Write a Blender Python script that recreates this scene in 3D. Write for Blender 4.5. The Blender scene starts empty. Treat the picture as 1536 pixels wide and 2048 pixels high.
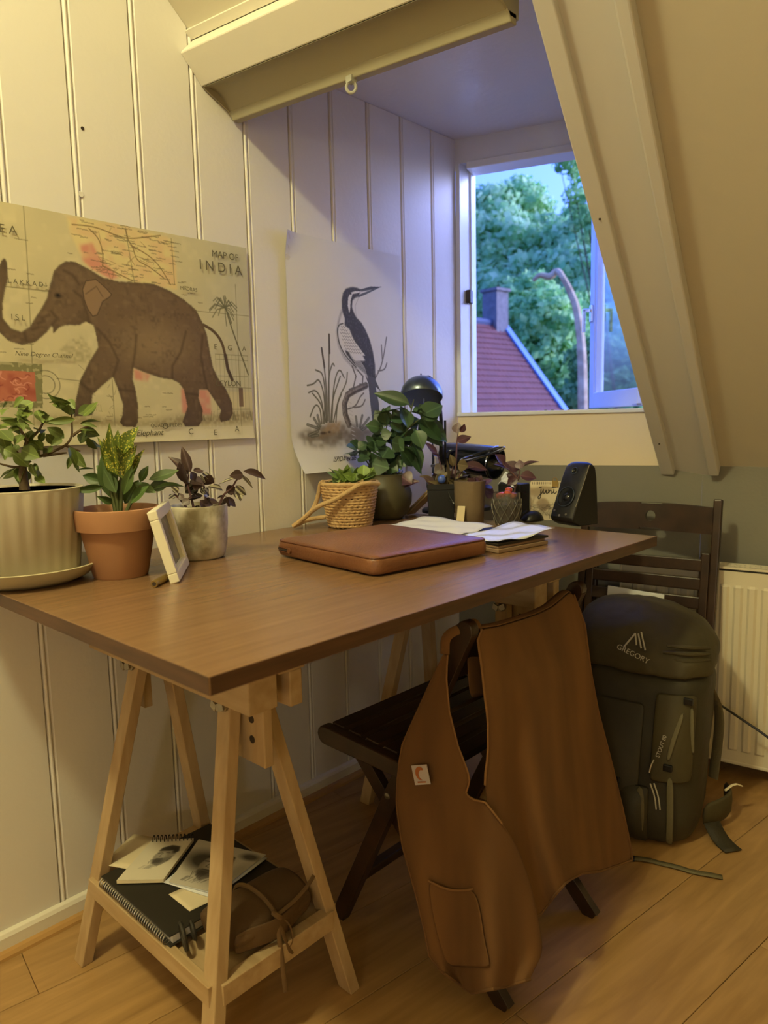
import bpy, bmesh, math, random
import numpy as np
from mathutils import Vector, Matrix
random.seed(7)
RNG = np.random.default_rng(11)
SC = bpy.context.scene
COL = SC.collection

# ------------------------------------------------------------------ camera
cam_d = bpy.data.cameras.new('camera')
cam = bpy.data.objects.new('camera', cam_d)
COL.objects.link(cam)
R_ = Vector((0.72838, 0.68482, -0.02215)); U_ = Vector((-0.06954, 0.10604, 0.99193)); F_ = Vector((-0.68164, 0.72096, -0.12486))
mw = Matrix((R_, U_, -F_)).transposed().to_4x4()
mw.translation = (1.43064, 0.0, 1.00281)
cam.matrix_world = mw
cam_d.sensor_fit = 'VERTICAL'; cam_d.sensor_height = 36.0
cam_d.lens = 1452.19 / 2048 * 36.0
cam_d.clip_start = 0.02; cam_d.clip_end = 300
cam_d.dof.use_dof = True; cam_d.dof.focus_distance = 1.45; cam_d.dof.aperture_fstop = 4.8
SC.camera = cam
SC.view_settings.view_transform = 'Standard'; SC.view_settings.look = 'None'
SC.view_settings.exposure = 0.0; SC.view_settings.gamma = 1.0
SC.view_settings.use_curve_mapping = False

# ------------------------------------------------------------------ sky
def lin(c):
    return tuple(((v/255)/12.92 if v/255 <= .04045 else ((v/255+.055)/1.055)**2.4) for v in c)
W = bpy.data.worlds.new('dusk_sky'); SC.world = W; W.use_nodes = True
nt = W.node_tree; nt.nodes.clear()
wo = nt.nodes.new('ShaderNodeOutputWorld'); bg = nt.nodes.new('ShaderNodeBackground')
sk = nt.nodes.new('ShaderNodeTexSky'); sk.sky_type = 'NISHITA'; sk.sun_disc = False
sk.sun_elevation = math.radians(13); sk.sun_rotation = math.radians(40); sk.air_density = 1.0; sk.dust_density = 5.0; sk.ozone_density = 1.5
wb = nt.nodes.new('ShaderNodeMix'); wb.data_type = 'RGBA'; wb.blend_type = 'MULTIPLY'; wb.inputs[0].default_value = 1
wb.inputs[7].default_value = (.24, .37, 1.27, 1)              # the photograph is balanced for the warm lamps, so daylight reads blue
nt.links.new(sk.outputs[0], wb.inputs[6]); nt.links.new(wb.outputs[2], bg.inputs[0]); nt.links.new(bg.outputs[0], wo.inputs[0])
bg.inputs[1].default_value = 1.13

# ------------------------------------------------------------------ lamps of the room (all out of frame)
def lamp(name, kind, loc, power, color, **k):
    d = bpy.data.lights.new(name, kind); d.energy = power; d.color = color
    for a, b in k.items(): setattr(d, a, b)
    o = bpy.data.objects.new(name, d); COL.objects.link(o); o.location = loc
    return o
lamp('pendant_light', 'POINT', (.70, -.45, 2.6), 95, (1, .94, .50), shadow_soft_size=.08)
lamp('floor_lamp_light', 'POINT', (2.45, -2.1, 1.28), 21, (1, .98, .86), shadow_soft_size=.10)

# ------------------------------------------------------------------ frames of the two outer wall planes
class Frame:
    def __init__(s, t, o):
        a = math.atan(t); s.e = Vector((math.cos(a), math.sin(a), 0)); s.n = Vector((math.sin(a), -math.cos(a), 0)); s.o = Vector(o)
    def __call__(s, a, b, z): return s.o + s.e*a + s.n*b + Vector((0, 0, z))
WIN = Frame(.3548, (0, 1.8661, 0))          # dormer window wall: along, into room, up
MAIN = Frame(.1506, (.68, 2.1074, 0))       # knee wall and roof slope
ZK = .856; TAN = math.tan(math.radians(43)); ZD = 1.847; ZC = 2.85
SN = Vector((MAIN.n.x*-math.sin(math.radians(43)), MAIN.n.y*-math.sin(math.radians(43)), math.cos(math.radians(43))))  # slope normal, outwards
def SLP(a, off, h=0):                        # a point on the roof slope, h = into the room
    return MAIN(a, off, ZK + TAN*off) - SN*h

# ------------------------------------------------------------------ materials
def mat(name, c, rough=.6, var=.0, vs=8.0, c2=None, bump=0.0, bs=60.0, metal=0.0, spec=.5, stretch=None, coat=0.0, trans=0.0, detail=4, sheen=0.0, vdist=0.0, ramp=(.3, .7)):
    m = bpy.data.materials.new(name); m.use_nodes = True
    n = m.node_tree; b = n.nodes['Principled BSDF']
    b.inputs['Base Color'].default_value = (*lin(c), 1); b.inputs['Roughness'].default_value = rough
    b.inputs['Metallic'].default_value = metal; b.inputs['Specular IOR Level'].default_value = spec
    b.inputs['Coat Weight'].default_value = coat; b.inputs['Transmission Weight'].default_value = trans
    b.inputs['Sheen Weight'].default_value = sheen
    t = n.nodes.new('ShaderNodeTexCoord'); mp = n.nodes.new('ShaderNodeMapping'); n.links.new(t.outputs['Object'], mp.inputs[0])
    if stretch: mp.inputs['Scale'].default_value = stretch
    if var or c2:
        z = n.nodes.new('ShaderNodeTexNoise'); z.inputs['Scale'].default_value = vs; z.inputs['Detail'].default_value = detail
        z.inputs['Distortion'].default_value = vdist
        n.links.new(mp.outputs[0], z.inputs['Vector'])
        r = n.nodes.new('ShaderNodeValToRGB'); n.links.new(z.outputs['Fac'], r.inputs[0]); n.links.new(r.outputs[0], b.inputs['Base Color'])
        lc = lin(c)
        ca = lin(c2) if c2 else tuple(v*(1-var) for v in lc)
        r.color_ramp.elements[0].color = (*ca, 1); r.color_ramp.elements[1].color = (*(lc if c2 else tuple(min(1, v*(1+var)) for v in lc)), 1)
        r.color_ramp.elements[0].position = ramp[0]; r.color_ramp.elements[1].position = ramp[1]
    if bump:
        z2 = n.nodes.new('ShaderNodeTexNoise'); z2.inputs['Scale'].default_value = bs; z2.inputs['Detail'].default_value = 3
        n.links.new(mp.outputs[0], z2.inputs['Vector'])
        bp = n.nodes.new('ShaderNodeBump'); bp.inputs['Strength'].default_value = bump; bp.inputs['Distance'].default_value = .003
        n.links.new(z2.outputs['Fac'], bp.inputs['Height']); n.links.new(bp.outputs[0], b.inputs['Normal'])
    return m
def attr_mat(name, rough=.75):
    m = bpy.data.materials.new(name); m.use_nodes = True; n = m.node_tree; b = n.nodes['Principled BSDF']
    a = n.nodes.new('ShaderNodeAttribute'); a.attribute_name = 'print'; n.links.new(a.outputs['Color'], b.inputs['Base Color'])
    b.inputs['Roughness'].default_value = rough; b.inputs['Specular IOR Level'].default_value = .3
    return m
def leaf_mat(name, c, c2=None, stripe=None, rough=.4):
    """leaf green with a paler midrib; c2 = speckle colour, stripe = colour of two long bands"""
    m = bpy.data.materials.new(name); m.use_nodes = True; n = m.node_tree; b = n.nodes['Principled BSDF']
    b.inputs['Roughness'].default_value = rough; b.inputs['Specular IOR Level'].default_value = .5
    t = n.nodes.new('ShaderNodeTexCoord'); s = n.nodes.new('ShaderNodeSeparateXYZ'); n.links.new(t.outputs['Generated'], s.inputs[0])
    d = n.nodes.new('ShaderNodeMath'); d.operation = 'SUBTRACT'; d.inputs[1].default_value = .5; n.links.new(s.outputs['Y'], d.inputs[0])
    a = n.nodes.new('ShaderNodeMath'); a.operation = 'ABSOLUTE'; n.links.new(d.outputs[0], a.inputs[0])
    r = n.nodes.new('ShaderNodeValToRGB'); n.links.new(a.outputs[0], r.inputs[0])
    lc = lin(c); el = r.color_ramp.elements
    el[0].position = 0; el[0].color = (*[min(1, v*1.7+.01) for v in lc], 1); el[1].position = .05; el[1].color = (*lc, 1)
    if stripe:
        for p, cc in ((.1, lc), (.16, lin(stripe)), (.3, lin(stripe)), (.38, lc)):
            e = el.new(p); e.color = (*cc, 1)
    out = r.outputs[0]
    oi = n.nodes.new('ShaderNodeObjectInfo')
    if c2:
        v = n.nodes.new('ShaderNodeTexVoronoi'); v.inputs['Scale'].default_value = 9; mp = n.nodes.new('ShaderNodeMapping')
        mp.inputs['Scale'].default_value = (1.6, .8, .3); n.links.new(t.outputs['Generated'], mp.inputs[0]); n.links.new(oi.outputs['Random'], mp.inputs['Location']); n.links.new(mp.outputs[0], v.inputs['Vector'])
        rr = n.nodes.new('ShaderNodeValToRGB'); rr.color_ramp.elements[0].position = .2; rr.color_ramp.elements[0].color = (1, 1, 1, 1); rr.color_ramp.elements[1].position = .42; rr.color_ramp.elements[1].color = (0, 0, 0, 1)
        n.links.new(v.outputs['Distance'], rr.inputs[0])
        mx = n.nodes.new('ShaderNodeMix'); mx.data_type = 'RGBA'; n.links.new(rr.outputs[0], mx.inputs[0]); n.links.new(out, mx.inputs[6]); mx.inputs[7].default_value = (*lin(c2), 1)
        out = mx.outputs[2]
    h = n.nodes.new('ShaderNodeHueSaturation'); mr = n.nodes.new('ShaderNodeMapRange'); mr.inputs[3].default_value = .7; mr.inputs[4].default_value = 1.35
    n.links.new(oi.outputs['Random'], mr.inputs[0]); n.links.new(mr.outputs[0], h.inputs['Value']); n.links.new(out, h.inputs['Color']); n.links.new(h.outputs[0], b.inputs['Base Color'])
    b.inputs['Subsurface Weight'].default_value = 0
    return m
K = {}
K['wall'] = mat('white_wall_paint', (226, 221, 214), .55, bump=.12, bs=90)
K['trimw'] = mat('cream_trim_paint', (226, 220, 206), .45, bump=.08, bs=40)
K['olive'] = mat('olive_grey_wall_paint', (128, 125, 114), .7, bump=.15, bs=120)
K['cream'] = mat('cream_panel_paint', (230, 214, 184), .55, bump=.1, bs=60)
K['board'] = mat('off_white_board_paint', (212, 209, 204), .6, bump=.08, bs=50)
K['slope'] = mat('cream_slope_paint', (206, 198, 178), .75, bump=.12, bs=70)
K['ceil'] = mat('glossy_ceiling_paint', (215, 213, 214), .28, bump=.35, bs=55)
K['frame'] = mat('white_window_lacquer', (228, 232, 238), .35)
K['floor'] = mat('floor_core', (120, 88, 50), .6)
K['plank'] = mat('oak_laminate', (180, 142, 92), .36, c2=(146, 111, 67), vs=5, stretch=(9, .9, 1), detail=6, vdist=.6, ramp=(.25, .75))
K['quarter'] = mat('oak_quarter_round', (178, 138, 84), .45, var=.15, vs=6, stretch=(1, 1, 1))
K['top'] = mat('brown_beech_veneer', (134, 103, 74), .25, c2=(122, 92, 65), vs=9, stretch=(9, .7, 1), detail=5, vdist=.3, bump=.03, bs=200)
K['edge'] = mat('dark_table_edge', (92, 62, 42), .45, c2=(66, 44, 30), vs=9, stretch=(1, 1, 14), detail=5)
K['pine'] = mat('pale_pine', (190, 164, 126), .5, c2=(170, 142, 104), vs=8, stretch=(6, 6, .8), detail=4)
K['pineh'] = mat('pale_pine_rail', (188, 162, 124), .5, c2=(168, 140, 100), vs=8, stretch=(.8, 6, 6), detail=4)
K['steel'] = mat('zinc_steel', (170, 165, 155), .35, metal=1)
K['chrome'] = mat('chrome', (215, 220, 225), .12, metal=1)
K['darkwood'] = mat('dark_brown_stained_wood', (60, 40, 27), .35, c2=(42, 28, 19), vs=8, stretch=(3, 3, 3))
K['canvas'] = mat('brown_duck_canvas', (122, 85, 46), .9, c2=(99, 68, 37), vs=1.3, bump=.3, bs=500, detail=2, stretch=(11, 11, 1.6), ramp=(.3, .7))  # upright tone streaks: cloth fade, plus fold shading put into the colour
K['canvas_hem'] = mat('worn_canvas_edge', (136, 98, 58), .9, bump=.4, bs=300)
K['patchw'] = mat('woven_label_cloth', (196, 186, 184), .8)
K['patcho'] = mat('orange_label_ink', (176, 104, 58), .8)
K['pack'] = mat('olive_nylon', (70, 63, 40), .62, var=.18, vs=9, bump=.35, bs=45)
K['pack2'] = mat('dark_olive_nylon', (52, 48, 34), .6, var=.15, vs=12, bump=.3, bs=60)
K['web'] = mat('olive_webbing', (104, 96, 70), .7, bump=.4, bs=300)
K['webd'] = mat('dark_webbing', (50, 44, 30), .7, bump=.4, bs=300)
K['silver'] = mat('silver_print', (190, 186, 172), .5)
K['black'] = mat('black_plastic', (22, 22, 25), .35)
K['blackm'] = mat('black_matt_plastic', (18, 18, 20), .55)
K['blackg'] = mat('black_gloss', (14, 17, 22), .16)
K['rad'] = mat('white_radiator_enamel', (222, 213, 190), .3)
K['clay'] = mat('terracotta', (178, 132, 96), .75, c2=(160, 112, 78), vs=7, bump=.1, bs=80)
K['concrete'] = mat('mottled_concrete', (208, 200, 182), .7, c2=(142, 132, 110), vs=22, ramp=(.38, .6), bump=.15, bs=60)
K['flute'] = mat('warm_grey_glaze', (190, 181, 160), .55, var=.06, vs=6)
K['saucer'] = mat('pale_grey_glaze', (186, 176, 146), .5)
K['soil'] = mat('potting_soil', (52, 38, 26), .95, var=.5, vs=60, bump=.8, bs=90)
K['seagrass'] = mat('woven_seagrass', (216, 180, 130), .85, c2=(178, 140, 94), vs=30, bump=.6, bs=160)
K['rope'] = mat('rope_cord', (196, 164, 118), .9, bump=.6, bs=250)
K['olivepot'] = mat('olive_stoneware', (104, 98, 66), .5, c2=(74, 68, 46), vs=9)
K['kraft'] = mat('washed_kraft_paper', (116, 98, 76), .85, var=.15, vs=14, bump=.5, bs=50)
K['tag'] = mat('cream_card', (222, 206, 172), .8)
K['bark'] = mat('plant_bark', (92, 74, 50), .85, var=.3, vs=30, bump=.6, bs=90)
K['stem'] = mat('green_stem', (84, 92, 48), .6)
K['stemp'] = mat('purple_stem', (92, 62, 62), .6)
K['ficus'] = leaf_mat('ficus_leaf', (96, 112, 50), rough=.5)
K['croton'] = leaf_mat('croton_leaf', (70, 92, 44), rough=.5)
K['croton2'] = leaf_mat('speckled_croton_leaf', (88, 104, 34), c2=(206, 196, 84), rough=.4)
K['inch'] = leaf_mat('dark_purple_leaf', (72, 54, 52), rough=.42)
K['inch2'] = leaf_mat('striped_leaf', (70, 60, 50), stripe=(178, 172, 146), rough=.35)
K['fresh'] = leaf_mat('fresh_green_leaf', (104, 128, 58), rough=.5)
K['gard'] = leaf_mat('gardenia_leaf', (56, 80, 54), rough=.42)
K['varieg'] = leaf_mat('cream_striped_leaf', (70, 84, 56), stripe=(214, 208, 190), rough=.4)
K['purp'] = leaf_mat('deep_purple_leaf', (72, 44, 56), rough=.38)
K['brownl'] = leaf_mat('olive_brown_leaf', (88, 76, 52), rough=.45)
K['leather'] = mat('tan_leather', (130, 86, 58), .34, c2=(106, 66, 43), vs=10, bump=.22, bs=220, spec=.5)
K['leather_d'] = mat('dark_leather_edge', (96, 54, 32), .5, bump=.2, bs=200)
K['zip'] = mat('dark_zip', (52, 40, 32), .5)
K['paper'] = mat('white_paper', (222, 222, 222), .6)
K['film'] = mat('white_plastic_sleeve', (218, 222, 230), .22)
K['kpages'] = mat('kraft_pages', (168, 140, 112), .8, c2=(120, 96, 76), vs=40, stretch=(.3, .3, 30))
K['whitef'] = mat('white_lacquer_frame', (235, 228, 205), .35)
K['photo'] = mat('dull_photo', (120, 112, 98), .25, var=.3, vs=12)
K['brass'] = mat('aged_brass', (150, 124, 66), .4, metal=.6, var=.2, vs=30)
K['bookblk'] = mat('black_book_cloth', (40, 36, 28), .55)
K['rollbr'] = mat('brown_waxed_leather', (92, 68, 40), .7, var=.2, vs=12, bump=.3, bs=90)
K['suede'] = mat('suede_lace', (110, 84, 52), .9)
K['ink'] = mat('black_ink', (24, 20, 18), .8)
K['inkb'] = mat('faded_brown_ink', (104, 96, 74), .8)
K['redstone'] = mat('orange_red_glaze', (206, 96, 66), .3, c2=(150, 48, 40), vs=30, coat=.5)
K['ridge_glass'] = mat('bright_pressed_ridge', (104, 100, 94), .1, metal=.3, coat=.6)
K['glass'] = mat('smoky_pressed_glass', (205, 200, 194), .04, trans=.9)
K['pane'] = mat('window_glass', (245, 250, 252), .02, trans=1.0)
K['blueglass'] = mat('blue_glass_ball', (70, 100, 190), .05, coat=1)
K['domein'] = mat('pale_lamp_inside', (244, 242, 240), .5)
K['darksteel'] = mat('dark_chromed_steel', (96, 108, 124), .28, metal=.85)
K['ring'] = mat('clear_plastic', (225, 222, 205), .15, trans=.55)
K['blind'] = mat('olive_grey_blind_cassette', (160, 152, 126), .5)
K['tile'] = mat('red_clay_roof_tile', (122, 68, 54), .8, var=.12, vs=3)
K['verge'] = mat('blue_grey_barge_board', (120, 150, 190), .6)
K['ridge'] = mat('dark_ridge_tile', (86, 92, 110), .8)
K['chim'] = mat('grey_brick', (132, 122, 112), .9, var=.2, vs=6)
K['brickw'] = mat('house_brick', (128, 104, 96), .9, var=.15, vs=4)
K['tree'] = None
K['trunk'] = mat('pale_bark', (250, 214, 160), .9, c2=(196, 156, 110), vs=3)
K['lawn'] = mat('lawn', (58, 84, 44), .95, var=.3, vs=.4)
K['print'] = attr_mat('printed_paper', .7)
K['backp'] = mat('poster_back', (210, 204, 192), .8)
K['plasterr'] = mat('room_plaster', (205, 190, 160), .8)

# ------------------------------------------------------------------ mesh builder
class MB:
    def __init__(s): s.v = []; s.f = []
    def add(s, vs, fs):
        k = len(s.v); s.v += [tuple(p) for p in vs]; s.f += [tuple(i+k for i in f) for f in fs]; return s
    def obox(s, c, a, b, d):
        c, a, b, d = map(Vector, (c, a, b, d))
        P = [c+i*a+j*b+k*d for k in (-1, 1) for j in (-1, 1) for i in (-1, 1)]
        fl = [(0, 2, 3, 1), (4, 5, 7, 6), (0, 1, 5, 4), (2, 6, 7, 3), (0, 4, 6, 2), (1, 3, 7, 5)]
        if a.cross(b).dot(d) < 0: fl = [f[::-1] for f in fl]
        return s.add(P, fl)
    def box(s, x0, x1, y0, y1, z0, z1):
        return s.obox(((x0+x1)/2, (y0+y1)/2, (z0+z1)/2), ((x1-x0)/2, 0, 0), (0, (y1-y0)/2, 0), (0, 0, (z1-z0)/2))
    def bar(s, p, q, w, h, up=(0, 0, 1)):
        p, q = Vector(p), Vector(q); d = (q-p); x = d.normalized(); y = Vector(up).cross(x)
        if y.length < 1e-4: y = Vector((1, 0, 0)).cross(x)
        y.normalize(); z = x.cross(y)
        return s.obox((p+q)/2, d/2, y*w/2, z*h/2)
    def prism(s, A, B, caps=True):
        n = len(A); fs = [(i, (i+1) % n, n+(i+1) % n, n+i) for i in range(n)]
        if caps: fs += [tuple(range(n-1, -1, -1)), tuple(range(n, 2*n))]
        return s.add(list(A)+list(B), fs)
    def lathe(s, prof, c=(0, 0, 0), n=32, M=None, mod=None):
        vs = []
        for r, z in prof:
            for i in range(n):
                a = 2*math.pi*i/n; rr = r*(mod(a, z) if mod else 1)
                p = Vector((rr*math.cos(a), rr*math.sin(a), z))
                if M: p = M @ p
                vs.append(p+Vector(c))
        fs = []
        for j in range(len(prof)-1):
            for i in range(n):
                fs.append((j*n+i, j*n+(i+1) % n, (j+1)*n+(i+1) % n, (j+1)*n+i))
        if prof[0][0] > 1e-5: fs.append(tuple(range(n-1, -1, -1)))
        if prof[-1][0] > 1e-5: fs.append(tuple((len(prof)-1)*n+i for i in range(n)))
        return s.add(vs, fs)
    def tube(s, path, r, n=8, smooth=0, flat=1.0):
        P = [Vector(p) for p in path]
        for _ in range(smooth):
            Q = [P[0]]
            for a, b in zip(P[:-1], P[1:]): Q += [a*.75+b*.25, a*.25+b*.75]
            P = Q+[P[-1]]
        m = len(P); rs = r if isinstance(r, (list, tuple)) else [r, r]
        vs = []; prev = None
        for i, p in enumerate(P):
            t = (P[min(i+1, m-1)]-P[max(i-1, 0)]).normalized()
            if prev is None:
                prev = t.orthogonal().normalized()
                if flat != 1: 
                    prev = Vector((0, 0, 1)).cross(t); prev = prev.normalized() if prev.length > .01 else t.orthogonal().normalized()
            u = (prev-t*prev.dot(t)).normalized(); w = t.cross(u); prev = u
            q = i/(m-1)*(len(rs)-1); k = min(int(q), len(rs)-2); rr = rs[k]+(rs[k+1]-rs[k])*(q-k)
            for j in range(n):
                a = 2*math.pi*j/n; vs.append(p+u*rr*math.cos(a)+w*rr*flat*math.sin(a))
        fs = [(i*n+j, i*n+(j+1) % n, (i+1)*n+(j+1) % n, (i+1)*n+j) for i in range(m-1) for j in range(n)]
        fs += [tuple(range(n-1, -1, -1)), tuple((m-1)*n+j for j in range(n))]
        return s.add(vs, fs)
    def grid(s, V, nc, nr):
        return s.add(V, [(j*nc+i, j*nc+i+1, (j+1)*nc+i+1, (j+1)*nc+i) for j in range(nr-1) for i in range(nc-1)])
    def torus(s, c, R, r, ax=(0, 0, 1), n=32, k=10, sx=1.0, xdir=None):
        ax = Vector(ax).normalized(); u = Vector(xdir).normalized() if xdir else ax.orthogonal().normalized(); w = ax.cross(u); c = Vector(c); vs = []
        for i in range(n):
            a = 2*math.pi*i/n; d = u*math.cos(a)*sx+w*math.sin(a); e = (u*math.cos(a)+w*math.sin(a))
            for j in range(k):
                b = 2*math.pi*j/k; vs.append(c+d*R+e*r*math.cos(b)+ax*r*math.sin(b))
        return s.add(vs, [(i*k+j, ((i+1) % n)*k+j, ((i+1) % n)*k+(j+1) % k, i*k+(j+1) % k) for i in range(n) for j in range(k)])
    def build(s, name, m, parent=None, smooth=False, bevel=0, seg=2, solid=0, sub=0, kind=None, loc=None, angle=40, soff=0):
        me = bpy.data.meshes.new(name); me.from_pydata(s.v, [], s.f); me.materials.append(m); me.update()
        bm = bmesh.new(); bm.from_mesh(me); bmesh.ops.recalc_face_normals(bm, faces=bm.faces)
        if smooth:
            for f in bm.faces: f.smooth = True
            lim = math.radians(angle)
            for e in bm.edges:
                if len(e.link_faces) == 2 and e.calc_face_angle(0) > lim: e.smooth = False
        bm.to_mesh(me); bm.free()
        o = bpy.data.objects.new(name, me); COL.objects.link(o)
        if solid:
            d = o.modifiers.new('solid', 'SOLIDIFY'); d.thickness = solid; d.offset = soff
        if bevel:
            d = o.modifiers.new('bevel', 'BEVEL'); d.width = bevel; d.segments = seg; d.limit_method = 'ANGLE'
        if sub:
            d = o.modifiers.new('sub', 'SUBSURF'); d.levels = sub; d.render_levels = sub
        if parent: attach(o, parent)
        if kind: o['kind'] = kind
        return o
def attach(o, p):                            # everything is built in world space; only Empties carry an offset
    o.parent = p
    o.matrix_parent_inverse = Matrix.Translation(-p.location) if p.type == 'EMPTY' else Matrix.Identity(4)
def thing(name, label, cat, loc, group=None):
    o = bpy.data.objects.new(name, None); COL.objects.link(o); o.location = loc; o.empty_display_size = .05
    return tag(o, label, cat, group)
def tag(o, label, cat, group=None):
    o['label'] = label; o['category'] = cat
    if group: o['group'] = group
    return o
def struct(o): o['kind'] = 'structure'; return o
def sempty(name, loc=(0, 0, 0)):
    o = bpy.data.objects.new(name, None); COL.objects.link(o); o.location = loc; o['kind'] = 'structure'; return o
def text(name, body, size, org, xd, yd, m, parent, ext=.0002, align='CENTER', sx=1.0, shear=0, sp=1.0):
    cu = bpy.data.curves.new(name, 'FONT'); cu.body = body; cu.size = size; cu.extrude = ext; cu.align_x = align; cu.align_y = 'CENTER'
    cu.shear = shear; cu.space_character = sp
    o = bpy.data.objects.new(name, cu); COL.objects.link(o)
    me = bpy.data.meshes.new_from_object(o); bpy.data.objects.remove(o); bpy.data.curves.remove(cu)
    xd = Vector(xd).normalized(); yd = Vector(yd); yd = (yd-xd*yd.dot(xd)).normalized(); zd = xd.cross(yd)
    M = Matrix((xd*sx, yd, zd)).transposed().to_4x4(); M.translation = Vector(org); me.transform(M)
    me.name = name; me.materials.clear(); me.materials.append(m)
    o = bpy.data.objects.new(name, me); COL.objects.link(o); attach(o, parent); return o

# ------------------------------------------------------------------ leaves: unit meshes shared by all plants
def leaf_mesh(name, wf, fold, curl, m):
    mb = MB(); N = 8; vs = []
    for i in range(N+1):
        t = i/N; w = wf(t); z = -curl*(t-.0)**2*.5+curl*.35*t
        for k in (-1, -.5, 0, .5, 1): vs.append((t, k*.5*w, z+fold*abs(k)*w*.5+.012*math.sin(9*t+2*k)*w))
    mb.grid(vs, 5, N+1)
    me = bpy.data.meshes.new(name); me.from_pydata(mb.v, [], mb.f); me.materials.append(m)
    me.polygons.foreach_set('use_smooth', [True]*len(me.polygons)); me.update(); return me
ov = lambda t: max(.02, math.sin(math.pi*min(1, t**.8))**.85*(1 if t < .5 else 1-.25*(t-.5)))
la = lambda t: max(.02, math.sin(math.pi*t**.9)**1.0*(1-.1*t))
LM = {}
def lm(key, shape='ov'):
    r = []
    for i in range(3):
        kk = (key, shape, i)
        if kk not in LM: LM[kk] = leaf_mesh('leaf_'+key, ov if shape == 'ov' else la, (.25, .45, .12)[i], (.35, .7, -.2)[i], K[key])
        r.append(LM[kk])
    return r
def put_leaves(root, data, mats, shape='ov', up=.55, facing=.7, rnd=.5, name='leaf'):
    for d in data:
        b = Vector(d[:3])/1000; t = Vector(d[3:6])/1000; w = d[6]/1000; k = mats[d[7]]
        x = t-b; L = max(x.length, .008); x = x.normalized() if x.length > 1e-6 else Vector((0, 0, 1))
        n = Vector((.72*facing, -.69*facing, up))+Vector((random.uniform(-1, 1), random.uniform(-1, 1), random.uniform(-1, 1)))*rnd
        n = (n-x*n.dot(x))
        n = n.normalized() if n.length > .05 else x.orthogonal().normalized()
        y = n.cross(x)
        o = bpy.data.objects.new(name, random.choice(lm(k, shape))); COL.objects.link(o); attach(o, root)
        M = Matrix((x*L, y*max(w*1.25, .004), n*L*.6)).transposed().to_4x4(); M.translation = b; o.matrix_basis = M
def stems(root, paths, r, m, name='stem', sm=2):
    for p in paths: MB().tube(p, r, 7, sm).build(name, m, root, True)

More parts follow.
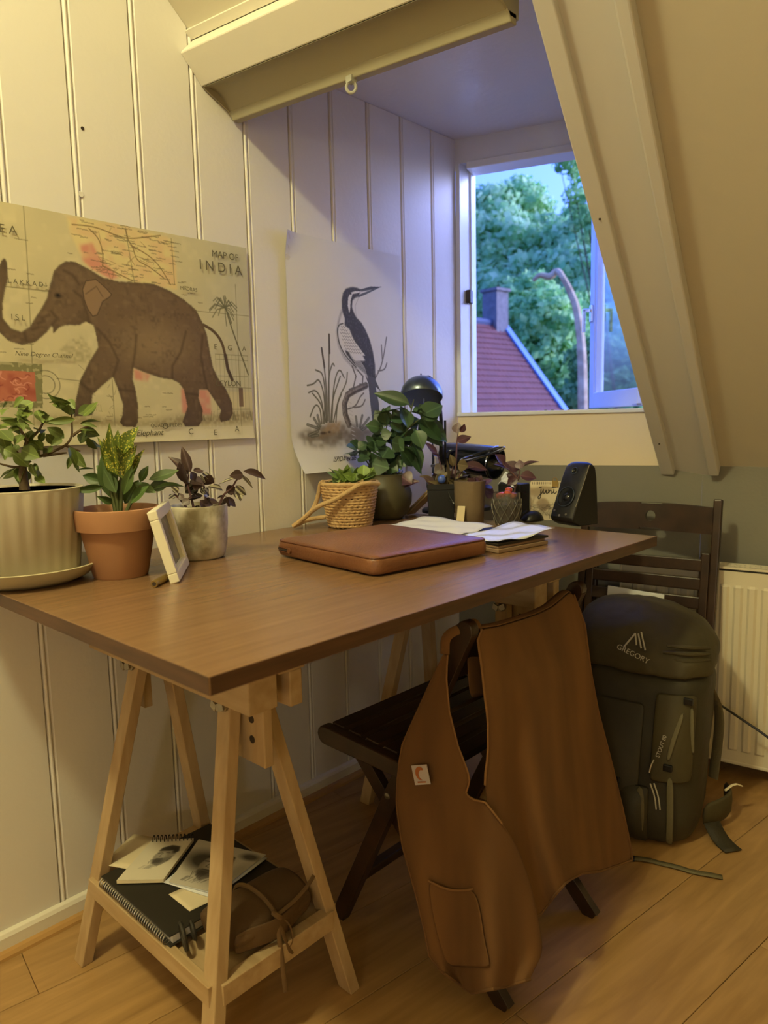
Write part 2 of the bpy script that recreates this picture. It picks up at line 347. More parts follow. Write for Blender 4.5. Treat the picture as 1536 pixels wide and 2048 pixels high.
# ------------------------------------------------------------------ print painter: colours painted on a fine grid
class Paint:
    def __init__(s, w, h, res, base):
        s.w, s.h, s.res = w, h, res; s.nx = int(w/res)+1; s.ny = int(h/res)+1
        s.X, s.Y = np.meshgrid(np.linspace(0, w, s.nx), np.linspace(0, h, s.ny)); s.C = np.ones((s.ny, s.nx, 3))*np.array(lin(base))
    def noise(s, cell, seed=0):
        g = np.random.default_rng(seed); a = g.random((int(s.h/cell)+3, int(s.w/cell)+3)); u = s.X/cell; v = s.Y/cell
        i = u.astype(int); j = v.astype(int); fu = u-i; fv = v-j; fu = fu*fu*(3-2*fu); fv = fv*fv*(3-2*fv)
        return (a[j, i]*(1-fu)+a[j, i+1]*fu)*(1-fv)+(a[j+1, i]*(1-fu)+a[j+1, i+1]*fu)*fv
    def poly(s, P):
        ins = np.zeros(s.X.shape, bool); n = len(P)
        for k in range(n):
            (x1, y1), (x2, y2) = P[k], P[(k+1) % n]
            if y1 == y2: continue
            c = ((y1 > s.Y) != (y2 > s.Y)) & (s.X < (x2-x1)*(s.Y-y1)/(y2-y1)+x1); ins ^= c
        return ins.astype(float)
    def dist(s, P):
        d = np.full(s.X.shape, 1e9)
        for (x1, y1), (x2, y2) in zip(P[:-1], P[1:]):
            dx, dy = x2-x1, y2-y1; l = dx*dx+dy*dy+1e-9
            t = np.clip(((s.X-x1)*dx+(s.Y-y1)*dy)/l, 0, 1); d = np.minimum(d, np.hypot(s.X-x1-t*dx, s.Y-y1-t*dy))
        return d
    def fill(s, m, c, a=1.0):
        m = (m*a)[..., None] if np.ndim(m) == 2 else m
        s.C = s.C*(1-m)+np.array(lin(c))*m
    def stroke(s, P, w, c, a=1.0): s.fill(np.clip((w/2-s.dist(P))/s.res+.5, 0, 1), c, a)
    def curve(s, P, w, c, a=1.0):
        for _ in range(3):
            Q = [P[0]]
            for (x0, y0), (x1, y1) in zip(P[:-1], P[1:]): Q += [(x0*.75+x1*.25, y0*.75+y1*.25), (x0*.25+x1*.75, y0*.25+y1*.75)]
            P = Q+[P[-1]]
        s.stroke(P, w, c, a)
    def blob(s, x, y, rx, ry, c, a=1.0): s.fill(np.clip(1.6-1.6*np.hypot((s.X-x)/rx, (s.Y-y)/ry), 0, 1), c, a)
    def blur(s, m, k):
        for _ in range(2):
            for ax in (0, 1):
                c = np.cumsum(np.pad(m, [(k+1, k) if i == ax else (0, 0) for i in (0, 1)], mode='edge'), ax)
                m = (np.take(c, range(2*k+1, c.shape[ax]), ax)-np.take(c, range(0, c.shape[ax]-2*k-1), ax))/(2*k+1)
        return m
    def build(s, name, fn, parent=None, solid=0):
        """fn(u, v) arrays in mm -> world coordinates (n, 3)"""
        V = fn(s.X.ravel(), s.Y.ravel()); nx, ny = s.nx, s.ny
        me = bpy.data.meshes.new(name)
        I = (np.arange(ny-1)[:, None]*nx+np.arange(nx-1)[None]).ravel()
        Q = np.stack([I, I+nx, I+nx+1, I+1], 1).astype(np.int32)
        me.vertices.add(len(V)); me.vertices.foreach_set('co', V.astype(np.float32).ravel())
        me.loops.add(Q.size); me.loops.foreach_set('vertex_index', Q.ravel())
        me.polygons.add(len(Q)); me.polygons.foreach_set('loop_start', np.arange(0, Q.size, 4, dtype=np.int32))
        me.polygons.foreach_set('use_smooth', np.ones(len(Q), bool))
        me.update(calc_edges=True)
        a = me.color_attributes.new('print', 'FLOAT_COLOR', 'POINT')
        c = np.ones((len(V), 4), np.float32); c[:, :3] = np.clip(s.C, 0, 1).reshape(-1, 3); a.data.foreach_set('color', c.ravel())
        me.materials.append(K['print'])
        o = bpy.data.objects.new(name, me); COL.objects.link(o)
        if parent: attach(o, parent)
        return o
L_ficus=[[157,559,1032,133,528,1063,16,0],[158,554,1038,131,536,1044,9,0],[164,552,1043,144,562,1023,14,0],[154,572,1026,152,607,1040,18,0],[153,574,1008,175,602,1014,16,0],[151,561,1016,160,509,1012,11,0],[179,561,999,186,585,997,9,0],[160,583,986,147,605,961,12,0],[174,542,970,175,555,931,17,0],[149,556,954,141,551,930,8,0],[144,585,993,140,578,974,15,0],[142,549,984,135,528,1004,16,0],[136,542,980,143,517,979,11,0],[131,518,995,119,515,977,10,0],[147,499,995,118,503,976,11,0],[112,500,995,85,506,977,15,0],[142,501,1047,136,477,1036,22,0],[141,493,1034,162,473,1022,19,0],[147,467,1027,171,489,1007,11,0],[107,506,1007,111,457,1018,12,0],[113,493,978,136,510,955,12,0],[146,474,967,173,492,954,22,0],[107,474,958,117,500,944,20,0],[114,470,980,112,457,950,17,0],[133,475,976,131,468,965,11,0],[95,484,936,102,451,920,20,0],[108,487,936,121,477,905,24,0],[143,488,943,156,491,920,9,0],[151,493,931,131,512,911,12,0],[125,467,1037,139,450,1027,13,0],[140,445,1001,171,453,982,19,0],[129,452,1011,138,463,1008,12,0],[113,478,1008,89,495,993,12,0],[116,536,999,138,551,986,13,0],[127,518,1034,105,529,1009,15,0],[148,484,1055,122,475,1038,11,0],[142,521,967,123,518,956,10,0],[151,531,1016,138,519,1017,9,0],[108,447,1025,124,421,1035,18,0],[93,449,989,66,432,978,18,0],[109,446,965,108,421,957,18,0],[79,444,1008,79,423,1002,17,0],[87,454,946,85,436,934,19,0],[120,456,970,135,472,957,16,0],[135,441,1011,143,425,1027,17,0],[136,475,1017,168,485,1027,14,0],[127,506,978,134,514,965,14,0],[150,477,993,165,457,977,14,0],[91,471,994,118,483,1003,15,0],[137,502,1005,118,528,999,11,0],[153,502,966,154,488,958,12,0],[136,574,1027,149,527,1058,16,0],[172,545,1045,139,529,1047,8,0],[139,562,1052,156,566,1035,13,0],[158,578,1023,181,597,1046,17,0],[133,582,1000,120,624,987,16,0],[176,556,1017,159,515,1013,11,0],[173,567,1007,187,589,1003,8,0],[144,585,979,141,614,966,12,0],[165,548,964,183,566,932,17,0],[155,560,948,163,562,924,7,0],[148,588,1001,130,587,982,15,0],[154,543,989,149,518,1004,15,0],[168,534,984,169,514,973,11,0],[110,530,995,106,518,981,10,0],[126,504,998,116,494,983,11,0],[122,496,995,106,504,978,14,0],[141,493,1040,145,472,1018,21,0],[108,512,1037,102,497,1033,19,0],[93,485,1020,123,504,997,11,0],[110,500,1003,97,461,1024,12,0],[127,491,979,115,528,965,12,0],[144,478,973,151,500,954,21,0],[132,467,961,148,484,938,18,0],[97,471,982,96,449,958,16,0],[104,484,972,128,465,962,11,0],[93,491,927,56,471,917,19,0],[113,491,942,126,473,913,22,0],[119,504,943,139,502,920,8,0],[135,498,922,166,501,909,12,0],[141,460,1045,157,444,1034,12,0],[130,450,994,113,463,966,18,0],[126,450,1003,112,469,1006,11,0],[149,471,1013,177,470,1000,11,0],[160,511,993,141,535,972,12,0],[114,517,1034,144,515,1011,14,0],[101,502,1056,113,487,1031,11,0],[152,524,971,144,517,960,9,0],[155,522,1025,123,519,1019,8,0],[115,441,1018,107,430,1038,17,0],[103,445,990,107,417,985,17,0],[97,456,967,60,442,968,17,0],[98,436,1006,116,410,1007,16,0],[91,453,943,75,437,935,18,0],[111,452,978,110,477,975,15,0],[122,441,1016,126,419,1022,16,0],[119,477,1016,150,488,1015,14,0],[124,505,980,146,508,969,13,0],[138,484,988,109,474,981,14,0]]
P_ficus_trunk=[[0.122,0.484,0.872],[0.122,0.483,0.902],[0.122,0.482,0.927],[0.123,0.485,0.954],[0.125,0.492,0.981]]
P_ficus_b0=[[0.123,0.486,0.95],[0.133,0.514,0.955],[0.141,0.536,0.965],[0.146,0.55,0.972],[0.15,0.56,0.987],[0.15,0.561,1.011],[0.151,0.562,1.032]]
P_ficus_b1=[[0.133,0.514,0.955],[0.146,0.55,0.959]]
P_ficus_b2=[[0.125,0.492,0.981],[0.133,0.513,1.0],[0.136,0.521,1.022]]
P_ficus_b3=[[0.125,0.492,0.981],[0.121,0.482,1.008],[0.124,0.488,1.031]]
P_ficus_b4=[[0.123,0.485,0.951],[0.115,0.465,0.977],[0.109,0.448,0.994],[0.105,0.436,1.009]]
P_ficus_b5=[[0.146,0.55,0.972],[0.149,0.558,0.966],[0.154,0.571,0.961]]
P_ficus_b6=[[0.15,0.56,0.988],[0.155,0.574,0.999],[0.16,0.589,1.005]]
P_ficus_b7=[[0.122,0.484,0.939],[0.117,0.471,0.937],[0.108,0.445,0.947]]
L_croton=[[203,585,899,189,536,894,12,0],[201,591,906,168,564,919,18,0],[196,597,919,178,586,936,12,0],[205,570,931,190,546,931,3,0],[209,599,869,211,568,884,11,0],[208,604,872,199,587,960,24,0],[215,604,900,196,585,986,18,1],[231,601,929,235,586,1009,16,1],[204,620,938,214,624,993,26,1],[229,612,955,255,629,1003,23,1],[224,606,914,219,601,978,25,1],[236,609,920,253,625,971,16,1],[228,610,894,255,637,964,15,1],[210,617,885,201,636,948,15,0],[207,620,866,220,643,907,25,0],[239,616,869,257,640,899,27,0],[232,639,904,242,651,933,14,0],[232,656,907,248,708,921,21,0],[226,657,892,244,691,899,18,0],[251,654,891,262,710,894,8,0],[216,637,902,244,662,883,17,0],[224,597,888,211,584,929,19,0],[207,612,880,198,631,917,17,1],[235,605,885,253,616,936,16,0],[216,598,901,211,592,948,21,0],[207,609,872,203,605,914,18,0],[214,602,939,215,584,983,15,1],[215,616,946,211,613,998,15,1],[209,627,937,225,634,990,18,1],[228,599,920,226,582,967,18,1],[230,620,905,241,638,951,15,1],[231,608,912,222,607,958,20,1]]
P_croton_s0=[[0.214,0.6,0.841],[0.212,0.597,0.873],[0.21,0.594,0.89]]
P_croton_s1=[[0.216,0.605,0.841],[0.218,0.609,0.878],[0.219,0.611,0.927]]
P_croton_s2=[[0.219,0.611,0.84],[0.224,0.62,0.866],[0.233,0.639,0.898]]
P_croton_s3=[[0.215,0.603,0.841],[0.214,0.602,0.887],[0.208,0.589,0.907]]
L_inch=[[169,776,905,140,752,943,17,0],[175,770,889,182,754,930,21,0],[183,779,912,195,796,913,11,0],[191,788,905,202,793,888,14,1],[179,802,893,195,820,896,20,0],[176,774,894,195,789,886,24,0],[177,786,886,153,777,868,23,1],[193,792,875,191,807,862,17,1],[177,801,862,157,774,855,21,0],[183,797,851,193,813,844,20,0],[201,801,857,208,816,848,11,0],[152,772,852,135,759,869,16,1],[160,756,871,155,745,884,13,1],[146,756,866,153,739,860,10,1],[172,760,857,155,759,870,10,0],[173,786,843,165,793,829,13,1],[204,830,871,200,797,882,13,1],[207,835,869,215,854,876,17,0],[229,844,881,240,860,861,14,1],[208,859,870,223,859,849,17,1],[238,856,903,234,827,902,17,0],[223,868,908,238,914,890,14,0],[233,855,904,236,879,873,17,1],[228,851,896,206,818,885,9,1],[202,840,858,201,817,857,9,0],[208,834,858,203,845,837,17,0],[214,836,855,214,852,837,13,0],[201,821,843,197,839,839,10,0],[175,777,875,173,791,860,18,0],[182,768,857,177,752,849,15,0],[185,778,895,185,772,913,17,0],[189,799,840,190,786,855,18,0],[175,777,911,163,768,962,16,0],[165,771,890,166,758,932,20,0],[170,786,914,176,807,909,11,0],[187,796,907,196,808,895,13,1],[194,793,899,196,816,887,19,0],[178,778,890,195,794,885,23,0],[168,795,886,163,776,869,22,1],[190,789,880,198,794,866,16,1],[182,794,858,161,767,853,20,0]]
P_inch_s0=[[0.175,0.781,0.833],[0.172,0.777,0.862],[0.169,0.772,0.887],[0.171,0.775,0.906]]
P_inch_s1=[[0.168,0.771,0.888],[0.16,0.758,0.906]]
P_inch_s2=[[0.199,0.82,0.833],[0.203,0.825,0.852],[0.207,0.832,0.866],[0.214,0.844,0.874],[0.221,0.854,0.894],[0.226,0.862,0.904]]
P_inch_s3=[[0.186,0.8,0.832],[0.187,0.801,0.861],[0.185,0.798,0.891]]
P_inch_s4=[[0.169,0.772,0.834],[0.162,0.761,0.856],[0.155,0.75,0.869]]
L_basket=[[144,1273,858,167,1312,872,27,0],[155,1279,867,147,1288,895,27,0],[109,1266,854,111,1266,896,21,0],[112,1257,853,99,1229,884,16,0],[97,1265,852,76,1231,853,10,0],[137,1271,860,122,1270,891,23,0],[148,1299,858,159,1311,888,25,0],[118,1267,852,108,1237,877,21,0],[110,1236,853,91,1241,881,17,0],[107,1264,853,102,1264,878,17,0],[122,1271,859,111,1246,872,13,0],[145,1274,859,157,1291,868,17,0],[136,1258,859,155,1253,875,16,0],[128,1266,858,112,1254,863,15,0],[122,1290,851,106,1271,865,20,0],[129,1265,853,97,1256,859,18,0],[108,1243,852,127,1262,873,18,0],[145,1291,849,162,1285,871,15,0],[148,1274,856,160,1262,875,14,0],[138,1300,851,160,1316,869,13,0],[96,1250,862,79,1231,889,22,0],[116,1262,864,121,1285,877,13,0],[133,1274,862,120,1240,872,21,0],[128,1283,860,140,1271,890,21,0],[105,1251,861,104,1243,887,17,0],[129,1272,854,136,1291,874,16,0],[138,1303,862,103,1290,870,17,0],[97,1256,857,98,1274,880,12,0],[96,1264,856,81,1243,868,22,0],[121,1258,853,112,1225,882,17,0],[143,1287,861,174,1297,887,22,0],[109,1239,861,89,1214,880,13,0],[130,1272,861,130,1285,882,16,0],[124,1269,854,141,1296,867,23,0],[124,1245,864,111,1244,880,16,0],[98,1256,862,127,1262,888,16,0],[130,1269,860,145,1291,876,18,0],[139,1267,854,137,1280,876,15,0],[100,1270,862,91,1275,881,12,0],[133,1286,855,99,1266,872,21,0],[117,1286,851,90,1281,866,18,0],[105,1242,855,89,1233,865,22,0]]
L_gard=[[143,1470,1045,65,1415,1077,34,0],[149,1454,982,121,1461,1043,36,0],[125,1485,984,127,1521,1008,34,0],[110,1480,1012,73,1469,1004,27,0],[172,1483,1006,190,1534,1041,48,0],[146,1502,1003,204,1554,943,54,0],[160,1457,1023,158,1494,1018,12,0],[166,1472,1023,188,1465,1043,22,0],[143,1478,979,168,1532,949,17,0],[161,1472,975,186,1472,927,36,0],[128,1483,940,156,1515,900,18,0],[142,1479,936,155,1499,854,23,0],[78,1438,996,49,1434,1031,30,0],[104,1418,996,105,1407,1036,29,0],[79,1455,995,62,1467,1032,20,0],[81,1419,984,61,1385,992,29,0],[85,1452,993,124,1471,980,25,0],[99,1429,991,115,1452,992,17,0],[68,1425,952,49,1424,967,27,0],[82,1432,966,115,1439,961,29,0],[119,1439,961,147,1485,955,39,0],[111,1451,941,120,1492,928,27,0],[139,1434,928,145,1481,879,43,0],[116,1448,907,140,1454,878,25,0],[116,1416,933,120,1384,906,44,0],[87,1462,901,88,1486,885,30,0],[73,1447,897,43,1448,876,32,0],[74,1404,928,73,1377,939,27,0],[38,1378,932,33,1353,950,28,0],[54,1362,932,68,1380,941,28,0],[32,1376,914,12,1378,921,28,0],[22,1386,914,32,1355,908,17,0],[53,1362,913,75,1388,917,32,0],[62,1415,913,45,1440,892,32,0],[62,1402,899,87,1423,864,49,0],[96,1389,948,116,1403,929,43,0],[86,1450,951,121,1447,932,42,0],[82,1418,962,81,1455,946,39,0],[40,1415,942,74,1408,953,32,0],[119,1435,947,148,1438,923,36,0],[106,1479,960,80,1479,980,35,0],[99,1414,943,86,1392,924,34,0],[96,1444,917,137,1443,913,37,0],[92,1399,909,62,1394,890,36,0],[104,1421,879,135,1429,870,34,0],[70,1439,976,46,1435,991,30,0],[93,1457,976,100,1486,992,27,0],[81,1417,889,79,1389,871,34,0],[114,1463,980,98,1451,951,34,0],[131,1481,960,109,1475,940,32,0],[95,1452,870,88,1409,882,16,1],[125,1430,865,105,1442,885,16,1],[109,1458,862,100,1479,878,16,1],[124,1420,858,128,1425,821,30,1],[140,1431,855,176,1437,837,41,2],[136,1430,824,188,1453,844,23,2],[144,1455,1036,91,1370,1016,32,0],[127,1471,981,98,1451,1033,35,0],[130,1477,988,132,1518,1006,33,0],[137,1450,1004,122,1415,1002,25,0],[175,1487,1016,201,1538,1041,46,0],[159,1501,1011,188,1549,928,51,0],[159,1467,1032,189,1465,1023,11,0],[153,1481,1026,154,1515,1037,21,0],[156,1466,980,174,1505,933,16,0],[143,1490,982,140,1477,931,35,0],[126,1474,932,119,1502,874,18,0],[156,1462,945,185,1469,866,22,0],[95,1420,990,108,1407,1031,28,0],[94,1420,1006,97,1442,1044,28,0],[76,1441,985,79,1457,1020,19,0],[88,1426,986,41,1417,979,28,0],[115,1422,994,134,1456,972,23,0],[97,1421,992,98,1457,980,16,0],[93,1402,944,96,1385,962,25,0],[100,1402,964,123,1419,970,28,0],[98,1448,959,140,1470,982,37,0],[91,1458,943,106,1497,944,26,0],[133,1446,932,164,1484,898,42,0],[110,1456,906,130,1445,872,23,0],[99,1445,922,90,1447,887,42,0],[84,1449,896,106,1453,884,28,0],[100,1404,899,87,1395,876,30,0],[52,1418,924,56,1391,940,26,0],[48,1361,929,46,1327,939,27,0],[25,1403,933,30,1430,942,27,0],[48,1351,917,12,1346,916,26,0],[43,1375,923,52,1344,918,16,0],[56,1356,904,91,1369,903,30,0],[92,1388,922,115,1382,908,30,0],[84,1382,891,132,1398,878,46,0],[91,1392,951,116,1410,947,41,0],[89,1450,952,96,1480,932,40,0],[87,1424,959,125,1423,953,37,0],[48,1421,933,81,1417,938,31,0],[125,1417,945,139,1451,937,34,0],[117,1460,962,92,1457,981,33,0],[103,1418,941,67,1416,926,32,0]]
P_gard_s0=[[0.088,1.422,0.839],[0.089,1.423,0.903],[0.09,1.424,0.962],[0.097,1.431,0.993]]
P_gard_s1=[[0.099,1.432,0.839],[0.117,1.45,0.902],[0.135,1.466,0.975],[0.145,1.476,1.033],[0.15,1.48,1.057]]
P_gard_s2=[[0.088,1.422,0.839],[0.056,1.393,0.89],[0.038,1.376,0.932]]
P_gard_s3=[[0.102,1.436,0.839],[0.125,1.457,0.897],[0.143,1.474,0.938],[0.154,1.484,0.974]]
P_gard_s4=[[0.136,1.468,0.98],[0.158,1.488,1.003]]
P_gard_s5=[[0.089,1.423,0.903],[0.075,1.41,0.948]]
P_gard_s6=[[0.145,1.476,1.033],[0.139,1.47,1.047]]
P_gard_s7=[[0.11,1.443,0.854],[0.113,1.446,0.871]]
L_blackpot=[[264,1461,884,245,1447,865,28,1],[283,1478,883,278,1470,914,16,0],[289,1483,967,285,1497,994,23,2],[293,1478,947,315,1510,957,21,2],[311,1473,969,323,1473,990,14,2],[299,1503,887,341,1545,871,21,2],[262,1438,917,242,1414,946,16,2],[242,1441,917,250,1464,907,9,2],[284,1457,847,288,1442,904,14,0],[296,1477,888,320,1491,883,26,0],[289,1493,873,306,1501,864,28,0],[281,1488,851,317,1502,860,18,0],[286,1472,832,298,1497,840,11,0],[276,1468,843,297,1485,855,11,0],[294,1482,837,289,1456,850,13,0],[290,1484,841,290,1459,858,12,0],[259,1439,852,275,1465,868,16,0],[246,1460,843,252,1491,851,14,0],[253,1467,850,280,1483,875,10,1],[266,1447,832,247,1416,848,10,0],[288,1468,835,294,1495,848,15,0],[247,1444,830,260,1457,848,15,1],[257,1457,846,285,1459,854,19,0],[266,1469,842,278,1452,860,13,0],[237,1447,853,217,1417,859,9,0],[280,1499,836,286,1512,849,15,0],[290,1482,844,282,1455,862,13,1],[252,1440,836,235,1414,860,17,1],[268,1488,830,283,1501,835,12,0],[288,1482,840,312,1500,849,13,0],[256,1448,844,271,1468,857,16,0],[247,1446,849,265,1464,852,11,0],[236,1451,844,243,1464,873,20,1],[266,1446,843,249,1454,865,18,0],[288,1463,834,281,1461,855,10,0],[265,1485,833,260,1507,850,17,1],[287,1472,831,273,1464,855,14,1],[252,1460,832,244,1440,859,17,0],[287,1475,844,275,1472,866,14,1],[269,1450,837,253,1451,852,17,0],[255,1481,847,281,1476,872,16,0],[278,1499,849,279,1500,866,13,0],[276,1487,845,306,1511,859,19,0],[263,1459,839,273,1445,857,12,1],[254,1441,844,277,1435,865,15,0],[269,1468,850,239,1453,857,16,0],[295,1482,849,256,1472,861,19,0],[281,1500,830,280,1485,856,16,0],[266,1454,834,285,1454,847,19,0],[269,1450,837,291,1478,843,12,0],[255,1469,848,217,1464,864,14,0],[262,1461,845,273,1465,871,18,0],[260,1483,839,243,1445,855,16,1]]
P_black_s0=[[0.283,1.477,0.827],[0.288,1.481,0.883],[0.29,1.483,0.946],[0.293,1.485,0.969]]
P_black_s1=[[0.268,1.465,0.827],[0.263,1.461,0.865],[0.251,1.451,0.914]]
P_black_s2=[[0.276,1.471,0.827],[0.282,1.476,0.883]]
P_black_s3=[[0.287,1.48,0.827],[0.298,1.489,0.874],[0.323,1.51,0.88]]
L_kraft=[[336,1476,839,346,1478,857,18,0],[348,1491,836,358,1493,861,22,0],[367,1487,837,379,1510,852,22,0],[359,1506,824,373,1530,808,32,0],[349,1474,837,340,1463,856,16,0],[360,1490,836,352,1481,855,21,0],[367,1499,829,375,1515,833,25,0]]
P_kraft_s0=[[0.351,1.486,0.829],[0.355,1.489,0.852]]
L_glass=[[445,1533,875,411,1515,893,23,0],[449,1530,878,487,1555,897,17,0],[453,1523,878,447,1529,900,20,0],[432,1511,876,394,1496,892,22,0],[416,1508,889,401,1494,915,27,0],[454,1522,861,485,1547,855,23,0],[444,1525,853,421,1512,865,22,0],[444,1522,858,427,1506,838,20,0],[447,1533,819,462,1543,816,10,0],[444,1530,848,428,1526,866,18,0]]
P_glass_s0=[[0.437,1.517,0.786],[0.44,1.519,0.831],[0.448,1.524,0.858],[0.451,1.526,0.876]]
P_glass_s1=[[0.448,1.524,0.853],[0.429,1.512,0.874],[0.413,1.501,0.894]]
P_rope1=[[0.095,1.197,0.856],[0.083,1.199,0.853],[0.073,1.203,0.834],[0.061,1.204,0.807],[0.053,1.197,0.784],[0.041,1.184,0.765],[0.043,1.157,0.753]]
P_rope2=[[0.2,1.285,0.849],[0.201,1.25,0.854],[0.19,1.23,0.852],[0.173,1.206,0.835],[0.151,1.183,0.816],[0.122,1.167,0.805],[0.091,1.164,0.79],[0.065,1.151,0.765],[0.041,1.141,0.748]]
P_rope3=[[0.075,1.22,0.765],[0.059,1.203,0.762],[0.059,1.174,0.762],[0.046,1.146,0.751]]
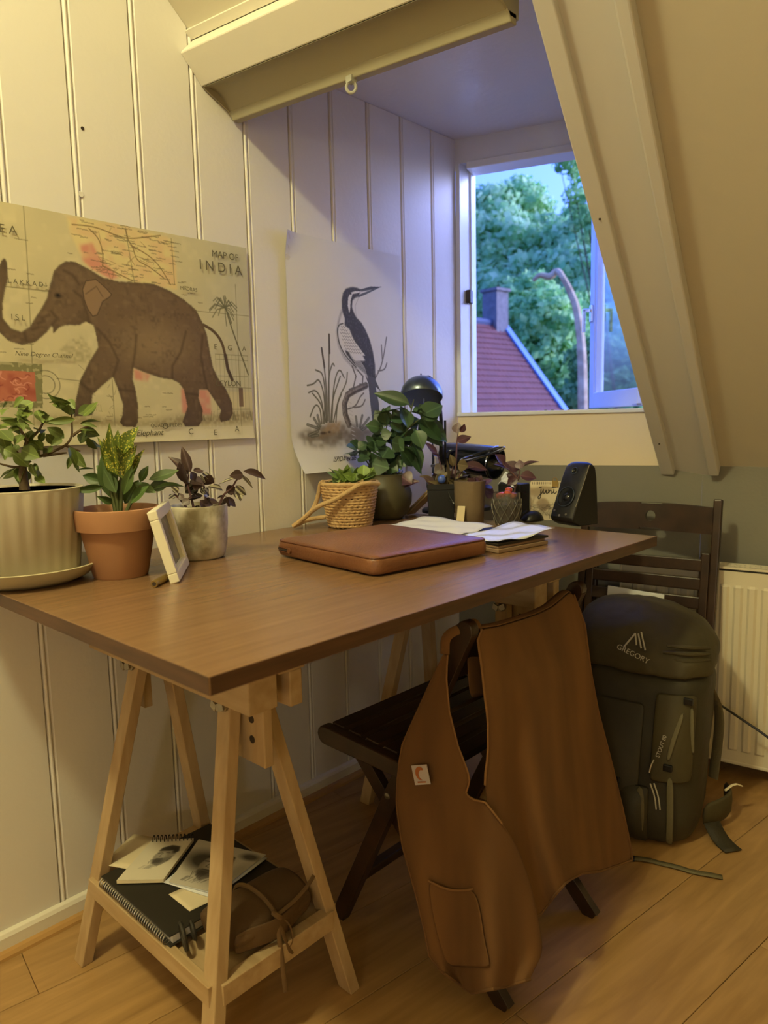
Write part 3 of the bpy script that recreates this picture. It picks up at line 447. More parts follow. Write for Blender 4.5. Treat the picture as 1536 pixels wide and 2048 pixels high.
APRON1=[18,30,[[7127,8952,6237],[7131,8952,6238],[7134,8952,6239],[7138,8952,6240],[7142,8952,6240],[7145,8952,6241],[7149,8952,6242],[7153,8952,6243],[7156,8952,6243],[7160,8952,6244],[7164,8952,6245],[7167,8952,6246],[7171,8952,6246],[7174,8952,6247],[7178,8952,6248],[7182,8952,6249],[7185,8952,6249],[7189,8952,6250],[7018,8943,6030],[7028,8942,6033],[7038,8941,6035],[7048,8941,6037],[7057,8941,6039],[7065,8941,6041],[7074,8942,6043],[7082,8943,6044],[7091,8944,6046],[7099,8944,6048],[7108,8945,6050],[7118,8944,6052],[7127,8944,6054],[7137,8943,6056],[7147,8942,6059],[7156,8941,6061],[7166,8940,6063],[7175,8940,6065],[6881,8934,5770],[6900,8932,5776],[6918,8930,5780],[6936,8929,5785],[6953,8930,5789],[6969,8931,5792],[6985,8933,5795],[7000,8934,5798],[7016,8936,5802],[7032,8937,5805],[7049,8937,5809],[7067,8936,5813],[7085,8934,5818],[7104,8932,5823],[7122,8930,5828],[7140,8928,5833],[7158,8927,5837],[7175,8927,5841],[6720,8923,5448],[6752,8920,5458],[6783,8917,5466],[6813,8916,5474],[6841,8917,5481],[6869,8919,5487],[6895,8922,5493],[6921,8925,5498],[6948,8928,5504],[6975,8929,5511],[7004,8928,5518],[7034,8926,5527],[7065,8923,5535],[7096,8919,5544],[7127,8916,5553],[7157,8913,5562],[7186,8911,5569],[7214,8912,5576],[6565,8913,5139],[6610,8909,5152],[6653,8906,5165],[6694,8905,5176],[6734,8906,5186],[6771,8909,5195],[6808,8913,5204],[6845,8917,5212],[6882,8920,5221],[6921,8921,5231],[6961,8920,5242],[7003,8917,5255],[7046,8912,5268],[7089,8907,5281],[7131,8902,5294],[7173,8898,5306],[7212,8897,5317],[7250,8898,5327],[6391,8902,4791],[6454,8896,4811],[6514,8893,4829],[6572,8893,4846],[6627,8895,4861],[6680,8899,4875],[6732,8904,4888],[6784,8909,4901],[6837,8912,4915],[6892,8913,4930],[6948,8911,4947],[7007,8906,4965],[7066,8900,4984],[7126,8893,5003],[7184,8886,5022],[7241,8882,5040],[7294,8881,5056],[7346,8882,5070],[6215,8890,4426],[6297,8884,4453],[6375,8881,4478],[6450,8881,4501],[6521,8884,4521],[6590,8889,4540],[6658,8896,4558],[6725,8902,4577],[6794,8905,4597],[6866,8905,4618],[6939,8901,4642],[7015,8894,4667],[7092,8886,4694],[7168,8877,4720],[7242,8869,4745],[7313,8864,4768],[7381,8863,4789],[7446,8865,4808],[6156,8879,4137],[6251,8872,4170],[6342,8869,4200],[6428,8869,4227],[6510,8873,4252],[6590,8880,4275],[6668,8887,4297],[6746,8892,4320],[6827,8895,4345],[6909,8894,4371],[6995,8889,4400],[7082,8881,4431],[7170,8870,4463],[7257,8860,4495],[7341,8851,4525],[7422,8846,4552],[7499,8846,4577],[7572,8850,4599],[6128,8868,3901],[6232,8860,3939],[6331,8857,3973],[6425,8858,4003],[6514,8863,4031],[6601,8871,4057],[6687,8879,4083],[6773,8885,4109],[6861,8887,4137],[6952,8885,4168],[7046,8879,4201],[7141,8869,4237],[7237,8857,4273],[7332,8846,4309],[7423,8837,4343],[7510,8832,4374],[7593,8832,4401],[7670,8838,4424],[6111,8861,3759],[6217,8853,3798],[6319,8850,3834],[6415,8852,3866],[6506,8858,3895],[6595,8866,3921],[6682,8874,3948],[6770,8880,3975],[6861,8883,4005],[6955,8880,4038],[7051,8873,4074],[7149,8862,4111],[7248,8850,4150],[7345,8838,4187],[7438,8829,4223],[7527,8824,4255],[7611,8825,4283],[7690,8831,4307],[6107,8855,3649],[6213,8847,3688],[6312,8844,3724],[6406,8847,3755],[6495,8854,3784],[6581,8863,3810],[6667,8872,3835],[6753,8878,3863],[6843,8880,3893],[6937,8876,3927],[7033,8868,3964],[7130,8856,4002],[7228,8844,4041],[7323,8832,4078],[7415,8823,4114],[7503,8819,4146],[7586,8820,4174],[7664,8826,4199],[6104,8850,3556],[6209,8841,3597],[6308,8837,3634],[6399,8840,3664],[6484,8849,3690],[6565,8862,3714],[6647,8873,3738],[6732,8879,3765],[6822,8878,3797],[6917,8871,3833],[7013,8860,3872],[7110,8848,3911],[7204,8837,3948],[7296,8828,3984],[7385,8821,4018],[7471,8816,4050],[7554,8815,4080],[7633,8819,4106],[6102,8847,3482],[6212,8836,3526],[6316,8830,3565],[6410,8834,3597],[6496,8846,3623],[6579,8861,3646],[6662,8873,3671],[6752,8879,3700],[6847,8876,3735],[6947,8866,3775],[7049,8853,3816],[7148,8840,3857],[7245,8830,3895],[7338,8823,3931],[7429,8818,3966],[7518,8813,3999],[7605,8810,4032],[7686,8813,4059],[6100,8843,3418],[6219,8831,3466],[6331,8824,3509],[6432,8829,3543],[6524,8842,3571],[6612,8859,3595],[6702,8873,3622],[6798,8878,3654],[6902,8873,3694],[7011,8860,3738],[7120,8845,3783],[7226,8832,3827],[7328,8823,3867],[7425,8818,3904],[7521,8814,3940],[7616,8809,3976],[7708,8805,4011],[7795,8809,4041],[6098,8841,3372],[6235,8827,3427],[6363,8820,3476],[6479,8824,3516],[6585,8839,3548],[6686,8858,3576],[6790,8872,3607],[6900,8876,3646],[7019,8869,3692],[7142,8854,3743],[7265,8838,3794],[7384,8824,3843],[7497,8816,3887],[7605,8812,3928],[7710,8810,3967],[7813,8808,4006],[7912,8811,4040],[7997,8831,4063],[6113,8832,3223],[6262,8815,3282],[6402,8805,3334],[6525,8811,3373],[6634,8831,3401],[6739,8855,3426],[6849,8872,3456],[6970,8874,3501],[7101,8862,3556],[7236,8840,3617],[7370,8819,3676],[7495,8806,3730],[7612,8801,3776],[7722,8803,3818],[7830,8806,3858],[7935,8810,3897],[8031,8826,3927],[8103,8874,3935],[6157,8819,3026],[6322,8796,3090],[6473,8784,3144],[6603,8794,3181],[6716,8822,3204],[6825,8853,3223],[6942,8872,3252],[7075,8871,3306],[7222,8850,3374],[7373,8819,3448],[7518,8793,3518],[7650,8780,3577],[7769,8783,3624],[7879,8796,3663],[7983,8814,3699],[8078,8843,3726],[8153,8901,3732],[8194,9006,3705],[6202,8805,2829],[6380,8777,2898],[6541,8764,2954],[6675,8779,2987],[6790,8815,3003],[6901,8852,3017],[7026,8872,3045],[7170,8866,3109],[7331,8836,3190],[7495,8797,3277],[7650,8767,3356],[7786,8757,3419],[7904,8770,3463],[8007,8800,3496],[8097,8847,3515],[8169,8920,3516],[8219,9025,3493],[8244,9171,3442],[6272,8786,2601],[6462,8753,2675],[6631,8740,2731],[6766,8762,2757],[6878,8808,2763],[6991,8853,2769],[7122,8873,2796],[7279,8859,2873],[7455,8817,2971],[7632,8769,3073],[7793,8736,3161],[7929,8733,3223],[8038,8765,3259],[8122,8829,3270],[8185,8926,3258],[8232,9047,3228],[8269,9184,3185],[8287,9353,3120],[6376,8766,2390],[6571,8728,2466],[6738,8717,2518],[6866,8747,2533],[6971,8803,2525],[7080,8854,2522],[7214,8873,2547],[7378,8850,2637],[7563,8796,2750],[7746,8739,2864],[7908,8706,2957],[8036,8714,3014],[8129,8770,3034],[8190,8870,3020],[8231,9001,2983],[8269,9139,2941],[8306,9283,2896],[8324,9459,2828],[6494,8742,2154],[6692,8700,2232],[6857,8692,2277],[6976,8733,2278],[7073,8801,2255],[7179,8857,2242],[7318,8871,2268],[7492,8836,2374],[7687,8769,2505],[7876,8704,2632],[8034,8675,2726],[8148,8703,2771],[8216,8796,2762],[8249,8942,2714],[8273,9104,2655],[8308,9252,2607],[8347,9398,2562],[8365,9581,2490],[6601,8720,1942],[6799,8674,2019],[6957,8671,2056],[7066,8724,2041],[7153,8802,2002],[7255,8861,1981],[7397,8869,2009],[7579,8821,2130],[7781,8742,2277],[7971,8672,2414],[8123,8649,2506],[8221,8698,2535],[8267,8822,2501],[8283,8994,2432],[8302,9164,2365],[8340,9309,2321],[8383,9450,2281],[8400,9635,2207],[6695,8697,1736],[6893,8649,1812],[7044,8653,1838],[7142,8717,1807],[7221,8805,1753],[7322,8865,1725],[7470,8864,1757],[7660,8804,1895],[7869,8714,2059],[8059,8640,2203],[8202,8628,2290],[8283,8702,2300],[8308,8856,2238],[8312,9048,2151],[8329,9223,2081],[8372,9363,2042],[8418,9499,2007],[8434,9687,1930],[6787,8675,1531],[6983,8626,1604],[7125,8637,1618],[7211,8714,1569],[7282,8810,1500],[7382,8869,1467],[7536,8859,1504],[7734,8785,1660],[7948,8683,1839],[8136,8609,1989],[8268,8609,2068],[8331,8706,2057],[8340,8884,1973],[8336,9087,1875],[8355,9259,1806],[8403,9390,1776],[8453,9520,1747],[8467,9711,1667],[6871,8652,1323],[7064,8603,1394],[7196,8624,1393],[7271,8713,1325],[7336,8816,1242],[7437,8873,1206],[7598,8850,1252],[7805,8762,1428],[8023,8651,1622],[8208,8579,1775],[8328,8594,1842],[8373,8716,1808],[8368,8915,1702],[8358,9126,1595],[8381,9294,1531],[8435,9415,1510],[8488,9540,1487],[8500,9735,1402],[6931,8633,1147],[7121,8586,1213],[7242,8615,1199],[7307,8715,1114],[7366,8823,1019],[7468,8876,982],[7636,8842,1036],[7849,8741,1228],[8071,8623,1435],[8252,8552,1590],[8362,8578,1649],[8397,8713,1600],[8384,8922,1483],[8374,9132,1375],[8401,9291,1318],[8461,9401,1308],[8515,9520,1290],[8525,9717,1202],[6978,8619,1006],[7157,8573,1064],[7264,8610,1034],[7314,8718,931],[7361,8829,824],[7459,8878,783],[7626,8835,841],[7840,8724,1044],[8058,8600,1258],[8235,8526,1417],[8341,8547,1479],[8379,8666,1441],[8375,8850,1343],[8374,9034,1255],[8409,9167,1217],[8473,9255,1224],[8530,9357,1218],[8536,9542,1134],[7102,8604,951],[7266,8560,998],[7355,8604,953],[7387,8719,833],[7422,8833,714],[7511,8878,667],[7672,8827,725],[7879,8709,934],[8089,8582,1149],[8254,8510,1303],[8348,8534,1357],[8377,8652,1316],[8372,8822,1224],[8375,8985,1150],[8415,9094,1131],[8484,9159,1155],[8541,9242,1162],[8545,9414,1085],[7184,8595,914],[7337,8552,955],[7414,8601,898],[7436,8720,767],[7463,8835,640],[7546,8878,590],[7702,8822,649],[7906,8699,861],[8110,8569,1076],[8267,8499,1227],[8352,8526,1275],[8375,8643,1231],[8369,8805,1143],[8374,8954,1080],[8418,9047,1073],[8490,9096,1110],[8548,9167,1124],[8550,9329,1052],[7240,8588,889],[7387,8546,924],[7456,8599,860],[7470,8721,721],[7491,8837,589],[7570,8877,537],[7724,8818,596],[7925,8692,810],[8124,8561,1026],[8276,8492,1174],[8355,8520,1218],[8374,8637,1172],[8366,8794,1086],[8374,8933,1030],[8420,9014,1032],[8495,9052,1077],[8553,9115,1098],[8554,9271,1029]]]
APRON2=[22,26,[[7489,9475,6612],[7506,9587,6601],[7516,9711,6587],[7516,9852,6568],[7510,10001,6551],[7507,10146,6543],[7509,10287,6537],[7510,10430,6531],[7508,10582,6524],[7504,10737,6516],[7506,10887,6511],[7516,11026,6510],[7526,11162,6518],[7530,11309,6525],[7524,11474,6526],[7512,11651,6529],[7493,11817,6552],[7480,11977,6580],[7468,12134,6610],[7452,12296,6642],[7439,12457,6665],[7471,12545,6589],[7521,9311,6470],[7546,9420,6462],[7562,9546,6448],[7563,9693,6426],[7558,9850,6407],[7557,10000,6398],[7563,10140,6393],[7570,10283,6389],[7570,10437,6382],[7566,10603,6372],[7565,10766,6364],[7573,10919,6359],[7581,11069,6363],[7583,11231,6365],[7575,11415,6359],[7557,11616,6352],[7535,11804,6366],[7521,11983,6386],[7509,12156,6410],[7495,12334,6437],[7483,12512,6454],[7514,12619,6377],[7575,9283,6288],[7608,9385,6283],[7628,9505,6271],[7631,9654,6249],[7625,9814,6228],[7623,9965,6220],[7632,10103,6219],[7642,10241,6217],[7643,10395,6212],[7637,10565,6201],[7632,10735,6192],[7636,10896,6185],[7642,11052,6187],[7643,11222,6186],[7631,11417,6175],[7607,11634,6160],[7580,11839,6166],[7564,12028,6181],[7553,12207,6202],[7540,12390,6225],[7528,12575,6239],[7560,12689,6164],[7632,9251,6108],[7671,9346,6107],[7696,9462,6098],[7700,9611,6075],[7693,9776,6052],[7690,9928,6045],[7701,10063,6046],[7714,10197,6048],[7717,10350,6044],[7708,10523,6033],[7699,10700,6022],[7700,10868,6013],[7705,11030,6013],[7704,11206,6010],[7689,11411,5993],[7659,11644,5969],[7628,11864,5967],[7609,12064,5977],[7599,12249,5994],[7587,12437,6014],[7577,12626,6026],[7608,12747,5953],[7688,9210,5931],[7733,9297,5935],[7760,9408,5927],[7764,9558,5903],[7754,9726,5878],[7750,9878,5871],[7763,10008,5874],[7779,10134,5880],[7784,10279,5879],[7776,10450,5869],[7765,10627,5858],[7765,10796,5848],[7770,10957,5848],[7768,11132,5843],[7752,11340,5822],[7717,11583,5791],[7681,11814,5780],[7659,12021,5784],[7649,12208,5798],[7639,12396,5815],[7629,12587,5823],[7657,12714,5751],[7744,9163,5758],[7791,9245,5763],[7820,9355,5757],[7821,9508,5730],[7808,9681,5701],[7801,9836,5693],[7815,9962,5699],[7836,10078,5710],[7846,10214,5714],[7839,10378,5706],[7829,10553,5696],[7829,10718,5687],[7837,10875,5687],[7838,11045,5683],[7823,11253,5659],[7784,11504,5620],[7743,11745,5601],[7718,11959,5598],[7708,12150,5608],[7697,12340,5621],[7686,12536,5625],[7711,12674,5553],[7800,9120,5585],[7850,9199,5593],[7879,9309,5586],[7879,9463,5558],[7863,9641,5525],[7853,9798,5516],[7868,9919,5525],[7894,10025,5542],[7909,10149,5551],[7906,10305,5547],[7897,10475,5539],[7898,10639,5530],[7907,10791,5531],[7910,10957,5527],[7892,11170,5497],[7846,11434,5449],[7802,11683,5422],[7777,11900,5414],[7768,12088,5422],[7762,12274,5433],[7750,12473,5433],[7751,12658,5347],[7844,9103,5403],[7889,9189,5408],[7911,9307,5397],[7900,9478,5360],[7873,9673,5317],[7859,9833,5307],[7875,9952,5318],[7906,10048,5341],[7926,10162,5356],[7926,10312,5356],[7918,10478,5349],[7919,10641,5341],[7931,10790,5342],[7936,10952,5339],[7919,11165,5306],[7868,11438,5249],[7819,11700,5212],[7789,11927,5198],[7779,12121,5200],[7772,12310,5208],[7759,12515,5203],[7756,12710,5116],[7863,9103,5208],[7906,9192,5212],[7929,9312,5200],[7916,9488,5160],[7885,9690,5112],[7868,9855,5101],[7885,9972,5114],[7920,10060,5143],[7946,10164,5164],[7949,10309,5167],[7940,10475,5161],[7941,10639,5152],[7953,10789,5153],[7960,10950,5150],[7942,11166,5112],[7887,11452,5046],[7832,11729,4998],[7799,11968,4975],[7788,12169,4973],[7781,12362,4977],[7768,12573,4968],[7762,12779,4879],[7877,9081,5017],[7923,9169,5024],[7947,9291,5012],[7933,9470,4968],[7899,9681,4915],[7879,9851,4902],[7897,9967,4918],[7937,10048,4952],[7968,10144,4979],[7974,10285,4985],[7965,10454,4979],[7963,10623,4968],[7975,10777,4967],[7983,10941,4962],[7964,11164,4919],[7905,11464,4843],[7843,11758,4782],[7806,12012,4751],[7794,12221,4743],[7789,12419,4743],[7776,12637,4729],[7769,12855,4638],[7892,9058,4828],[7940,9146,4835],[7965,9268,4824],[7951,9451,4778],[7914,9669,4719],[7892,9844,4703],[7910,9960,4721],[7955,10035,4762],[7992,10123,4796],[8001,10260,4805],[7990,10431,4798],[7987,10606,4784],[7997,10766,4780],[8005,10934,4774],[7986,11162,4725],[7921,11476,4638],[7855,11789,4565],[7813,12057,4524],[7801,12275,4510],[7797,12477,4507],[7786,12701,4489],[7776,12930,4395],[7902,9018,4644],[7955,9102,4655],[7983,9223,4645],[7969,9410,4596],[7929,9635,4532],[7904,9816,4513],[7923,9933,4533],[7973,10002,4579],[8016,10082,4620],[8028,10216,4632],[8017,10391,4624],[8010,10574,4607],[8019,10742,4598],[8026,10915,4590],[8007,11150,4535],[7938,11479,4437],[7865,11811,4349],[7820,12096,4297],[7807,12323,4278],[7806,12531,4270],[7796,12762,4247],[7785,13004,4151],[7905,8967,4464],[7966,9046,4480],[7998,9166,4472],[7986,9356,4421],[7944,9589,4351],[7916,9778,4329],[7936,9897,4349],[7990,9963,4400],[8040,10037,4448],[8055,10169,4463],[8043,10348,4454],[8034,10543,4431],[8040,10721,4418],[8047,10902,4405],[8028,11147,4344],[7956,11491,4235],[7880,11841,4133],[7831,12143,4071],[7820,12381,4045],[7823,12594,4033],[7816,12832,4007],[7805,13088,3908],[7916,8939,4277],[7980,9016,4296],[8015,9137,4289],[8004,9330,4235],[7960,9570,4160],[7930,9766,4134],[7949,9888,4155],[8009,9948,4213],[8065,10014,4269],[8084,10142,4288],[8072,10326,4277],[8058,10531,4249],[8062,10720,4231],[8069,10907,4215],[8049,11159,4147],[7976,11515,4028],[7897,11881,3914],[7846,12197,3841],[7836,12442,3810],[7844,12657,3796],[7841,12898,3767],[7831,13164,3667],[7939,8935,4084],[8001,9019,4101],[8035,9143,4092],[8023,9340,4035],[7978,9586,3955],[7945,9787,3927],[7965,9909,3950],[8028,9963,4015],[8091,10019,4079],[8114,10142,4103],[8101,10328,4092],[8084,10541,4060],[8084,10739,4035],[8090,10933,4016],[8070,11190,3943],[7997,11554,3815],[7915,11933,3689],[7862,12261,3606],[7854,12512,3570],[7865,12726,3556],[7867,12966,3525],[7857,13239,3424],[7964,8937,3890],[8022,9029,3903],[8055,9157,3892],[8043,9357,3833],[7996,9608,3747],[7961,9813,3717],[7981,9936,3741],[8048,9984,3813],[8117,10030,3887],[8145,10145,3917],[8131,10333,3906],[8110,10555,3868],[8107,10764,3838],[8111,10964,3814],[8092,11226,3736],[8017,11597,3599],[7933,11988,3461],[7879,12328,3369],[7871,12583,3328],[7888,12796,3313],[7894,13035,3281],[7885,13315,3180],[7990,8941,3695],[8043,9042,3703],[8074,9176,3689],[8062,9378,3628],[8015,9633,3537],[7977,9842,3504],[7997,9965,3530],[8069,10007,3610],[8144,10041,3695],[8177,10149,3732],[8162,10338,3720],[8137,10570,3676],[8129,10789,3639],[8131,10995,3611],[8112,11261,3528],[8038,11639,3382],[7952,12041,3232],[7895,12392,3130],[7889,12652,3085],[7910,12862,3069],[7921,13099,3037],[7913,13386,2934],[8015,8946,3499],[8062,9057,3501],[8092,9195,3485],[8081,9399,3421],[8034,9657,3327],[7994,9870,3292],[8013,9994,3319],[8089,10028,3407],[8171,10052,3502],[8208,10151,3546],[8194,10340,3535],[8163,10582,3484],[8151,10812,3439],[8151,11026,3407],[8132,11296,3318],[8058,11679,3164],[7971,12092,3002],[7912,12453,2890],[7907,12717,2840],[7933,12925,2824],[7948,13160,2791],[7941,13452,2688],[8040,8953,3301],[8082,9073,3298],[8109,9216,3279],[8099,9421,3213],[8053,9682,3115],[8012,9897,3078],[8031,10021,3107],[8109,10050,3203],[8198,10062,3309],[8240,10153,3361],[8225,10342,3350],[8190,10594,3292],[8172,10837,3238],[8170,11058,3200],[8152,11332,3107],[8078,11720,2945],[7990,12143,2771],[7930,12514,2649],[7926,12783,2593],[7956,12989,2576],[7976,13221,2544],[7969,13519,2441],[8067,8971,3101],[8101,9103,3089],[8127,9251,3066],[8118,9457,2999],[8072,9719,2898],[8030,9935,2860],[8049,10059,2891],[8131,10082,2995],[8225,10082,3112],[8273,10164,3173],[8258,10353,3162],[8218,10614,3097],[8194,10870,3033],[8188,11098,2990],[8171,11376,2891],[8099,11767,2722],[8009,12198,2536],[7948,12578,2404],[7945,12852,2343],[7979,13055,2327],[8004,13284,2295],[7998,13586,2191],[8094,9003,2894],[8121,9147,2873],[8144,9301,2846],[8136,9507,2778],[8092,9768,2676],[8050,9985,2637],[8068,10109,2670],[8152,10125,2781],[8253,10113,2911],[8305,10184,2981],[8291,10372,2972],[8246,10642,2899],[8215,10911,2824],[8206,11148,2775],[8190,11428,2670],[8119,11821,2495],[8030,12258,2299],[7968,12646,2157],[7965,12924,2090],[8003,13124,2074],[8032,13347,2043],[8028,13653,1940],[8120,9037,2685],[8140,9193,2655],[8160,9352,2623],[8154,9557,2555],[8113,9817,2451],[8070,10033,2413],[8087,10156,2448],[8174,10165,2568],[8280,10141,2710],[8338,10201,2790],[8324,10386,2782],[8274,10666,2701],[8236,10948,2616],[8224,11193,2559],[8208,11475,2449],[8139,11868,2268],[8050,12310,2062],[7987,12706,1910],[7985,12987,1838],[8027,13183,1823],[8061,13401,1793],[8057,13709,1691],[8145,9074,2472],[8158,9241,2433],[8176,9405,2398],[8172,9608,2329],[8133,9865,2226],[8091,10080,2188],[8108,10201,2225],[8197,10204,2353],[8308,10168,2509],[8371,10217,2599],[8357,10400,2593],[8302,10689,2503],[8257,10985,2405],[8241,11240,2340],[8225,11524,2226],[8159,11917,2039],[8071,12362,1824],[8007,12764,1662],[8005,13048,1585],[8051,13241,1570],[8089,13454,1542],[8086,13764,1440],[8171,9149,2247],[8177,9327,2197],[8192,9495,2158],[8191,9696,2090],[8155,9948,1988],[8114,10158,1952],[8130,10277,1992],[8221,10273,2129],[8336,10224,2298],[8404,10260,2399],[8391,10438,2395],[8330,10735,2298],[8279,11044,2187],[8257,11307,2114],[8242,11591,1995],[8179,11981,1804],[8093,12426,1580],[8029,12832,1411],[8027,13118,1328],[8075,13305,1314],[8118,13509,1289],[8116,13819,1187],[8197,9245,2011],[8197,9432,1952],[8208,9605,1908],[8209,9801,1841],[8178,10047,1742],[8138,10252,1710],[8154,10367,1753],[8245,10355,1898],[8365,10292,2080],[8437,10315,2194],[8424,10488,2194],[8359,10791,2088],[8300,11114,1964],[8274,11384,1882],[8259,11669,1758],[8199,12053,1564],[8115,12497,1333],[8051,12904,1156],[8049,13190,1068],[8101,13372,1055],[8147,13567,1033],[8146,13874,933],[8222,9344,1770],[8215,9538,1702],[8224,9713,1654],[8227,9904,1590],[8201,10141,1495],[8163,10337,1469],[8178,10446,1517],[8270,10425,1671],[8393,10347,1867],[8470,10354,1994],[8458,10519,1998],[8388,10826,1885],[8321,11160,1748],[8289,11437,1657],[8274,11718,1530],[8217,12094,1335],[8137,12531,1099],[8072,12936,915],[8070,13219,824],[8124,13392,812],[8174,13575,794],[8174,13876,699]]]
APATCH=[[0.6503, 0.8796, 0.418], [0.6845, 0.8788, 0.4311], [0.6941, 0.8771, 0.4006], [0.6601, 0.8778, 0.3868]]
APOCK=[[0.6941,0.8667,0.2346],[0.708,0.8729,0.2292],[0.7207,0.8805,0.2247],[0.7372,0.8832,0.2278],[0.7596,0.8779,0.241],[0.7845,0.8684,0.2595],[0.6987,0.8633,0.2103],[0.7134,0.8718,0.2108],[0.727,0.8815,0.2102],[0.7474,0.8822,0.2176],[0.775,0.8729,0.2336],[0.8025,0.8623,0.2504],[0.7099,0.8594,0.1724],[0.7231,0.8694,0.1724],[0.7347,0.8812,0.1706],[0.7547,0.8822,0.179],[0.7832,0.871,0.1984],[0.8116,0.8587,0.2184],[0.7238,0.8574,0.1351],[0.7333,0.8705,0.1316],[0.7438,0.8824,0.1291],[0.7643,0.8812,0.1396],[0.7933,0.8676,0.1618],[0.8211,0.8543,0.1832],[0.7362,0.8637,0.0971],[0.7424,0.8801,0.0899],[0.7591,0.8828,0.0968],[0.7883,0.8683,0.121],[0.8184,0.8512,0.1474],[0.8365,0.8496,0.1578]]
EART={'body': [(216, 88), (235, 87), (262, 97), (288, 109), (323, 113), (361, 110), (399, 108), (438, 119), (470, 134), (498, 153), (514, 181), (523, 206), (528, 239), (535, 277), (547, 299), (568, 325), (583, 356), (584, 380), (573, 395), (550, 399), (546, 387), (552, 372), (535, 349), (518, 326), (496, 326), (493, 345), (502, 371), (501, 394), (489, 407), (456, 408), (449, 397), (456, 382), (464, 364), (457, 327), (446, 313), (430, 306), (402, 303), (367, 293), (341, 284), (337, 308), (342, 329), (345, 360), (343, 395), (336, 406), (310, 404), (303, 395), (310, 381), (313, 360), (304, 329), (295, 304), (273, 320), (250, 340), (245, 364), (247, 380), (210, 383), (211, 367), (222, 331), (228, 311), (248, 277), (269, 246), (266, 220), (262, 204), (247, 198), (233, 206), (206, 208), (193, 214), (182, 226), (181, 210), (170, 224), (147, 244), (122, 250), (99, 244), (85, 230), (78, 200), (79, 165), (88, 128), (99, 103), (105, 98), (108, 108), (108, 132), (100, 156), (94, 181), (93, 205), (106, 222), (124, 227), (140, 216), (150, 200), (164, 180), (175, 161), (183, 135), (192, 109), (202, 98)], 'ear': [(245, 137), (253, 120), (274, 114), (294, 129), (305, 140), (300, 146), (285, 156), (272, 183), (262, 187), (252, 172), (247, 156)], 'tail': [(516, 184), (540, 194), (561, 215), (570, 248), (575, 279), (586, 302)], 'folds': [[(270, 210), (293, 235), (309, 271), (295, 304)], [(353, 217), (347, 252), (339, 284)], [(470, 202), (454, 247), (432, 277), (430, 306)], [(512, 207), (505, 252), (511, 292), (518, 326)], [(181, 210), (191, 197), (182, 185)], [(228, 142), (244, 153), (254, 198)], [(211, 106), (227, 111), (239, 128)], [(163, 199), (176, 192)], [(154, 209), (167, 203)], [(144, 221), (155, 216)], [(129, 229), (131, 242)], [(228, 317), (247, 333)], [(304, 329), (338, 332)], [(459, 334), (491, 338)]], 'eye': [(196, 154)], 'map': [(225, 4), (331, 1), (449, 9), (454, 57), (455, 114), (422, 114), (399, 110), (353, 112), (275, 98), (255, 88), (238, 55), (227, 29)], 'pink': [(248, 54), (272, 44), (281, 65), (297, 79), (324, 105), (306, 111), (268, 96), (249, 82)], 'pink2': [(449, 323), (523, 326), (526, 383), (450, 379)], 'pink3': [(341, 285), (378, 296), (370, 311), (341, 308)], 'stamp': [(67, 282), (157, 284), (152, 367), (60, 363)], 'stamp2': [(65, 298), (142, 299), (141, 354), (61, 354)], 'post': [(161, 322), (188, 321)], 'lines': [[(145, -1), (144, 91), (139, 275), (132, 427)], [(344, 6), (357, 115)], [(605, 86), (607, 428)], [(81, 148), (182, 148)], [(498, 155), (640, 154)], [(182, 310), (232, 314)], [(446, 316), (640, 321)], [(293, 309), (292, 405)], [(447, 9), (449, 104)]], 'roads': [[(234, 17), (281, 13), (323, 23), (352, 25), (390, 15), (422, 7)], [(345, 9), (351, 38), (384, 47), (414, 66), (439, 105)], [(267, 19), (287, 35), (293, 63), (290, 86)], [(290, 86), (318, 96), (353, 108)], [(358, 40), (364, 66), (390, 73), (424, 93)]], 'palm': [(575, 138), (586, 175), (607, 227), (632, 289)], 'palmtop': [(571, 123)], 'temple': [(232, 222), (253, 250), (255, 277), (221, 278), (194, 279), (193, 254)], 'house': [(543, 246), (640, 241), (632, 384), (535, 383)], 'ground': [(136, 381), (254, 384), (360, 396), (450, 382), (546, 383), (637, 372), (641, 400), (545, 406), (444, 406), (303, 405), (134, 398)], 'strip': [(57, 398), (640, 410), (638, 445), (55, 424)], 'txt': {'MAP OF': (579, 27), 'I N D I A': (566, 55), 'MADRAS': (480, 111), 'CEYLON': (571, 312), 'Nine Degree Channel': (160, 267), 'L A K K A D I': (140, 138), 'I S L': (118, 202), 'E      G      A': (581, 231), 'QUADRUPEDES': (407, 404), 'Elephant': (366, 419), 'O': (404, 406), 'C': (466, 419), 'E': (529, 423), 'A': (589, 416), 'E A': (113, 48)}}
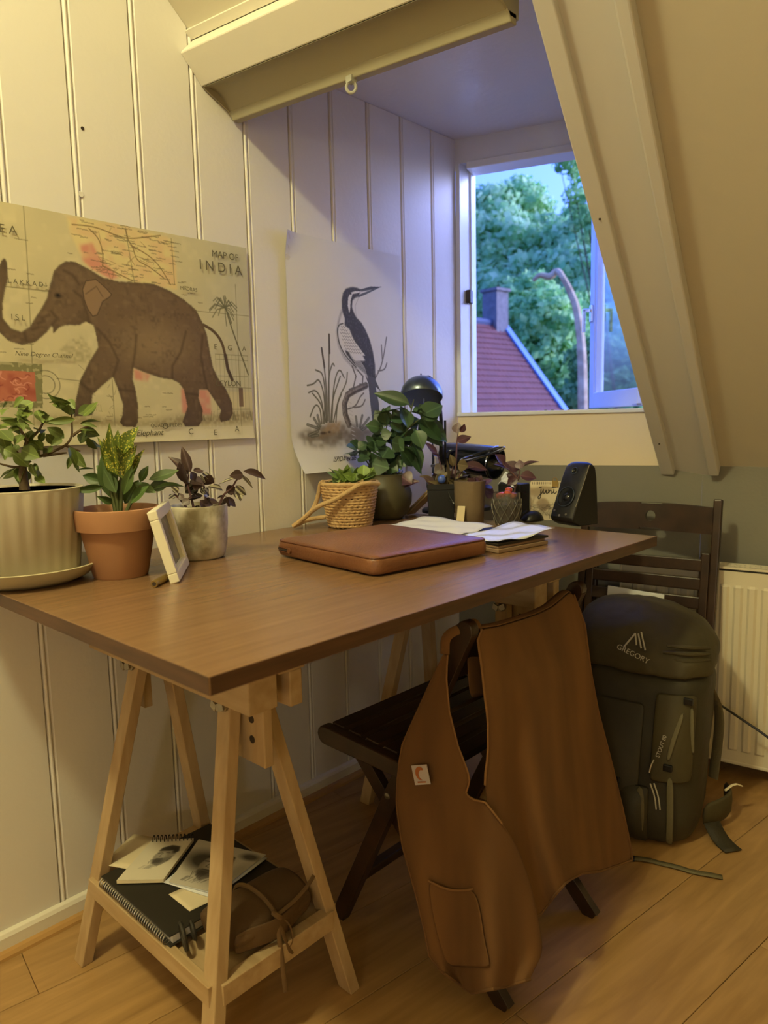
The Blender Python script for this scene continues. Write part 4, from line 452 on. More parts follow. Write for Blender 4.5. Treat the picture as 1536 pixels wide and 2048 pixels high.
BART={'body': [(261, 111), (242, 107), (222, 108), (203, 114), (190, 127), (185, 144), (184, 164), (188, 180), (195, 193), (193, 210), (211, 219), (224, 242), (238, 262), (255, 279), (270, 299), (230, 301), (206, 278), (192, 273), (198, 285), (220, 305), (249, 324), (278, 341), (309, 351), (308, 308), (301, 273), (290, 242), (273, 215), (258, 198), (239, 186), (229, 173), (223, 160), (226, 143), (236, 135), (248, 131)], 'beak': [(256, 111), (297, 98), (341, 94), (318, 104), (286, 118), (251, 132), (241, 130), (261, 121), (302, 106), (261, 116)], 'stripe': [(261, 116), (237, 117), (219, 123), (209, 138), (207, 158), (212, 178), (216, 164), (218, 144), (226, 126), (246, 121)], 'wing': [(187, 207), (208, 223), (227, 246), (255, 272), (270, 285), (235, 285), (206, 278), (187, 262), (176, 242), (177, 222)], 'wingo': [(187, 206), (173, 210), (166, 223), (169, 249), (182, 275), (205, 298), (234, 318)], 'tail': [(268, 338), (280, 362), (286, 416), (292, 463), (321, 467), (320, 416), (308, 369), (329, 381), (304, 344)], 'belly': [(184, 174), (173, 198), (165, 229), (171, 263), (191, 295), (219, 315), (239, 325)], 'chest': [(251, 130), (235, 156), (237, 176), (241, 186)], 'legs': [[(219, 315), (233, 342), (222, 374)], [(239, 325), (260, 341), (257, 363)], [(207, 378), (227, 372)], [(247, 363), (267, 364)]], 'trunk': [(203, 472), (190, 444), (188, 416), (201, 392), (231, 379), (270, 366)], 'twigs': [[(200, 430), (230, 423), (246, 398), (261, 387)], [(225, 426), (255, 423), (266, 405)], [(309, 344), (337, 307), (358, 230)], [(338, 292), (336, 253)], [(320, 325), (347, 321), (356, 302)]], 'reeds': [[(123, 464), (125, 365), (110, 274)], [(132, 464), (134, 365), (137, 240)], [(113, 467), (119, 399), (100, 349), (82, 366), (59, 370)], [(109, 467), (111, 416), (90, 379), (63, 388)], [(104, 467), (101, 426), (84, 416), (65, 449)], [(141, 464), (150, 365), (171, 320), (189, 347)], [(146, 464), (168, 399), (198, 361), (201, 333)], [(127, 460), (132, 348), (148, 308), (154, 317)], [(155, 464), (162, 416), (177, 392)], [(118, 463), (106, 416), (76, 390)], [(120, 464), (119, 339), (88, 330)], [(137, 464), (144, 406), (175, 344)]], 'heads': [[(119, 322), (110, 274)], [(138, 285), (137, 238)]], 'ground': [(15, 491), (63, 479), (118, 467), (203, 465), (284, 484), (320, 503), (314, 522), (201, 528), (97, 531), (35, 522), (40, 508)], 'mound': [(127, 464), (174, 463), (164, 495), (121, 501), (89, 507), (108, 487)], 'bush': [[(94, 480), (55, 469)], [(95, 477), (78, 453)], [(99, 473), (91, 446)], [(90, 487), (58, 496)], [(233, 476), (229, 451)], [(243, 480), (254, 448)], [(248, 483), (279, 455)], [(253, 487), (284, 473)], [(89, 497), (67, 499)]], 'txt': (147, 561)}
#posterB corner bl [(3, 560), (27, 593), (210, 553)]
# ================================================================== THE SETTING
# ---- floor: laminate planks
fl = struct(MB().box(-.12, 3.3, -3.2, 3.2, -.05, -.004).build('floor', K['floor']))
ang = math.radians(-8); pd = Vector((-math.sin(ang), math.cos(ang), 0)); pc = Vector((math.cos(ang), math.sin(ang), 0))
PW, PL = .192, 1.28
pmb = MB().box(-PW/2+.0006, PW/2-.0006, -PL/2+.0006, PL/2-.0006, -.006, 0)
proto = pmb.build('floor_plank', K['plank'], fl, bevel=.0007, seg=1)
first = True
for i in range(-3, 17):
    for j in range(-2, 4):
        c = pc*(i*PW)+pd*(j*PL+((i*.37) % 1)*PL-.2); e0 = c-pd*PL/2
        wall_y = (1.88+.35*c.x if c.x < .68 else 2.0+.15*c.x)+.02
        if not (-.2 < c.x < 3.0 and -2.9 < c.y) or (c.x < 1.2 and c.y < -.6): continue
        room_left = (wall_y-e0.y)/pd.y
        if room_left < .04: continue
        L_ = min(PL, room_left)                 # the last plank of a row is sawn off at the wall
        o = proto if first else proto.copy()
        if not first: COL.objects.link(o)
        first = False
        o.location = e0+pd*L_/2; o.rotation_euler = (0, 0, ang); o.scale = (1, L_/PL, 1)
# plank grain differs from board to board
n = K['plank'].node_tree; oi = n.nodes.new('ShaderNodeObjectInfo'); mp = [q for q in n.nodes if q.type == 'MAPPING'][0]
vm = n.nodes.new('ShaderNodeVectorMath'); vm.operation = 'SCALE'; vm.inputs[0].default_value = (31, 17, 5); n.links.new(oi.outputs['Random'], vm.inputs['Scale']); n.links.new(vm.outputs[0], mp.inputs['Location'])

# ---- left wall of grooved boards
def zt(y):                                    # height of the left wall at y
    off = -(-.68*MAIN.n.x)*-1 if False else (Vector((0, y, 0))-MAIN.o).dot(MAIN.n)
    return min(ZC, ZK+TAN*off) if y < 1.02 else ZD
YC = MAIN.o.y-((ZC-ZK)/TAN+.68*MAIN.n.x)/-MAIN.n.y
wl = struct(MB().prism([(-.09, -3.2, -.02), (-.09, 1.95, -.02), (-.09, 1.95, ZD), (-.09, 1.02, ZD), (-.09, 1.02, zt(1.0)), (-.09, YC, ZC), (-.09, -3.2, ZC)],
                       [(-.006, -3.2, -.02), (-.006, 1.862, -.02), (-.006, 1.862, ZD), (-.006, 1.02, ZD), (-.006, 1.02, zt(1.0)), (-.006, YC, ZC), (-.006, -3.2, ZC)]).build('wall_left', K['wall']))
BWD = .135; BY0 = .5309
for n_ in range(-10, 10):
    y0 = BY0+n_*BWD; y1 = min(y0+BWD, 1.866)
    pr = [(-.007, y0+.0015), (-.0035, y0+.002)]
    for k in range(11):
        a = math.pi*(k/10); pr.append((-.003+.0048*math.sin(a), y0+.0062-.0040*math.cos(a)))
    pr += [(-.0025, y0+.0115), (0, y0+.0150), (0, y1-.002), (-.003, y1), (-.007, y1)]
    top = lambda y: zt(y)-.001
    mb = MB(); mb.prism([(x, y, .0) for x, y in pr], [(x, y, top(y)) for x, y in pr])
    mb.build('wall_board', K['wall'], wl, True, angle=25)
hole = MB().lathe([(0, .0005), (.0035, .0005), (.0035, 0)], (0, 0, 0), 12, Matrix.Rotation(math.pi/2, 4, 'Y')).build('screw_hole', K['zip'], wl); hole.location = (.0006, .690, 1.575)
hole = MB().lathe([(0, .001), (.005, .001), (.006, 0)], (0, 0, 0), 12, Matrix.Rotation(math.pi/2, 4, 'Y')).build('filled_hole', K['wall'], wl); hole.location = (.0004, .678, 1.451)

# ---- baseboard along the left wall, with a wooden quarter round
bp_ = [(.0, 0), (.013, 0), (.013, .036), (.009, .043), (0, .046)]
bb = struct(MB().prism([(x, -2.9, z) for x, z in bp_], [(x, 1.87, z) for x, z in bp_]).build('baseboard_left', K['trimw'], bevel=.001))
q = [(.013, 0), (.027, 0), (.026, .006), (.021, .012), (.013, .014)]
MB().prism([(x, -2.9, z) for x, z in q], [(x, 1.87, z) for x, z in q]).build('quarter_round', K['quarter'], bb)

# ---- dormer window wall
SE = .592                                      # where the window wall meets the knee wall
def wslab(s0, s1, z0, z1, o0=-.10, o1=0.0):
    return MB().prism([WIN(s0, o0, z0), WIN(s1, o0, z0), WIN(s1, o0, z1), WIN(s0, o0, z1)], [WIN(s0, o1, z0), WIN(s1, o1, z0), WIN(s1, o1, z1), WIN(s0, o1, z1)])
struct(wslab(-.09, .7213, -.02, .8565, -.10, 0).build('wall_window', K['olive']))
pan = wslab(0, SE+.02, .8565, 1.018, -.10, .001).build('trim_1', K['cream']); struct(pan)
hd = wslab(-.02, SE+.05, 1.776, ZD+.02, -.10, 0).build('trim_2', K['frame']); struct(hd)
# ---- window: fixed frame, sill, open casement
win = sempty('window_1', WIN(0, 0, 1.02))
jp = [(0, -.09), (0, .004), (.012, .004), (.0145, -.002), (.030, -.040), (.037, -.042), (.037, -.09)]
MB().prism([WIN(a, b, 1.018) for a, b in jp], [WIN(a, b, 1.776) for a, b in jp]).build('frame_jamb', K['frame'], win, bevel=.001)
wslab(.0120, .0150, 1.02, 1.757, -.004, .0065).build('jamb_bead', K['frame'], win, bevel=.001)
wslab(.036, SE+.04, 1.756, 1.778, -.07, .006).build('frame_head', K['frame'], win, bevel=.002)
wslab(.0, SE, 1.011, 1.0225, -.11, .008).build('window_sill', K['frame'], win, bevel=.0015)
wslab(SE-.012, SE+.03, 1.018, 1.776, -.12, -.005).build('frame_jamb', K['frame'], win, bevel=.002)
kp = wslab(.024, .040, 1.362, 1.404, -.045, -.018).build('latch_keeper', K['zip'], win, bevel=.003)
for dx in (0, .012, .02, -.02, -.034):        # crumbs of paint on the sill
    c = WIN(.33+dx*1.5, .0, 1.0235); MB().obox(c, (.004, .001, 0), (-.001, .002, 0), (0, 0, .0012)).build('paint_flake', K['inkb'], win)
A65 = math.radians(65); H = WIN(.575, -.05, 0); sx = (-WIN.e*math.cos(A65)-WIN.n*math.sin(A65)); sy = Vector((-sx.y, sx.x, 0))
sash = MB(); SWd, Z0, Z1 = .53, 1.03, 1.752
def sb(mb, a0, a1, z0, z1, t0=-.02, t1=.02):
    c = H+sx*(a0+a1)/2+sy*(t0+t1)/2+Vector((0, 0, (z0+z1)/2))
    return mb.obox(c, sx*(a1-a0)/2, sy*(t1-t0)/2, (0, 0, (z1-z0)/2))
sashp = sb(MB(), SWd-.05, SWd, Z0, Z1).build('casement_stile', K['frame'], win, bevel=.003)
sb(MB(), 0, .05, Z0, Z1).build('casement_stile', K['frame'], win, bevel=.003)
sb(MB(), .05, SWd-.05, Z0, Z0+.055).build('casement_rail', K['frame'], win, bevel=.003)
sb(MB(), .05, SWd-.05, Z1-.05, Z1).build('casement_rail', K['frame'], win, bevel=.003)
sb(MB(), SWd-.066, SWd-.05, Z0+.05, Z1-.05, -.008, .016).build('glazing_bead', K['frame'], win, bevel=.001)
sb(MB(), .05, SWd-.05, Z0+.055, Z1-.05, -.002, .002).build('window_pane', K['pane'], win)
hm = MB(); sb(hm, SWd-.04, SWd-.015, 1.335, 1.395, .02, .028); sb(hm, SWd-.032, SWd-.022, 1.30, 1.38, .045, .055); sb(hm, SWd-.032, SWd-.022, 1.37, 1.382, .02, .055)
hm.build('casement_handle', K['chrome'], win, bevel=.002)
MB().bar(WIN(.545, -.03, 1.034), H+sx*.30-sy*.03+Vector((0, 0, 1.036)), .012, .005).build('window_stay', K['chrome'], win)

# ---- knee wall and roof slope
S0 = -.107
pk = [MAIN(S0, 0, 0), MAIN(2.9, 0, 0)]
def mslab(s0, s1, z0, z1, o0=-.10, o1=0.0):
    return MB().prism([MAIN(s0, o0, z0), MAIN(s1, o0, z0), MAIN(s1, o0, z1), MAIN(s0, o0, z1)], [MAIN(s0, o1, z0), MAIN(s1, o1, z0), MAIN(s1, o1, z1), MAIN(s0, o1, z1)])
struct(mslab(0, 2.75, -.02, ZK).build('wall_knee', K['olive']))
OC = (ZC-ZK)/TAN
def sslab(s0, s1, f0, f1, h0, h1):             # slab lying on the roof slope
    return MB().prism([SLP(s0, f0, h0), SLP(s1, f0, h0), SLP(s1, f1, h0), SLP(s0, f1, h0)], [SLP(s0, f0, h1), SLP(s1, f0, h1), SLP(s1, f1, h1), SLP(s0, f1, h1)])
struct(sslab(S0, 2.75, -.02, OC, -.10, 0).build('ceiling_slope', K['slope']))
struct(sslab(-1.3, S0, 1.02, OC, -.10, 0).build('ceiling_slope_left', K['slope']))
# dormer ceiling and right cheek
xe = WIN(SE+.06, -.1, 0)
struct(MB().prism([(-.02, 1.06, ZD), MAIN(-.09, 1.03-.02, ZD), xe+Vector((0, 0, ZD)), WIN(-.05, -.1, ZD)], [(-.02, 1.06, ZD+.06), MAIN(-.09, 1.01, ZD+.06), xe+Vector((0, 0, ZD+.06)), WIN(-.05, -.1, ZD+.06)]).build('ceiling_dormer', K['ceil']))
ch = [(-.0, ZK), (-.12, ZK), (-.12, ZD+.02), (1.06, ZD+.02)]
struct(MB().prism([MAIN(S0+.004, o, z) for o, z in ch], [MAIN(S0+.06, o, z) for o, z in ch]).build('wall_dormer_right', K['wall']))
# header board across the dormer
hp = [(.9654, 1.7309), (.9153, 1.7855), (.956, 1.829), (1.05, 1.85), (1.05, 1.80), (1.008, 1.776)]
dirm = lambda x: .1506*x
hb = struct(MB().prism([(.0, y, z) for y, z in hp], [(.70, y+dirm(.70), z) for y, z in hp]).build('trim_3', K['trimw'], bevel=.003))
# slim batten along the top of the header
MB().prism([(.0, y, z) for y, z in [(.93, 1.832), (.94, 1.8425), (.955, 1.832), (.945, 1.82)]], [(.70, y+dirm(.70), z) for y, z in [(.93, 1.832), (.94, 1.8425), (.955, 1.832), (.945, 1.82)]]).build('top_batten', K['trimw'], hb)
# boards on the slope beside the dormer
tb = struct(sslab(S0+.033, .0225, -.035, 1.6, .001, .018).build('trim_4', K['board'], bevel=.002))
struct(sslab(S0, S0+.036, -.0, 1.6, -.02, .036).build('trim_5', K['board'], bevel=.003))
struct(sslab(.0215, .047, -.0, 1.6, .0, .036).build('trim_6', K['board'], bevel=.004))
for sc_, f in ((S0+.018, .1), (S0+.018, .62), (S0+.018, 1.0)):
    p = SLP(sc_, f, .0362); o = MB().lathe([(0, 0), (.0025, 0), (.0025, -.001)], (0, 0, 0), 10).build('nail_head', K['zip'], tb)
    o.matrix_basis = Matrix.Translation(p) @ SN.to_track_quat('Z', 'Y').to_matrix().to_4x4()
# flat ceiling and the walls behind the camera (they only close the room)
struct(MB().box(-.1, 3.3, -3.2, .6, ZC, ZC+.05).build('ceiling', K['plasterr']))
struct(MB().box(-.1, 3.3, -3.25, -3.15, -.02, ZC).build('wall_back', K['plasterr']))
struct(MB().box(3.2, 3.3, -3.2, 2.6, -.02, ZC).build('wall_right', K['plasterr']))

# ---- roller blind under the header
rb = thing('roller_blind', 'rolled-up cream roller blind in its long cassette under the dormer header', 'blind', (.34, 1.07, 1.69))
prof = [(.9665, 1.7302), (.985, 1.733), (1.003, 1.728), (1.019, 1.716), (1.029, 1.703), (1.033, 1.6975), (1.060, 1.70), (1.064, 1.78), (1.01, 1.775)]
MB().prism([(.006, y, z) for y, z in prof], [(.672, y+dirm(.672), z) for y, z in prof]).build('cassette', K['blind'], rb, True, angle=35)
lp = [(1.031, 1.6985), (1.040, 1.6805), (1.058, 1.6795), (1.058, 1.699)]
MB().prism([(.004, y, z) for y, z in lp], [(.678, y+dirm(.678), z) for y, z in lp]).build('bottom_rail', K['blind'], rb, bevel=.002)
for x in (.002, .674):
    ep = [(.9670, 1.7300), (1.0, 1.733), (1.034, 1.6985), (1.050, 1.681), (1.064, 1.685), (1.066, 1.785), (1.01, 1.777)]
    ep = [(.9670, 1.7290), (1.0300, 1.6980), (1.036, 1.690), (1.064, 1.690), (1.066, 1.785), (1.01, 1.777)]
    MB().prism([(x, y+dirm(x), z) for y, z in ep], [(x+.004, y+dirm(x), z) for y, z in ep]).build('end_plate', K['blind'], rb)
rm = MB(); c = Vector((.334, 1.092, 1.6655)); rm.torus(c, .0095, .0032, Vector((.68, -.72, .1)), 20, 8, 1.1, (0, 0, 1)); rm.box(.326, .342, 1.085, 1.1, 1.674, 1.686)
rm.build('pull_ring', K['ring'], rb, True)

# ---- radiator
RT, RB, R0, R1 = .5945, .045, -.195, 1.05
rd = thing('radiator', 'white panel radiator with a slotted top grille under the roof slope', 'radiator', MAIN(.4, .07, RB))
rp_ = []; s = R0+.004
rp_.append((s, .104)); s += .03
while s < R1-.04:
    rp_ += [(s, .104), (s+.006, .110), (s+.018, .110), (s+.024, .104)]; s += .0335
rp_.append((R1-.004, .104))
mb = MB()
z0, z1 = RB+.045, RT-.055
V = [MAIN(a, b, z0) for a, b in rp_]+[MAIN(a, b, z1) for a, b in rp_]; mb.grid(V, len(rp_), 2)
flat = [(a, .104) for a, b in rp_]
mb.grid([MAIN(a, b, RB) for a, b in flat]+[MAIN(a, .104, z0-.006) for a, b in rp_]+[MAIN(a, b, z0) for a, b in rp_], len(rp_), 3)
mb.grid([MAIN(a, b, z1) for a, b in rp_]+[MAIN(a, .104, z1+.006) for a, b in rp_]+[MAIN(a, b, RT-.012) for a, b in flat], len(rp_), 3)
mb.build('front_panel', K['rad'], rd, True, angle=25)
mslab(R0, R1, RB, RB+.01, .046, .106).build('bottom_edge', K['rad'], rd, bevel=.003)
mslab(R0, R1, RB, RT-.02, .044, .055).build('rear_panel', K['rad'], rd)
mslab(R0, R0+.004, RB, RT-.004, .046, .106).build('side_panel', K['rad'], rd, bevel=.001)
mslab(R1-.004, R1, RB, RT-.004, .046, .106).build('side_panel', K['rad'], rd, bevel=.001)
g = MB()
def gb(s0, s1, o0, o1): 
    g.prism([MAIN(s0, o0, RT-.006), MAIN(s1, o0, RT-.006), MAIN(s1, o1, RT-.006), MAIN(s0, o1, RT-.006)], [MAIN(s0, o0, RT), MAIN(s1, o0, RT), MAIN(s1, o1, RT), MAIN(s0, o1, RT)])
gb(R0, R1, .046, .052); gb(R0, R1, .074, .077); gb(R0, R1, .098, .108)
s = R0+.006
while s < R1-.012:
    g.prism([MAIN(s, .048, RT-.006), MAIN(s+.005, .048, RT-.006), MAIN(s+.011, .102, RT-.006), MAIN(s+.006, .102, RT-.006)], [MAIN(s, .048, RT-.001), MAIN(s+.005, .048, RT-.001), MAIN(s+.011, .102, RT-.001), MAIN(s+.006, .102, RT-.001)]); s += .0125
g.build('top_grille', K['rad'], rd, kind='stuff')
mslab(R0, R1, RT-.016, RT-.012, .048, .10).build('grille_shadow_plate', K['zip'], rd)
pv = MB().tube([MAIN(.9, .02, .03), MAIN(.9, .06, .03), MAIN(.9, .06, .06)], .008, 10, 1).build('supply_pipe', K['rad'], rd, True)

# ================================================================== OUTSIDE
yd = MB().box(-70, 30, 4, 110, -6.6, -6.5); struct(yd.build('lawn_ground', K['lawn']))
RF = thing('neighbour_house', 'neighbouring house with red tiled roof, grey chimney and blue-grey verge', 'house', (-13, 21, -6.5))
ro = Vector((-12.59, 20.56, 4.05)); rh = Vector((.7283, .6848, 0)).normalized(); fh = Vector((-.687, .7266, 0)).normalized()
dh = (rh*.66-fh*.75).normalized(); ds = Vector((dh.x*.643, dh.y*.643, -.766)); rdv = -(rh*.75+fh*.66).normalized(); rn = dh*.766+Vector((0, 0, .643))
if rn.z < 0: rn = -rn
Lr, NR, pit = 9.0, 26, .235
for k in range(NR):                             # courses of tiles, each overlapping the next
    a0 = ro+ds*(k*pit)+rn*.05; a1 = ro+ds*((k+1)*pit+.05)+rn*.085
    nn = 90; V = []
    for (a, hh) in ((a0, 0), (a1, 0), (a1, -.03)):
        for i in range(nn+1):
            V.append(a+rdv*(Lr*i/nn)+rn*(.022*math.sin(2*math.pi*i*Lr/nn/.22*1.0)+hh))
    MB().grid(V, nn+1, 3).build('tile_course', K['tile'], RF, True, angle=50)
MB().prism([ro, ro+rdv*Lr, ro+rdv*Lr+ds*6.2, ro+ds*6.2], [p-rn*.2 for p in (ro, ro+rdv*Lr, ro+rdv*Lr+ds*6.2, ro+ds*6.2)]).build('roof_deck', K['brickw'], RF)
MB().tube([ro-rdv*.2+rn*.05, ro+rdv*Lr+rn*.05], .13, 8).build('ridge_tile', K['ridge'], RF, True)
dsl = (-dh*.643); ds2 = Vector((dsl.x, dsl.y, -.766))
MB().bar(ro-rdv*.12+rn*.08, ro-rdv*.12+ds*6.4+rn*.08, .26, .12, rn).build('verge_board', K['verge'], RF)
MB().bar(ro-rdv*.34+rn*.0, ro-rdv*.34+ds*6.4+rn*.0, .2, .10, rn).build('verge_board', K['verge'], RF)
gz = Vector((0, 0, -6.5))
hw = [ro+ds*6.0-rn*.25, ro-rn*.25, ro+ds2*6.0-rn*.25]; base = [Vector((p.x, p.y, -6.5)) for p in (hw[0], hw[2])]
MB().prism([hw[0], hw[1], hw[2], base[1], base[0]], [p+rdv*Lr for p in (hw[0], hw[1], hw[2], base[1], base[0])]).build('house_wall', K['brickw'], RF)
cc = ro+rdv*.18+Vector((0, 0, .3)); chb = MB().obox(cc, rdv*.3, dh*.3, (0, 0, .75)); chb.obox(cc+Vector((0, 0, .78)), rdv*.36, dh*.36, (0, 0, .05)); chb.build('chimney', K['chim'], RF, bevel=.01)

tm_ = bpy.data.materials.new('tree_foliage'); tm_.use_nodes = True; b = tm_.node_tree.nodes['Principled BSDF']
a = tm_.node_tree.nodes.new('ShaderNodeAttribute'); a.attribute_name = 'tint'; tm_.node_tree.links.new(a.outputs['Color'], b.inputs['Base Color']); b.inputs['Roughness'].default_value = .7
tl = tm_.node_tree.nodes.new('ShaderNodeBsdfTranslucent'); ms = tm_.node_tree.nodes.new('ShaderNodeMixShader'); ms.inputs[0].default_value = .45
tm_.node_tree.links.new(a.outputs['Color'], tl.inputs[0]); tm_.node_tree.links.new(b.outputs[0], ms.inputs[1]); tm_.node_tree.links.new(tl.outputs[0], ms.inputs[2]); tm_.node_tree.links.new(ms.outputs[0], tm_.node_tree.nodes['Material Output'].inputs[0])
def tree(label, base, clusters, n, size, cols, seed, tr=1.0):
    g = np.random.default_rng(seed)
    t = thing('garden_tree', label, 'tree', base, 'leafy trees behind the red roof')
    cs = np.array([c[:3] for c in clusters], float); rs = np.array([c[3] for c in clusters]); pr = rs**2/(rs**2).sum()
    k = g.choice(len(cs), n, p=pr); d = g.normal(size=(n, 3)); d /= np.linalg.norm(d, axis=1)[:, None]
    rad = rs[k]*(.55+.5*g.random(n)**.5); lump = 1+.18*np.sin(d[:, 0]*7+k)*np.sin(d[:, 2]*6+2*k)
    c = cs[k]+d*(rad*lump)[:, None]*np.array([1, 1, .85])
    u = g.normal(size=(n, 3)); u /= np.linalg.norm(u, axis=1)[:, None]; w = np.cross(u, d); w /= np.linalg.norm(w, axis=1)[:, None]+1e-6
    s = size*(.5+g.random(n))[:, None]
    V = np.stack([c-u*s, c+w*s*.6, c+u*s, c-w*s*.6], 1).reshape(-1, 3)
    me = bpy.data.meshes.new('foliage'); me.vertices.add(4*n); me.vertices.foreach_set('co', V.astype(np.float32).ravel())
    me.loops.add(4*n); me.loops.foreach_set('vertex_index', np.arange(4*n, dtype=np.int32)); me.polygons.add(n); me.polygons.foreach_set('loop_start', np.arange(0, 4*n, 4, dtype=np.int32)); me.update(calc_edges=True)
    ca = me.color_attributes.new('tint', 'FLOAT_COLOR', 'POINT'); mix = g.random(n)[:, None]; cl = np.array(lin(cols[0]))*(1-mix)+np.array(lin(cols[1]))*mix
    cc = np.ones((n, 4), np.float32); cc[:, :3] = cl; ca.data.foreach_set('color', np.repeat(cc, 4, 0).ravel())
    me.materials.append(tm_); o = bpy.data.objects.new('foliage', me); COL.objects.link(o); attach(o, t); o['kind'] = 'stuff'
    tp = Vector(cs.mean(0)); MB().tube([base, (Vector(base)+tp)/2+Vector((.2, 0, 0)), tp], [.32*tr, .22*tr, .08*tr], 8, 1).build('trunk', K['bark'], t, True)
    for c_ in clusters[:4]: MB().tube([(Vector(base)+tp)/2, Vector(c_[:3])], [.14*tr, .04*tr], 6).build('branch', K['bark'], t, True)
    return t
G1 = ((150, 208, 132), (228, 248, 184)); G2 = ((124, 188, 108), (206, 238, 150)); G3 = ((104, 156, 92), (176, 212, 130))
tree('tall leafy tree with the bumpy crown behind the chimney', (-21.34, 32.47, -7.56), [(-22.64,34.7,12.38,1.5),(-22.13,36.66,12.91,1.6),(-22.61,33.01,10.52,1.6),(-21.4,34.06,9.95,2.2),(-20.62,36.31,10.68,1.6),(-22.26,32.97,8.38,1.8),(-19.75,33.92,8.13,2.0),(-22.58,32.49,7.33,1.5),(-20.84,32.76,7.39,1.8),(-21.91,38.15,12.32,1.0)], 15000, .24, G1, 1)
tree('broad leafy tree at the right of the window view', (-15.55, 33.87, -7.05), [(-18.04,34.46,9.93,1.2),(-17.26,35.11,9.4,1.8),(-18.27,33.9,7.92,1.7),(-16.25,34.29,7.19,2.0),(-15.85,36.16,7.84,2.2),(-18.77,36.81,11.46,0.9),(-17.45,32.99,6.25,1.6),(-15.75,34.42,5.22,2.0),(-15.15,36.47,5.8,2.0),(-17.14,33.63,8.2,1.5)], 15000, .23, G1, 2)
tree('darker rounded tree low beside the red roof', (-14.43, 26.66, -6.75), [(-16.04,27.2,5.13,1.4),(-14.71,27.0,4.77,1.5),(-14.76,26.71,3.34,1.5),(-14.55,28.38,3.82,1.5),(-14.09,27.16,2.3,1.4),(-16.34,28.47,6.13,1.3),(-14.0,28.68,2.54,1.4),(-14.15,26.89,1.08,1.6),(-16.96,27.82,5.71,1.0),(-14.84,29.73,5.21,1.2)], 14000, .19, G2, 3)
tree('dark shrubby tree below the open casement', (-10.49, 25.0, -5.8), [(-11.65,25.44,3.06,1.0),(-10.95,26.04,2.67,1.2),(-10.55,24.83,1.55,1.2),(-11.68,25.15,1.59,1.1),(-10.25,26.63,2.29,1.3),(-12.2,24.6,1.24,1.0),(-10.43,26.24,1.0,1.2)], 9000, .15, G3, 4)
tree('thin overhanging tree with sparse twigs at the top right', (-7.19, 18.95, -2.68), [(-9.14,18.95,7.94,0.35),(-9.34,18.75,7.88,0.22),(-8.87,19.16,7.66,0.4),(-8.98,18.95,7.05,0.35),(-8.65,19.19,6.63,0.5),(-8.4,19.3,5.94,0.5),(-8.92,18.86,6.23,0.25),(-8.15,19.66,6.62,0.6)], 1500, .085, G2, 5, .18)
bt = thing('bare_tree', 'bare pale trunk bending over in front of the dark trees', 'tree', (-9.85, 21.43, -5.85))
MB().tube([(-9.85, 21.43, -5.85), (-10.4, 22.2, 1.53), (-10.53, 22.35, 3.17), (-10.73, 22.39, 4.49), (-10.96, 22.29, 5.15), (-11.24, 22.13, 5.73)], [.20, .16, .13, .09], 8, 2).build('trunk', K['trunk'], bt, True)
MB().tube([(-11.21, 22.14, 5.68), (-11.45, 22.23, 5.85), (-11.58, 22.06, 5.59), (-11.83, 21.85, 5.73), (-12.04, 21.75, 5.53)], [.10, .12, .05], 7, 2).build('branch', K['trunk'], bt, True)
# ================================================================== FURNITURE
TT = .74
dk = thing('desk', 'long brown wood-veneer desk board resting on two pine trestles', 'table', (.39, .97, TT-.022))
MB().box(.003, .789, .4055, 1.543, TT-.022, TT).build('tabletop', K['top'], dk, bevel=.0012)
MB().box(.7885, .7895, .4065, 1.542, TT-.0212, TT-.0008).build('edge_band', K['edge'], dk)
MB().box(.004, .788, .4050, .4056, TT-.0212, TT-.0008).build('edge_band', K['edge'], dk)

